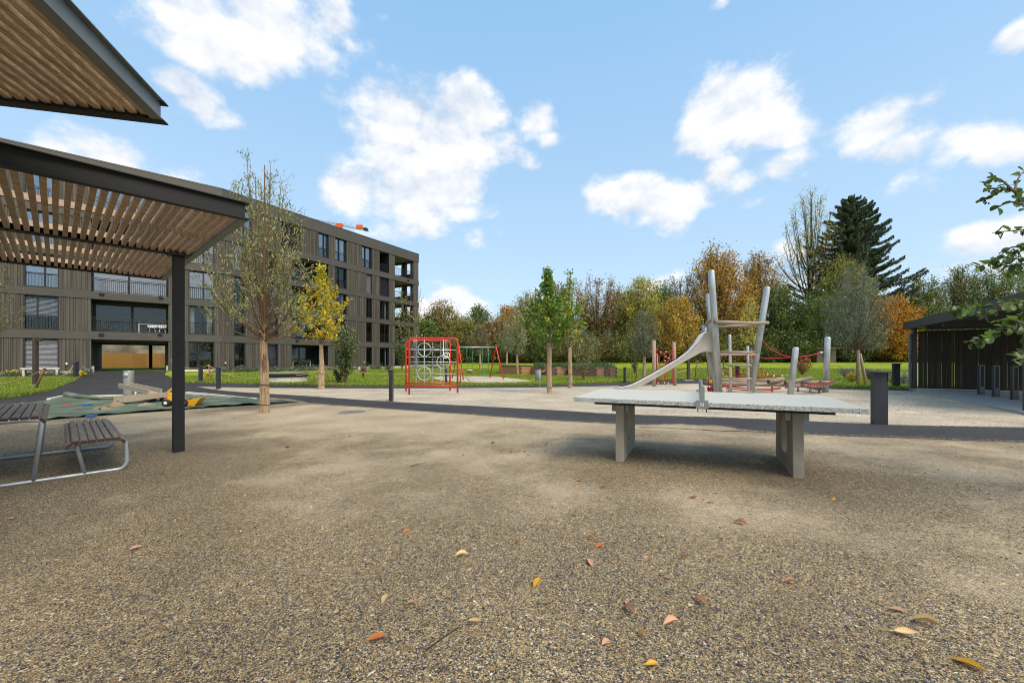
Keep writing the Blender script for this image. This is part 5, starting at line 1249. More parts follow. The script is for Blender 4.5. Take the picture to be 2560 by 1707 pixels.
for x, z, y in ((-4.5,1.2,-4.02),(-1.5,1.2,-4.02),(1.5,1.2,-4.02),(4.2,1.2,-4.02),(0,5.6,-3.02),(3.4,5.6,-3.02)): m = MB(); m.box(x-.7,x+.7,y,y+.05,z,z+1.6); m.build('window', 'frame_dark', hs_)
# ------------------------------------------------------------------ vegetation
GAIN = 1.0
def unit(v): return v/np.maximum(np.linalg.norm(v, axis=-1, keepdims=True), 1e-9)
def leafquads(C, size, aspect, rs, axis=None, axw=0., jit=.25, flat=0.):
    "rhombic leaves: centres C (n,3); axis = preferred long direction"
    n = len(C); a = unit(rs.normal(size=(n, 3)))
    if axis is not None: a = unit(a*(1-axw)+axis*axw)
    b = rs.normal(size=(n, 3)); b[:, 2] *= (1-flat); b = unit(np.cross(a, b)); nn = np.cross(a, b)
    s = size*(1+jit*rs.uniform(-1, 1, (n, 1)))
    L, Wd = a*s*.5, b*s*.5/aspect
    V = np.stack([C-L, C+Wd+nn*s*.06, C+L, C-Wd+nn*s*.06], 1).reshape(-1, 3)
    return V, np.arange(n*4).reshape(-1, 4)
def leafcols(n, pal, wts, rs, clump=None, cw=.5):
    pal = np.array(pal); w = np.array(wts, float); w /= w.sum()
    if clump is None: idx = rs.choice(len(pal), n, p=w)
    else:
        k = clump.max()+1; ci = rs.choice(len(pal), k, p=w)
        idx = np.where(rs.rand(n) < cw, ci[clump], rs.choice(len(pal), n, p=w))
    c = pal[idx]*(1+rs.uniform(-.22, .22, (n, 1))); return np.repeat(np.clip(c, .003, 1), 4, 0)
G_MAPLE = [(.07,.15,.018),(.12,.22,.024),(.20,.29,.03),(.55,.40,.02)]
def crown_part(par, V, Fc, cols, mat='leaf', name='crown'):
    o = obj(name, fastmesh(name, V, Fc, cols), mat, par); o['kind'] = 'stuff'; return o
def branchy(rs, H, base, env, nb, up=1.0, start=(0,.75), seg=6, trunk_r=.06):
    "limbs as bezier curves from the trunk to the crown envelope"
    out = []
    for i in range(nb):
        f = (i+.5)/nb; az = i*2.39996+rs.uniform(-.3, .3)
        ht = base+(H-base)*(f**.85)*.98; r = env((ht-base)/(H-base))*(.55+.45*math.sqrt(rs.rand()))
        hs = base+(ht-base)*rs.uniform(start[0], start[1])*.9 - r*.15*up; hs = max(base*.92, hs)
        p0 = np.array([0, 0, hs]); p2 = np.array([r*math.cos(az), r*math.sin(az), ht])
        p1 = p0*.5+p2*.5; p1[:2] *= 1.15; p1[2] = hs+(ht-hs)*(.5-.22*up)
        t = np.linspace(0, 1, seg)[:, None]; out.append((1-t)**2*p0+2*t*(1-t)*p1+t*t*p2)
    return out
def twigs_of(rs, br, per, ln, up=.3, lo=.3):
    T = []
    for b in br:
        L = np.linalg.norm(b[-1]-b[0]); n = max(1, int(per*(.5+L*.5)))
        for k in range(n):
            t = lo+(1-lo)*rs.rand()**.8; i = min(len(b)-2, int(t*(len(b)-1))); p = b[i]+(b[i+1]-b[i])*(t*(len(b)-1)-i)
            d = unit(b[i+1]-b[i]+unit(rs.normal(size=3))*.9*np.linalg.norm(b[i+1]-b[i])+np.array([0, 0, up])*np.linalg.norm(b[i+1]-b[i]))
            T.append((p, p+d*ln*(.4+.6*rs.rand())))
        T.append((b[-2], b[-1]))
    return T
def tube_to(m, pts, r0, r1, n=5):
    k = len(pts); m.tube([Vector(p) for p in pts], [r0+(r1-r0)*i/(k-1) for i in range(k)], n, cap=False)
def tree(name, label, cat, loc, H, base, env, nb, per, ln, nleaf, size, aspect, pal, wts, seed, up=1., start=(0,.75), trunk_r=.06, sig=.05, axw=.35, hang=0., bark='bark', leafm='leaf',
         wrap=None, group=None, cw=.5, tw_r=.004, br_r=.4, lean=0., twig_geo=True, clump_sig=None, flat=0., stakes=None, nclump_up=0.):
    rs = np.random.RandomState(seed); t = thing(name, label, cat, loc, rs.uniform(0, 6.28) if not (wrap or stakes or lean) else 0., group)
    # trunk
    k = 9; zs = np.linspace(-.1, H*.97, k); wob = np.cumsum(rs.normal(size=(k, 2))*H*.004, 0)
    tp = [(wob[i, 0]+lean*max(0, z/H)**1.3, wob[i, 1], z) for i, z in enumerate(zs)]
    m = MB(); m.tube([Vector(p) for p in tp], [max(trunk_r*(1-.92*max(0, z)/H)**.9, .004) for z in zs], 10, cap=False); m.build('trunk', bark, t)
    def cx(z): i = min(k-2, max(0, int((z+.1)/(H*.97+.1)*(k-1)))); return np.array([tp[i][0], tp[i][1], 0])
    br = [b+cx(b[0][2]) for b in branchy(rs, H, base, env, nb, up, start)]
    m = MB()
    for b in br: tube_to(m, b, trunk_r*br_r*(1-.6*b[0][2]/H), tw_r*1.3, 5)
    T = twigs_of(rs, br, per, ln, up=.3*up)
    if twig_geo:
        for a, b in T: tube_to(m, [a, (a+b)/2+rs.normal(size=3)*.01, b], tw_r*1.2, tw_r*.6, 3)
    o = m.build('branch', bark, t)
    pal = [tuple(min(.8, v*GAIN) for v in c) for c in pal]
    A = np.array([a for a, b in T]); B = np.array([b for a, b in T]); n = nleaf
    if n:
        cs = clump_sig or sig
        w = np.linalg.norm(B-A, axis=1)+.05; ti = rs.choice(len(T), n, p=w/w.sum()); f = rs.uniform(.1, 1.08, (n, 1))
        C = A[ti]+(B-A)[ti]*f+rs.normal(size=(n, 3))*np.array([cs, cs, cs*.7]); C[:, 2] -= hang*size*rs.rand(n)
        ax = unit((B-A)[ti]+np.array([0, 0, -hang*.6]))
        V, Fc = leafquads(C, size, aspect, rs, ax, axw, flat=flat)
        crown_part(t, V, Fc, leafcols(n, pal, wts, rs, ti, cw), leafm)
    if wrap:      # reed mat tied round the trunk
        h0, h1, r0_, r1_ = wrap; mm = MB(); nn = 22; vs = []; lv = 9
        for j in range(lv):
            z = h0+(h1-h0)*j/(lv-1); rr_ = r0_+(r1_-r0_)*j/(lv-1)
            for q in range(nn): w_ = 2*math.pi*q/nn; e = rr_*(1+(.07 if q % 2 else -.05)+rs.uniform(-.03, .03)); vs.append((e*math.cos(w_)+lean*max(0, z/H)**1.3+cx(z)[0]*.9, e*math.sin(w_)+cx(z)[1]*.9, z+(rs.uniform(-.03, .03) if j in (0, lv-1) else 0)))
        mm.add(vs, [(j*nn+q, j*nn+(q+1) % nn, (j+1)*nn+(q+1) % nn, (j+1)*nn+q) for j in range(lv-1) for q in range(nn)], False)
        mm.build('reed_wrap', 'reed', t)
        for f_ in (.12,.36,.93):
            z = h0+(h1-h0)*f_; c = cx(z)*.9+np.array([lean*max(0, z/H)**1.3, 0, z]); mm = MB(); mm.ring(c, (r0_+(r1_-r0_)*f_)*1.06, .007, (.05,.1,1), 20, 4); mm.build('tie', 'dark_gap', t)
    if stakes:
        for (dx, dy, tx, hz) in stakes: mm = MB(); mm.post((dx, dy, -.1), (tx, dy*.6, hz), .055, 9); mm.build('stake', 'round_post_wood', t)
    return t
def envf(kind, R):
    f = {'round': lambda u: R*(max(0, math.sin(math.pi*min(1, .08+.92*u**.8)))**.6+.05), 'egg': lambda u: R*(max(0, math.sin(math.pi*u**.65))**.7+.05),
         'vase': lambda u: R*(.25+.9*u*(1-u)**.35*1.5 if u < 1 else .1), 'cone': lambda u: R*(1-u)**.8+.06, 'willow': lambda u: R*(.35+.75*math.sin(math.pi*min(1, u*.95+.05))**.8)*(1-.45*u),
         'young': lambda u: R*(math.sin(math.pi*min(1, .12+u))**.8 if u < .55 else max(.06, math.cos((u-.1)*1.75)**2*.9)) }[kind]
    return f
def hz(p, top_py): return CZ-(top_py-HY)/F*p.y-p.z
GAIN = 1.25
def pear(R, a=.75): return lambda u: R*min(1, (u+.10)*3.4)**.7*(1 if u < a*.62 else max(.09, 1-(u-a*.62)/(a*.42)))
# the wrapped trees of the square
p = gp(662,1031.5); Hh = hz(p, 398)
tree('willow_tree', 'tall narrow-leaved willow with a reed wrapped trunk, nearest tree on the gravel', 'tree', p, Hh, 1.95, lambda u: 1.62*(.70+.35*math.sin(math.pi*min(1, u*1.1+.1)))*(1-.62*u**1.8), 42, 8, .46, 6800, .088, 4.0,
     [(.20,.23,.08),(.30,.32,.13),(.14,.16,.06),(.40,.30,.07),(.36,.38,.20)], [3,3,2,1.3,1.5], 21, up=1.3, start=(0,.30), trunk_r=.075, sig=.055, axw=.6, bark='bark_brown', wrap=(-.05,2.02,.115,.068), tw_r=.0042, br_r=.34, lean=-.08)
p = gp(804,972.5); Hh = hz(p, 652)
tree('maple_tree', 'small tree with bright yellow foliage and a reed wrapped trunk', 'tree', p, Hh, 2.25, pear(1.28, .82), 34, 9, .30, 5200, .095, 1.25,
     [(.62,.44,.015),(.50,.42,.025),(.28,.32,.025),(.13,.20,.02),(.62,.33,.015)], [4,3,2.2,1,.8], 22, up=1.0, start=(0,.6), trunk_r=.06, sig=.06, axw=.2, wrap=(-.05,2.10,.14,.075), br_r=.35)
p = gp(1373,982.5); Hh = hz(p, 668)
tree('maple_tree', 'dense green maple with a reed wrapped trunk, nearest of the pair left of the slide', 'tree', p, Hh, 2.0, pear(1.22, .80), 34, 9, .26, 5600, .105, 1.2,
     G_MAPLE+[(.30,.26,.02)], [3,3,1.2,.45,.4], 23, up=1.1, start=(0,.6), trunk_r=.055, sig=.06, axw=.2, wrap=(-.05,2.05,.105,.08), br_r=.35)
p = gp(1424,970); Hh = hz(p, 672)
tree('maple_tree', 'sparser yellow green maple with wrapped trunk, farther of the pair left of the slide', 'tree', p, Hh, 2.25, pear(1.12, .80), 24, 7, .34, 1250, .11, 1.2,
     [(.22,.30,.03),(.12,.19,.02),(.30,.33,.04),(.40,.32,.03)], [3,2,2,.7], 24, up=1.0, start=(0,.6), trunk_r=.05, sig=.08, axw=.2, wrap=(-.05,2.05,.11,.08), br_r=.35)
GAIN = 1.45
p = gp(2146,963.5); Hh = hz(p, 655)
tree('willow_tree', 'silvery green willow held by two leaning stakes, left of the shelter', 'tree', p, Hh, 1.65, lambda u: 1.55*(.45+.65*math.sin(math.pi*min(1, u+.08)))*(1-.45*u), 52, 12, .40, 11000, .085, 3.4,
     [(.10,.13,.075),(.17,.20,.13),(.07,.09,.05),(.26,.29,.21),(.12,.12,.05)], [3,3,2,1.5,1], 25, up=1.3, start=(0,.4), trunk_r=.06, sig=.09, axw=.5, tw_r=.004, br_r=.35, stakes=[(-.10,-.15,-.08,1.55),(.28,-.1,.02,1.40)])
p = gp(1610,946); Hh = hz(p, 776)
tree('willow_tree', 'grey green young willow with a wrapped trunk behind the left net post', 'tree', p, Hh, 1.6, envf('egg', 1.15), 36, 9, .42, 5200, .12, 3.0,
     [(.12,.14,.08),(.20,.21,.13),(.09,.10,.05),(.17,.15,.08)], [3,2,2,1], 26, up=1.2, start=(0,.5), trunk_r=.06, sig=.12, axw=.4, wrap=(-.05,1.75,.13,.10), tw_r=.006)
GAIN = 1.45
for (bx, by, top, R_, sd, pal, w, lb, base_) in (
    (1200.5,926,805,1.15,31,[(.20,.16,.08),(.16,.16,.07),(.12,.09,.05)],[1,1,1.4],'thin brownish young tree with a wrapped trunk behind the swing',1.7),
    (1267,913,800,1.6,32,[(.15,.17,.09),(.22,.23,.13),(.28,.26,.12)],[2,2,1],'pale grey green young tree left of the wrapped trunk by the bed lid',1.7),
    (1294,937,770,1.15,33,[(.13,.17,.08),(.22,.23,.12),(.34,.30,.13)],[2,2,1],'pale green young tree with a wrapped trunk in front of the lidded raised bed',1.8),
    (1878,925,738,1.0,34,[(.42,.36,.07),(.52,.40,.05),(.30,.30,.06)],[2,2,1],'thin yellowing young tree standing behind the tower ladder',1.9)):
    p = gp(bx, by); Hh = hz(p, top)
    tree('young_tree', lb, 'tree', p, Hh, base_, envf('egg', R_), 24, 7, .42, 2600 if sd != 34 else 1100, .15, 1.8, pal, w, sd, up=1.2, start=(0,.5), trunk_r=.05, sig=.13, axw=.3, wrap=(-.05,base_+.1,.12,.09), tw_r=.007, group='young wrapped trees on the lawn')
p = gp(1024,931); Hh = hz(p, 712)
tree('young_tree', 'almost bare young tree in front of the building corner', 'tree', p, Hh, 2.2, envf('vase', 1.7), 22, 5, .55, 420, .15, 1.5, [(.28,.28,.05),(.14,.18,.04)], [1,1], 35, up=1.5, start=(0,.3), trunk_r=.06, sig=.1, bark='bark', tw_r=.008)
def shrub(name, label, cat, px, py, top, Rpx, pal, wts, n, size, seed, asp=1.6, stems=7, sig=.1, bark='bark_brown', group=None, up=1.4, flat=0.):
    p = gp(px, py); H = hz(p, top); R = Rpx/F*p.y; rs = np.random.RandomState(seed)
    t = thing(name, label, cat, p, 0, group); m = MB(); T = []
    for i in range(stems):
        az = i*2.4+rs.rand(); r = R*(.3+.7*rs.rand()); h = H*(.65+.35*rs.rand()); q0 = np.array([rs.normal()*.05, rs.normal()*.05, -.02]); q2 = np.array([r*math.cos(az), r*math.sin(az), h]); q1 = (q0+q2)/2*np.array([.7,.7,1.1])
        tt_ = np.linspace(0, 1, 6)[:, None]; b = (1-tt_)**2*q0+2*tt_*(1-tt_)*q1+tt_**2*q2; tube_to(m, b, .018*min(1.4, H), .004, 5)
        T += twigs_of(rs, [b], 9, R*.45, up=.3*up, lo=.15)
    for a, b in T: tube_to(m, [a, b], .005, .003, 3)
    m.build('stem', bark, t); pal = [tuple(v*1.25 for v in c_) for c_ in pal]; A = np.array([a for a, b in T]); B = np.array([b for a, b in T]); ti = rs.randint(0, len(T), n)
    C = A[ti]+(B-A)[ti]*rs.uniform(0, 1.1, (n, 1))+rs.normal(size=(n, 3))*sig; V, Fc = leafquads(C, size, asp, rs, unit((B-A)[ti]), .3, flat=flat)
    crown_part(t, V, Fc, leafcols(n, pal, wts, rs, ti, .5), name='foliage'); return t
shrub('tall_shrub', 'tall leafy green shrub on the lawn behind the yellow tree', 'shrub', 862,958, 818, 42, [(.08,.11,.04),(.14,.17,.06),(.24,.25,.12),(.05,.075,.025)], [3,3,1.5,2], 4200, .12, 41, stems=13, sig=.14)
shrub('bare_shrub', 'nearly leafless shrub with spreading stems in front of the raised beds', 'shrub', 1457,950, 835, 42, [(.22,.26,.10),(.15,.19,.07)], [1,1], 900, .11, 42, stems=9, sig=.1)
shrub('conical_shrub', 'small dark upright shrub beside a leaning stake right of the raised beds', 'shrub', 1587,936, 903, 9, [(.05,.09,.03),(.09,.12,.05)], [1,1], 700, .08, 43, stems=5, sig=.06)
shrub('red_shrub', 'small rusty red shrub behind the short steel playground post', 'shrub', 2006,938, 898, 22, [(.26,.10,.04),(.20,.07,.03),(.30,.18,.06)], [2,2,1], 900, .09, 44, stems=8, sig=.07)
shrub('leafy_shrub', 'green shrub at the foot of the building corner behind the climbing frame', 'shrub', 1005,925, 842, 22, [(.10,.15,.05),(.17,.20,.08)], [2,1], 2200, .14, 45, stems=9, sig=.15)
shrub('dark_shrub', 'low dark green shrub at the base of the tall leafy shrub', 'shrub', 845,957, 927, 17, [(.045,.08,.02),(.08,.12,.03)], [2,1], 900, .08, 46, stems=6, sig=.07)
LV = [(.14,.12,.17),(.11,.13,.09),(.20,.18,.22),(.08,.11,.05)]
pl = [(2120,950,922,24,LV,'grey violet lavender bush left of the staked willow'),(2178,951,924,20,LV,'grey violet lavender bush right of the staked willow'),(2133,957,936,12,[(.10,.16,.04),(.55,.42,.03)],'low green perennial with yellow flowers beside the willow stakes'),
      (2225,957,930,18,[(.12,.17,.06),(.22,.24,.13)],'green perennial clump left of the shelter bollard'),(2262,962,938,17,[(.16,.19,.11),(.45,.47,.38)],'pale variegated perennial clump beside the shelter wall'),(2205,960,940,14,[(.42,.36,.06),(.12,.17,.05)],'small yellow green perennial in the planting bed near the shelter')]
for i, (x, y, tp_, r_, pal, lb) in enumerate(pl): shrub('perennial', lb, 'plant', x, y, tp_, r_, pal, [2]*len(pal), 1700, .07, 50+i, asp=3, stems=12, sig=.07)
for i, (x, y, tp_, r_, pal, lb) in enumerate([(24,942,929,10,[(.75,.52,.01),(.10,.16,.03)],'clump of yellow flowers at the left edge below the cladding'),(38,941,930,8,[(.75,.52,.01),(.10,.16,.03)],'clump of yellow flowers beside the left end of the white bench'),(201,942,930,9,[(.75,.52,.01),(.10,.16,.03)],'clump of yellow flowers behind the left drive bollard'),(515,941,930,9,[(.70,.55,.03),(.10,.16,.03)],'clump of yellow flowers between the pergola post and the fence stake'),(215,938,925,12,[(.16,.20,.14),(.30,.32,.28)],'grey green plant at the left corner of the passage')]):
    shrub('flower_clump', lb, 'flowers', x, y, tp_, r_, pal, [3,2], 420, .09, 70+i, asp=1.3, stems=6, sig=.06)
# loose strip of plants and pale kerb along the foot of the building: far too many to count
def strip(name, px0, px1, y_of, n, H, pal, wts, size, seed, asp=2.5, depth=1.0):
    rs = np.random.RandomState(seed); C = []; k = 130
    cx_ = rs.uniform(px0, px1, k)
    base = [gp(x, y_of(x)+rs.uniform(-1, 1)*depth) for x in cx_]; ci = rs.randint(0, k, n)
    hs_ = H*(.3+rs.rand(k)); B = np.array([[b.x, b.y, b.z] for b in base])[ci]
    u = rs.rand(n)**.7; B = B+np.c_[rs.normal(size=n)*.16, rs.normal(size=n)*.16, hs_[ci]*u]
    V, Fc = leafquads(B, size, asp, rs, np.tile(np.array([[0,0,1.]]), (n, 1)), .5); o = obj(name, fastmesh(name, V, Fc, leafcols(n, pal, wts, rs, ci, .7)), 'leaf'); o['kind'] = 'stuff'
    o['label'] = 'loose strip of low grey green plants along the foot of the building'
FL = [(.10,.13,.07),(.20,.21,.19),(.17,.15,.22),(.07,.11,.03),(.45,.44,.42)]
strip('low_plants', 540, 985, lambda x: 931-(x-540)*.021, 14000, .42, FL, [4,2,1.3,3,.5], .10, 61)
strip('low_plants', -20, 222, lambda x: 942.5-x*.006, 5000, .30, FL, [4,2,1.5,3,.5], .08, 62)
strip('low_plants', 1030, 1120, lambda x: 921, 2500, .4, FL, [4,2,1,3,.5], .10, 63)
pk = thing('pale_kerb', 'pale kerb stones along the planting strip in front of the building', 'kerb', (-24,33,.2))
for M_, t0, t1 in ((ML, .2, PL0-.6), (ML, PL1+.6, LEN_L-.5), (MR, .2, LEN_R)):
    k = int((t1-t0)/1.0)
    for i in range(k):
        a = t0+(t1-t0)*i/k; m = MB(M_); zz = G(*(M_@Vector((a, 1.2, 0))).to_2d()); m.box(a+.02, a+(t1-t0)/k-.02, 1.15, 1.35, zz-.1, zz+.14); m.build('kerb_stone', 'white_concrete', pk, world=True)
for loop, top, sd in ((bedB[1], bedB[2], 64), (bedC[1], bedC[2], 65)):
    rs = np.random.RandomState(sd); L = np.array([[p.x, p.y] for p in loop]); a0, a1 = L.min(0), L.max(0); n = 3500
    C = np.c_[rs.uniform(a0[0]+.1, a1[0]-.1, n), rs.uniform(a0[1]+.2, a1[1]-.1, n), top-.05+.42*rs.rand(n)**1.5]
    V, Fc = leafquads(C, .13, 3, rs, np.tile(np.array([[0,0,1.]]), (n, 1)), .5); o = crown_part(bedB[0] if sd == 64 else bedC[0], V-np.array((bedB[0] if sd == 64 else bedC[0]).location), Fc, leafcols(n, [(.08,.14,.05),(.14,.20,.08),(.05,.09,.03)], [2,1,1], rs), name='plants')

# ---- trees beyond the meadow
GAIN = 1.3
OR = [(.44,.22,.03),(.50,.28,.035),(.30,.16,.03),(.17,.15,.035),(.24,.23,.045)]
YE = [(.38,.34,.06),(.27,.28,.05),(.18,.22,.045),(.44,.34,.05)]
BR = [(.22,.14,.055),(.31,.19,.06),(.15,.11,.045),(.25,.21,.06)]
OL = [(.17,.17,.04),(.25,.22,.045),(.11,.13,.03),(.34,.24,.04)]
GR = [(.08,.14,.028),(.13,.19,.035),(.05,.09,.02),(.22,.23,.045)]
DG = [(.035,.065,.015),(.060,.10,.02),(.095,.12,.026),(.16,.12,.03)]
def bgtree(px, d, top, hw, kind, pal, wts, seed, label, n=8000, base=.25, size=.30, name='autumn_tree', sig=.38, nb=46, dens=9, bark='bark_dark', up=1., leafm='leaf_dense', tr=None, cw=.55, group='trees beyond the meadow'):
    z = G(PX(px, d), d); H = CZ-(top-HY)/F*d-z; R = hw/F*d*1.27
    return tree(name, label, 'tree', (PX(px, d), d, z), H, H*base, envf(kind, R), nb, dens*.5, R*.34, int(n*1.5), size*.78, 1.35, pal, wts, seed, up=up, start=(0,.6), trunk_r=tr or H*.018, sig=sig, axw=.1, leafm=leafm, bark=bark, tw_r=.02, br_r=.42, cw=cw, twig_geo=True, flat=.25, group=group)
W4 = [3,3,2,1]
bgtree(1022,63,775,38,'round',YE,W4,101,'yellow green tree just right of the building corner',7000,.12)
bgtree(1062,62,800,34,'round',GR,W4,102,'bright green bushy tree behind the left part of the climbing frame',6500,.1)
bgtree(1105,66,756,42,'round',BR+OL,[2,2,2,1,2,2,2,1],103,'brown topped tree above the climbing frame',6500,.2,sig=.4)
bgtree(1150,63,792,42,'round',OL,W4,104,'olive brown round tree behind the swing frame',7500,.1)
bgtree(1196,67,762,34,'egg',GR,W4,105,'green topped tree above the right leg of the swing',6500,.2)
bgtree(1238,62,800,38,'round',BR,W4,106,'brown bushy tree to the right of the swing',6500,.08)
bgtree(1272,64,764,34,'round',OR,[3,3,3,1,1],107,'orange brown tree left of the green maple',7500,.12)
bgtree(1325,67,730,40,'round',OL,W4,108,'open olive tree partly hidden by the green maple',6500,.2,sig=.38)
bgtree(1400,66,712,40,'egg',BR+GR[:2],[2,2,1,1,2,1],109,'brown green tree between the two wrapped maples',7000,.15)
bgtree(1495,65,698,52,'vase',BR,[3,3,2,1],110,'tall brown tree with open branches left of the yellow tree',5200,.28,sig=.38,nb=52,up=1.4)
bgtree(1562,67,720,36,'round',YE+OL,[1,2,2,1,2,1,1,1],111,'yellow olive tree behind the grey young willow',7000,.15)
bgtree(1606,65,694,46,'round',YE,[4,2,2,2],112,'large bright yellow green tree above the raised beds',9500,.18)
bgtree(1655,68,706,28,'egg',GR,W4,113,'narrow green tree right of the yellow tree',6000,.2)
bgtree(1700,68,688,30,'vase',BR,W4,114,'reddish brown half bare tree left of the big orange maple',2600,.3,sig=.4,up=1.4)
bgtree(1690,60,745,50,'round',OR+YE[:1],[3,3,2,1,2,2],115,'low orange and yellow tree behind the net posts',9000,.08)
bgtree(1790,66,618,72,'egg',OR,[4,3,3,3,1],116,'large orange maple behind the tallest steel post',15000,.16,size=.34,nb=64,sig=.5)
bgtree(1893,69,630,52,'egg',OR,[3,1,4,4,1],117,'darker orange brown maple right of the large orange maple',11000,.16,size=.32,nb=56)
bgtree(2022,72,474,60,'egg',[(.48,.40,.10),(.36,.33,.08),(.24,.24,.08)],[2,2,1],118,'tall nearly bare poplar with sparse yellow leaves beside the spruce',4200,.36,size=.27,name='poplar_tree',nb=46,sig=.34,up=1.4,tr=.36,group='tall trees at the right')
bgtree(1945,63,712,44,'round',DG+GR,[3,3,2,1,2,2,2,1],119,'dark green tree right of the leaning playground post',9000,.1)
bgtree(2010,62,742,50,'round',DG+GR[:2],[3,3,2,1,2,1],120,'broad dark green tree behind the rightmost steel post',9500,.06)
bgtree(2108,63,636,50,'round',[(.26,.25,.04),(.17,.19,.03),(.10,.13,.025),(.33,.28,.04)],W4,121,'yellow green tree rising behind the staked willow',10000,.12)
bgtree(2075,61,745,40,'round',[(.09,.14,.07),(.14,.19,.10),(.06,.10,.05)],[2,2,1],122,'blue green tree left of the staked willow',7500,.06)
bgtree(2225,60,738,52,'round',[(.52,.25,.012),(.42,.20,.015),(.30,.16,.02),(.18,.13,.02)],[4,3,2,1],123,'vivid orange tree left of the shelter roof',9500,.06)
bgtree(2310,66,690,50,'round',[(.13,.16,.04),(.20,.20,.05),(.08,.11,.025)],[2,2,2],124,'olive green tree above the left corner of the shelter roof',9500,.1)
bgtree(2400,70,664,52,'egg',[(.12,.15,.04),(.22,.14,.05),(.17,.19,.05),(.08,.10,.025)],[2,1.4,2,1],125,'tall green and brown tree above the shelter roof',9000,.15)
bgtree(2480,64,672,52,'round',[(.14,.17,.05),(.22,.22,.06),(.09,.12,.03)],[2,2,2],126,'green tree behind the overhanging alder twigs',9000,.1)
bgtree(2575,66,650,60,'round',GR+YE[:2],[2,2,2,1,1,1],127,'green tree at the right edge above the shelter',9000,.1)
bgtree(2660,64,690,60,'round',GR,W4,128,'green tree beyond the right edge of the frame',6000,.1)
for i, (px, top, hw, pal, wt) in enumerate([(1060,835,60,DG,W4),(1130,842,60,BR+DG,[2,1,1,1,2,2,2,1]),(1215,838,60,DG,W4),(1300,828,60,DG,W4),(1345,815,45,YE+DG,[2,2,1,1,2,2,1,1]),(1390,836,60,DG+BR,W4+[1,1,1,1]),(1470,842,60,BR+DG,[2,2,1,1,2,2,2,1]),(1550,842,60,DG+OL,W4+[1,1,1,1]),(1620,830,50,DG+GR,W4+[1,1,1,1]),
        (1700,832,60,DG+YE,W4+[1,1,1,1]),(1780,818,60,OL+DG,W4+[2,2,2,1]),(1860,822,60,DG,W4),(1940,822,60,DG+GR,W4+[1,1,1,1]),(2120,838,60,DG,W4),(2200,838,60,OR+DG,[2,2,2,1,1,2,2,2,1]),(2270,826,50,GR+DG,W4+[2,2,2,1]),(2360,820,70,GR,W4),(2470,820,70,GR,W4),(2580,815,80,GR,W4),(2010,835,40,DG,W4)]):
    wh = ['at the building corner','behind the left half of the climbing frame','behind the swing','left of the green maple','under the orange branch by the maple trunk','between the two wrapped trunks','behind the bare shrub','left of the grey young willow','behind the left net post','behind the net and slide foot','under the large orange maple','behind the ladder','behind the leaning post','behind the staked willow','with orange leaves left of the shelter','at the left corner of the shelter','behind the slatted wall, left part','behind the slatted wall, right part','behind the right end of the shelter','beside the garden hut'][i]
    col = 'olive brown' if pal[0] in BR+OL+YE+OR else 'dark green'
    bgtree(px, 61.5+(i % 3)*.8, top, hw, 'round', pal, wt, 200+i, 'tall %s hedge tree %s' % (col, wh), 6500, .02, size=.27, name='hedge_tree', nb=36, sig=.5, group='hedge trees along the meadow edge')
# second, deeper rank so that no daylight shows under the crowns
rs = np.random.RandomState(5); n = 60000; X = rs.uniform(-22, 95, n); Y = 68+rs.uniform(0, 9, n)+rs.normal(size=n)*.5
hh = 5.2+1.8*np.sin(X*.31)+1.2*np.sin(X*.83+1); Z = .6+hh*rs.rand(n)**.8
V, Fc = leafquads(np.c_[X, Y, Z], .5, 1.3, rs); o = obj('undergrowth', fastmesh('undergrowth', V, Fc, leafcols(n, DG+[(.07,.06,.02)], [3,3,2,1,1.5], rs)), 'leaf_dense'); o['kind'] = 'stuff'; o['label'] = 'dark wood behind the first row of meadow trees'

# spruce
def spruce(px, d, top, loc_label, seed=9):
    z = G(PX(px, d), d); H = CZ-(top-HY)/F*d-z; rs = np.random.RandomState(seed)
    t = thing('spruce_tree', loc_label, 'tree', (PX(px, d), d, z), 0, 'tall trees at the right'); m = MB(); m.tube([(0,0,0),(.1,0,H*.5),(0,0,H)], [.55,.32,.03], 10); m.build('trunk', 'bark_dark', t)
    m = MB(); C = []; AX = []; nb = 340
    for i in range(nb):
        u = (i+.5)/nb; h = H*(.10+.885*u); L = (146/F*d)*(1-u)**.48*(.58+.46*rs.rand())+.15; az = i*2.39996+rs.uniform(-.3, .3)
        if rs.rand() < .12: L *= 1.22
        dx, dy = math.cos(az), math.sin(az); pts = []
        for k in range(8): s = k/7; pts.append(np.array([dx*L*s, dy*L*s, h-L*.20*math.sin(s*2.2)+L*.22*s**2.5]))
        tube_to(m, pts, .075*(1-u)+.015, .012, 4)
        kk = int(50+62*L)
        for _ in range(kk):
            s = rs.rand()**.75*.97+.03; q = min(6, int(s*7)); p_ = pts[q]+(pts[q+1]-pts[q])*(s*7-q); side = (rs.rand()-.5)*2*L*.16*(1.15-s)
            hang = rs.rand()**1.5*.55*(1-.3*u); C.append(p_+np.array([-dy*side, dx*side, -hang])); AX.append([dx*.5, dy*.5, -.75])
    m.build('branch', 'bark_dark', t); C = np.array(C); AX = unit(np.array(AX)); V, Fc = leafquads(C, .36, 2.6, rs, AX, .6)
    crown_part(t, V, Fc, leafcols(len(C), [(.032,.058,.020),(.050,.082,.026),(.080,.105,.030),(.09,.08,.03)], [3,3,1.5,.6], rs), 'needle', 'needles')
spruce(2130, 70, 483, 'tall dark spruce towering over the staked willow')
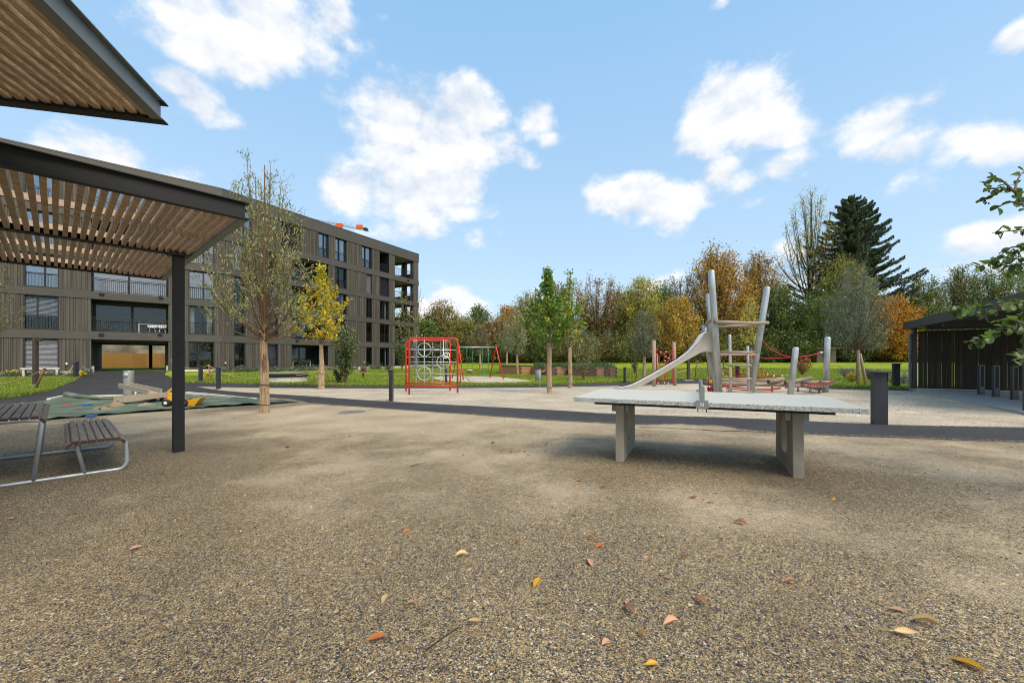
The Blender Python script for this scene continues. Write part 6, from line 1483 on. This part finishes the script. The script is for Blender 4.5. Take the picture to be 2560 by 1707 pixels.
# far ridge
rd_ = MB(); vs = []; k = 80
for i in range(k+1):
    x = -420+i*13; h = 34+9*math.sin(i*.21)+5*math.sin(i*.53+1); h *= min(1, max(.0, (x+300)/200))
    for (y, f_) in ((300,0),(340,.5),(400,.86),(470,1.0),(560,1.0)): vs.append((x, y, -1+h*f_+1.5*mn.noise(Vector((x*.03, y*.03, 0)))))
rd_.add(vs, [(i*5+j, (i+1)*5+j, (i+1)*5+j+1, i*5+j+1) for i in range(k) for j in range(4)], True)
mk('hill_wood', (.030,.055,.030), (.055,.070,.030), rough=.95, scale=.12, detail=9, bump=.8, bscale=.4)
o = rd_.build('hills', 'hill_wood'); o['kind'] = 'structure'

GAIN = 1.0
# willow reaching in from the left edge
p = Vector((PX(-75,12.2),12.2,G(PX(-75,12.2),12.2)))
tree('willow_tree', 'olive willow twigs reaching in at the left edge, trunk out of view', 'tree', p, 5.2, 1.9, lambda u: 1.25*(.5+.6*math.sin(math.pi*min(1, u+.1)))*(1-.5*u), 44, 11, .42, 6500, .075, 4.0,
     [(.17,.20,.085),(.26,.27,.12),(.11,.13,.05)], [3,3,2], 77, up=1.3, start=(0,.35), trunk_r=.07, sig=.06, axw=.6, bark='bark_brown', wrap=(-.05,1.95,.11,.07), lean=.01)

# ---- alder reaching in from the right: every leaf a piece of its own
al = thing('alder_tree', 'alder twigs with broad green leaves hanging in from the right edge', 'tree', (5.6,3.1,G(5.6,3.1)))
AL = al.location
m = MB(); m.tube([(0,0,-.1),(.03,.02,1.5),(.0,.0,3.0),(-.05,.02,4.2)], [.07,.06,.045,.02], 12); m.build('trunk', 'bark', al)
ra = random.Random(17)
def leafmesh(nm, curl, colr):
    me_v = []; me_f = []; prof = [(0,0),(.12,.16),(.3,.33),(.52,.42),(.75,.36),(.92,.2),(1.0,.0)]
    for u, w in prof:
        for s in (-1, -.5, 0, .5, 1):
            me_v.append((u, s*w*(1+.06*math.sin(u*20+s)), curl*math.sin(u*2.6)-abs(s)*w*-.28+.015*math.sin(u*16+abs(s)*3)))
    for i in range(len(prof)-1):
        for j in range(4): me_f.append((i*5+j, (i+1)*5+j, (i+1)*5+j+1, i*5+j+1))
    me = bpy.data.meshes.new(nm); me.from_pydata(me_v, [], me_f); me.polygons.foreach_set('use_smooth', [True]*len(me_f)); me.materials.append(MATS[colr]); me.update(); return me
def plainleaf(name, c, trans=.3, vein=.75, rough=.45):
    m_, t, b, o_ = newmat(name); b.inputs['Roughness'].default_value = rough
    tc = N(t, 'ShaderNodeTexCoord'); sx = N(t, 'ShaderNodeSeparateXYZ'); Lk(t, tc, 3, sx, 0)
    ab = N(t, 'ShaderNodeMath', operation='ABSOLUTE'); Lk(t, sx, 1, ab, 0)
    w_ = N(t, 'ShaderNodeMath', operation='MULTIPLY_ADD'); Lk(t, ab, 0, w_, 0); w_.inputs[1].default_value = -.9; Lk(t, sx, 0, w_, 2)
    sn = N(t, 'ShaderNodeMath', operation='MULTIPLY'); Lk(t, w_, 0, sn, 0); sn.inputs[1].default_value = 62.
    si = N(t, 'ShaderNodeMath', operation='SINE'); Lk(t, sn, 0, si, 0)
    nz = N(t, 'ShaderNodeTexNoise'); Lk(t, tc, 3, nz, 'Vector'); nz.inputs['Scale'].default_value = 5
    oi = N(t, 'ShaderNodeObjectInfo'); mr = N(t, 'ShaderNodeMapRange'); Lk(t, oi, 'Random', mr, 0); mr.inputs[3].default_value = .7; mr.inputs[4].default_value = 1.3
    ad = N(t, 'ShaderNodeMath', operation='MULTIPLY_ADD'); Lk(t, si, 0, ad, 0); ad.inputs[1].default_value = .10; Lk(t, mr, 0, ad, 2)
    mx = N(t, 'ShaderNodeMix', data_type='RGBA'); Lk(t, nz, 0, mx, 0); mx.inputs[6].default_value = (*c, 1); mx.inputs[7].default_value = (c[0]*vein, c[1]*vein*.9, c[2]*vein, 1)
    hs = N(t, 'ShaderNodeHueSaturation'); Lk(t, mx, 2, hs, 'Color'); Lk(t, ad, 0, hs, 'Value'); Lk(t, hs, 0, b, 'Base Color')
    tr = N(t, 'ShaderNodeBsdfTranslucent'); Lk(t, hs, 0, tr, 0); m2 = N(t, 'ShaderNodeMixShader'); m2.inputs[0].default_value = trans; Lk(t, b, 0, m2, 1); Lk(t, tr, 0, m2, 2); Lk(t, m2, 0, o_, 0)
plainleaf('alder_leaf', (.13,.23,.035), .42); plainleaf('alder_leaf_b', (.08,.15,.025), .35)
lm = [leafmesh('leaf', .10, 'alder_leaf'), leafmesh('leaf', -.06, 'alder_leaf'), leafmesh('leaf', .2, 'alder_leaf_b')]
twl = [   # (pixel polyline, distance) of the twigs in view
 ([(2680,620),(2610,560),(2556,512),(2536,480),(2510,470),(2478,472),(2460,462)],3.0,15), ([(2536,480),(2545,448),(2562,425)],3.0,5), ([(2536,480),(2500,448),(2474,446)],3.0,7),([(2556,512),(2524,505),(2492,520)],3.0,5),([(2510,470),(2482,490),(2452,500)],3.0,6),
 ([(2680,590),(2600,572),(2555,575),(2515,578),(2480,582)],3.05,10), ([(2680,600),(2620,610),(2570,622),(2520,640),(2480,655),(2440,668)],3.1,24), ([(2570,622),(2530,618),(2500,640)],3.1,8),([(2560,660),(2520,665),(2478,650)],3.2,12),([(2640,690),(2580,690),(2540,672),(2512,690)],3.2,14),([(2620,670),(2570,650),(2545,640)],3.0,8),
 ([(2680,740),(2600,752),(2540,758),(2500,762),(2450,768),(2400,772),(2388,778)],2.9,30), ([(2500,762),(2470,790),(2455,784)],2.9,6),([(2600,752),(2572,780),(2548,790)],2.8,10),
 ([(2690,800),(2600,810),(2560,811),(2520,820),(2490,828),(2462,845),(2430,858)],2.7,28), ([(2600,810),(2580,830),(2560,850)],2.6,8),([(2560,811),(2530,800),(2492,800)],2.7,8),([(2620,790),(2580,795),(2550,790)],2.8,7),
 ([(2680,880),(2610,890),(2560,882),(2532,880)],2.6,5),([(2640,920),(2590,905),(2556,896),(2530,900)],2.5,5)]
cnt = 0
for pts, d, nl in twl:
    nl = int(nl*1.3)
    q = spline([P(x, y, d+.04*((i*37) % 5-2)) for i, (x, y) in enumerate(pts)], 4); m = MB(); m.tube(q, [.0085-(.006)*i/(len(q)-1) for i in range(len(q))], 6); m.build('twig', 'bark', al, world=True)
    for k in range(nl):
        f_ = (.12+.9*(k+ra.random()*.6)/nl); f_ = min(1, f_); i = min(len(q)-2, int(f_*(len(q)-1))); pos = q[i].lerp(q[i+1], f_*(len(q)-1)-i)
        o = bpy.data.objects.new('leaf', ra.choice(lm)); COL.objects.link(o); o.parent = al
        s_ = ra.uniform(.040,.068); dirv = (q[i+1]-q[i]).normalized(); sdv = Vector((-dirv.z, ra.uniform(-.8,.8), dirv.x))*(1 if k % 2 else -1)
        lv = (dirv*.55+sdv.normalized()*.8+Vector((0,0,-.35))+Vector((ra.uniform(-.3,.3), ra.uniform(-.4,.4), ra.uniform(-.3,.2)))).normalized()
        upv = Vector((ra.uniform(-.6,.6), ra.uniform(-.9,.3), 1)).normalized(); y_ = upv.cross(lv).normalized(); z_ = lv.cross(y_)
        o.matrix_local = Matrix.Translation(pos-AL)@Matrix((lv, y_, z_)).transposed().to_4x4()@Matrix.Scale(s_, 4); cnt += 1
    if nl > 6:
        for k in range(nl//7+1):
            i = ra.randrange(2, len(q)-1); m = MB()
            for c_ in range(3): c = q[i]+Vector((ra.uniform(-.015,.015), ra.uniform(-.01,.01), -.012-c_*.011)); m.tube([c, c-Vector((0,0,.011))], [.006,.004], 6)
            m.build('cone', 'bark_dark', al, world=True)

def inside(q, poly):
    L = np.array(poly); ins = np.zeros(len(q), bool); j = len(L)-1
    for i in range(len(L)):
        ins ^= ((L[i, 1] > q[:, 1]) != (L[j, 1] > q[:, 1])) & (q[:, 0] < (L[j, 0]-L[i, 0])*(q[:, 1]-L[i, 1])/(L[j, 1]-L[i, 1]+1e-12)+L[i, 0]); j = i
    return ins
# limbs that carry the twigs, and the rest of the crown beyond the frame edge
for i, (pts, dd, nl) in enumerate(twl):
    q0 = P(pts[0][0], pts[0][1], dd)
    if (q0-AL).length > 6 or pts[0][0] < 2600: continue
    hz_ = max(.9, min(3.6, q0.z-AL.z-.25)); m = MB(); a_ = AL+Vector((.02, .01, hz_)); m.tube([a_, a_.lerp(q0, .5)+Vector((0,0,.10)), q0], [.022,.014,.0085], 7); m.build('limb', 'bark', al, world=True)
rs = np.random.RandomState(91); m = MB(); tips = []
for i in range(34):
    h = 1.5+2.7*i/34; az_ = i*2.4; L_ = 1.15*(1-.5*(i/34)**2); p0_ = np.array([0,0,h]); p1_ = p0_+np.array([math.cos(az_)*L_, math.sin(az_)*L_, .35])
    if (AL.x+p1_[0])/max(.3, AL.y+p1_[1]) < 1.36: continue
    tube_to(m, [p0_, (p0_+p1_)/2+np.array([0,0,.08]), p1_], .016, .005, 5); tips.append((p0_, p1_))
m.build('limb', 'bark', al)
C = np.array([a_+(b_-a_)*f_ for a_, b_ in tips for f_ in rs.uniform(.25, 1.05, 60)]); C = C+rs.normal(size=C.shape)*.09
C = C[(C[:, 0]+AL.x)/np.maximum(.3, C[:, 1]+AL.y) > 1.33]; V, Fc = leafquads(C, .075, 1.3, rs); crown_part(al, V, Fc, leafcols(len(C), [(.13,.23,.035),(.08,.15,.025)], [1,1], rs), name='crown')
# ---- grass on the lawns
def tufts(name, quads, n, seed, hgt=(.05,.12)):
    rs = np.random.RandomState(seed); C = []
    for (poly, w) in quads:
        L = np.array(poly); a0, a1 = L.min(0), L.max(0); need = int(n*w); got = 0
        for _ in range(60):
            if got >= need: break
            q = rs.uniform(a0, a1, (need*3, 2)); q = q[inside(q, poly) & ~inside(q, oval)][:need-got]; C.append(q); got += len(q)
    C = np.concatenate(C); n = len(C); z = GA(C[:, 0], C[:, 1]); k = 3
    base = np.repeat(np.c_[C, z], k, 0)+np.c_[rs.normal(size=(n*k, 2))*.02, np.zeros(n*k)]
    h = rs.uniform(*hgt, n*k)[:, None]; az = rs.uniform(0, 6.28, n*k); w = .014+.012*rs.rand(n*k)
    # blades get broader with distance only as real clumps would: three blades a tuft
    sd = np.c_[np.cos(az), np.sin(az), np.zeros(n*k)]*w[:, None]; tip = base+np.c_[rs.normal(size=(n*k, 2))*.04, np.zeros(n*k)]+np.c_[np.zeros((n*k, 2)), h]
    V = np.stack([base-sd, base+sd, tip], 1).reshape(-1, 3); Fc = np.arange(n*k*3).reshape(-1, 3)
    pal = np.array([(.19,.29,.018),(.27,.36,.028),(.13,.22,.016),(.38,.36,.07)]); cl = np.sin(base[:, 0]*.7+np.sin(base[:, 1]*.9)*2)*.5+.5
    idx = np.where(rs.rand(n*k) < .18+.15*cl, 3, rs.randint(0, 3, n*k)); cols = np.repeat(pal[idx]*(1+rs.uniform(-.25,.25,(n*k,1))), 3, 0)
    o = obj(name, fastmesh(name, V, Fc, cols), 'grassblade'); o['kind'] = 'stuff'; o['label'] = 'short uneven bright green lawn grass'
lawnL = gpl([(-160,1022),(0,997.5),(60,988.5),(116,977.5),(163,959),(194,945.5),(224,932.5),(150,938),(0,941),(-120,944)], False)
lawnM = [tuple(q) for q in B_up]+gpl([(2290,955),(2290,925),(1900,920),(1540,921),(1240,922),(1000,925),(800,928),(600,934),(560,936),(470,940),(425,940),(440,949)], False)
tufts('grass', [(lawnL, .16), (lawnM, .84)], 70000, 3)
tufts('grass', [(gpl([(-160,1023),(0,999),(60,990),(116,979),(163,960.5),(194,947),(192,945),(163,958),(116,976),(60,986),(0,996),(-160,1019)], False), .3), ([tuple(q) for q in B_up]+[(q[0]*1.012, q[1]+.35) for q in reversed(B_up)], .7)], 9000, 4, (.06,.16))

# ---- loose stones on the near gravel
rs = np.random.RandomState(2); n = 46000; y = 1.2+8.5*rs.rand(n)**1.55; x = (rs.rand(n)*2-1)*(y*1.32+.3); z = GA(x, y)+.005
keep = ~((np.abs(x-2.3) < .0)); s_ = rs.uniform(.0016,.0034, n)*(1+1.3*(rs.rand(n) < .05))*(1+.05*y)
octa = np.array([(1,0,0),(0,1,0),(-1,0,0),(0,-1,0),(0,0,.75),(0,0,-.6)], float); of = np.array([(0,1,4),(1,2,4),(2,3,4),(3,0,4),(1,0,5),(2,1,5),(3,2,5),(0,3,5)])
az = rs.uniform(0, 6.28, n); el = rs.uniform(.55, 1.6, n); ca, sa = np.cos(az), np.sin(az)
V = octa[None]*(s_[:, None, None]); V = V*np.stack([el, np.ones(n), .8+.5*rs.rand(n)], 1)[:, None]*(1+rs.uniform(-.25,.25,(n,6,1)))
Vx = V[..., 0]*ca[:, None]-V[..., 1]*sa[:, None]; Vy = V[..., 0]*sa[:, None]+V[..., 1]*ca[:, None]
V = np.stack([Vx+x[:, None], Vy+y[:, None], V[..., 2]+z[:, None]+s_[:, None]*.15], 2).reshape(-1, 3); Fc = (of[None]+np.arange(n)[:, None, None]*6).reshape(-1, 3)
pal = np.array([(.055,.06,.068),(.09,.095,.10),(.16,.165,.17),(.20,.15,.09),(.36,.28,.17),(.50,.45,.34),(.74,.71,.64)]); cols = np.repeat(pal[rs.choice(7, n, p=[.26,.22,.14,.15,.14,.075,.015])]*(1+rs.uniform(-.2,.2,(n,1))), 6, 0)
def stonemat():
    m_, t, b, o_ = newmat('stone'); at = N(t, 'ShaderNodeAttribute', attribute_name='Col'); Lk(t, at, 0, b, 'Base Color'); b.inputs['Roughness'].default_value = .75; b.inputs['Specular IOR Level'].default_value = .35
stonemat()
o = obj('loose_gravel', fastmesh('loose_gravel', V, Fc, cols), 'stone'); o['kind'] = 'stuff'; o['label'] = 'loose dark and pale grit lying on the gravel surface'

# sand and grit trodden onto the edges of the near path
rs = np.random.RandomState(12); E = []
for line, sgn in ((A_up, -1), (A_low, 1)):
    L = np.array(line); L = L[L[:, 1] < 22]; seg = rs.randint(0, len(L)-1, 3500); f_ = rs.rand(3500, 1); q = L[seg]+(L[seg+1]-L[seg])*f_; E.append(q+np.c_[rs.normal(size=3500)*.05, sgn*np.abs(rs.normal(size=3500))*.06])
E = np.concatenate(E); n2 = len(E); z2 = GA(E[:, 0], E[:, 1])+.012; s2 = rs.uniform(.004,.010, n2)
V = octa[None]*s2[:, None, None]*(1+rs.uniform(-.25,.25,(n2,6,1))); V = (V+np.c_[E, z2][:, None]).reshape(-1, 3); Fc = (of[None]+np.arange(n2)[:, None, None]*6).reshape(-1, 3)
pal2 = np.array([(.42,.32,.19),(.52,.43,.29),(.30,.23,.14),(.2,.18,.16)]); o = obj('loose_gravel', fastmesh('loose_gravel', V, Fc, np.repeat(pal2[rs.randint(0, 4, n2)], 6, 0)), 'stone'); o['kind'] = 'stuff'; o['label'] = 'pale grit spilled onto the asphalt path edges'
# ---- fallen leaves, one by one
for nm, c in (('leaf_orange',(.60,.22,.015)),('leaf_yellow',(.75,.42,.012)),('leaf_pale',(.62,.36,.20)),('leaf_cream',(.80,.58,.26)),('leaf_brown',(.38,.11,.02)),('leaf_dull',(.26,.17,.10))): plainleaf(nm, c, .15, .8)
def fallen(nm, curl, fold, matn, wd=.42):
    V_ = []; F_ = []; prof = [(0,.02),(.1,.17),(.28,.34),(.5,.42),(.72,.36),(.9,.17),(1.,.02)]
    for u, w in prof:
        for s in (-1,-.5,0,.5,1): V_.append((u-.5, s*w*wd/.42*.55*math.cos(fold*abs(s)), curl*math.sin((u-.1)*3.0)+abs(s)*w*math.sin(fold*abs(s))*1.3+.01*math.sin(u*15)))
    for i in range(6):
        for j in range(4): F_.append((i*5+j, (i+1)*5+j, (i+1)*5+j+1, i*5+j+1))
    k_ = len(V_); V_ += [(-.49,-.018,.0),(-.49,.018,.0),(-.62,.012,.03),(-.62,-.012,.03),(-.76,.010,.02),(-.76,-.010,.02)]; F_ += [(k_,k_+3,k_+2,k_+1),(k_+3,k_+5,k_+4,k_+2)]
    me = bpy.data.meshes.new(nm); me.from_pydata(V_, [], F_); me.polygons.foreach_set('use_smooth', [True]*len(F_)); me.materials.append(MATS[matn]); me.update(); return me
fm = {}
for k_, mt in (('o','leaf_orange'),('y','leaf_yellow'),('p','leaf_pale'),('c','leaf_cream'),('b','leaf_brown'),('d','leaf_dull')):
    fm[k_] = [fallen('fallen_leaf', .04, .25, mt), fallen('fallen_leaf', .12, .55, mt, .40), fallen('fallen_leaf', -.08, .3, mt, .38)]
def stemmed(me):
    return me
K = 1.0884
FLV = [(1234,1343,'y',.10,50,0,'bright yellow leaf with upturned edge, largest near the picture centre'),(866,1471,'b',.095,12,0,'rich rust brown leaf low on the left gravel'),(884,1380,'c',.085,85,0,'pale cream leaf standing almost upright on the left gravel'),
 (943,1390,'p',.055,15,1,'small curled salmon leaf beside the pale cream leaf'),(1060,1279,'c',.095,3,1,'cream leaf curved like a boat left of centre'),(933,1223,'o',.075,55,0,'orange leaf alone on the gravel left of centre'),(1091,1438,'c',.075,-8,2,'arched cream leaf low near the middle'),
 (1188,1248,'p',.06,-40,1,'small curled salmon leaf left of the orange pair'),(1358,1240,'o',.06,-45,1,'narrow orange leaf directly above the dark orange one'),(1376,1257,'b',.08,25,0,'dark orange brown leaf below the narrow orange one'),(1356,1296,'p',.10,88,0,'tall pale pink leaf with a visible midrib'),
 (1320,1186,'c',.07,-25,1,'cream curled leaf below the table shadow'),(1447,1405,'p',.10,-60,1,'curled salmon leaf in the lower middle'),(1441,1390,'p',.05,-70,0,'small salmon leaf touching the curled one in the lower middle'),(1541,1437,'p',.095,8,1,'large curled pinkish leaf in the lower middle right'),
 (1477,1464,'c',.07,-65,1,'pale crescent leaf just left of the large pinkish leaf'),(1390,1480,'p',.065,40,0,'small pink leaf low in the middle'),(1497,1531,'y',.065,5,0,'yellow orange leaf at the bottom centre right'),(1610,1385,'p',.09,-55,1,'curled pink leaf right of the centre, pointing down right'),
 (1534,1331,'d',.06,-8,0,'dark brown crumpled leaf right of the centre'),(1483,1284,'p',.05,30,0,'tiny pinkish leaf fragment right of the tall pale leaf'),(1571,1284,'o',.05,-8,1,'small orange curled leaf in the middle right'),(1655,1283,'c',.065,-15,1,'thin cream curled leaf in the middle right'),
 (1593,1145,'b',.08,-3,0,'red brown leaf in front of the left table leg'),(1634,1156,'y',.08,-3,0,'glowing orange yellow leaf in front of the table'),(1701,1205,'p',.11,-35,1,'long pinkish stalked leaf below the table'),(1743,1069,'b',.07,0,0,'brown leaf lying under the table'),
 (1915,1151,'y',.065,8,1,'yellow leaf right of the near table leg'),(1815,1342,'p',.085,-12,1,'pink brown leaf lying flat in the right half'),(1901,1320,'d',.05,20,0,'tiny dull leaf fragment in the right half'),(2064,1407,'p',.08,-25,0,'pinkish leaf upper of the three on the right'),
 (2126,1437,'c',.12,-28,1,'long cream orange leaf middle of the three on the right'),(2080,1464,'c',.10,-10,2,'long pale orange leaf lowest of the three on the right'),(2225,1533,'y',.11,-55,0,'bright orange yellow leaf near the bottom right corner'),(2214,1213,'d',.06,-5,0,'olive yellow leaf at the right'),
 (1330,1106,'o',.075,-2,0,'orange leaf behind the cream curled ones left of the table'),(1384,1122,'p',.07,-2,1,'pale orange leaf just left of the table shadow'),(1475,1099,'p',.05,3,1,'small pinkish leaf at the edge of the table shadow'),(1257,1389,'d',.06,20,0,'dull flat brown leaf above the bright yellow one'),
 (312,1262,'p',.09,55,0,'pinkish leaf on the far left gravel'),(375,1090,'o',.075,5,0,'orange leaf lying between bench and post'),(411,1196,'p',.06,0,1,'small orange brown leaf left of the post foot'),(660,1030,'b',.085,-5,1,'dark red leaf near the willow trunk'),(803,1001,'o',.09,-8,0,'rust red leaf near the drain cover'),
 (587,1256,'p',.045,60,1,'tiny orange leaf on the left gravel'),(681,1195,'p',.05,0,0,'faded pinkish leaf left of the centre'),(1064,1049,'b',.06,5,0,'reddish leaf on the middle gravel'),(1083,1105,'p',.05,80,0,'small pale pink upright leaf'),(1150,1041,'o',.06,0,1,'small orange leaf near the near path'),(1174,1040,'p',.07,-3,1,'pale leaf near the near path'),
 (1254,1022,'b',.07,0,0,'brown leaf at the edge of the near path'),(1132,1020,'b',.08,0,1,'dark red leaf at the path edge'),(1205,1040,'o',.06,0,1,'orange leaf at the path edge'),(1298,1084,'p',.05,-30,0,'tiny pink leaf left of the table shadow'),(25,1194,'p',.06,10,0,'pink leaf near the left edge')]
rl = random.Random(4)
for (mx_, my_, ck, ln_, a_, var, lb) in FLV:
    p = gp(mx_*K, my_*K); me = fm[ck][var]; o = bpy.data.objects.new('fallen_leaf', me); COL.objects.link(o)
    # the angle read in the picture is foreshortened: turn it into an angle on the ground
    fs_ = (CZ-p.z)/p.y; an = math.atan2(math.sin(rad(a_))/max(.25, fs_*1.2), math.cos(rad(a_)))
    o.location = (p.x, p.y, p.z+.008+(.02 if var == 2 else .004)); o.rotation_euler = (rl.uniform(-.05,.4), rl.uniform(-.12,.12), an); ln_ *= .84; o.scale = (ln_, ln_, ln_)
    tag(o, lb, 'leaf', 'fallen leaves on the gravel')
# fallen twigs
for i, (x0, y0, x1, y1, lb) in enumerate([(1064,1632,1150,1570,'thin dark twig lying in the lower middle of the gravel'),(1095,1690,1112,1668,'short dark twig at the bottom of the gravel'),(1028,1168,1064,1158,'short twig on the gravel left of centre')]):
    a, b = gp(x0, y0), gp(x1, y1); t = MB(); c = (a+b)/2; t.tube([a-c+Vector((0,0,.012)), Vector((.01,.01,.016)), b-c+Vector((0,0,.010))], [.0035,.003,.002], 6); o = t.build('fallen_twig', 'bark_dark'); o.location = c; tag(o, lb, 'twig')
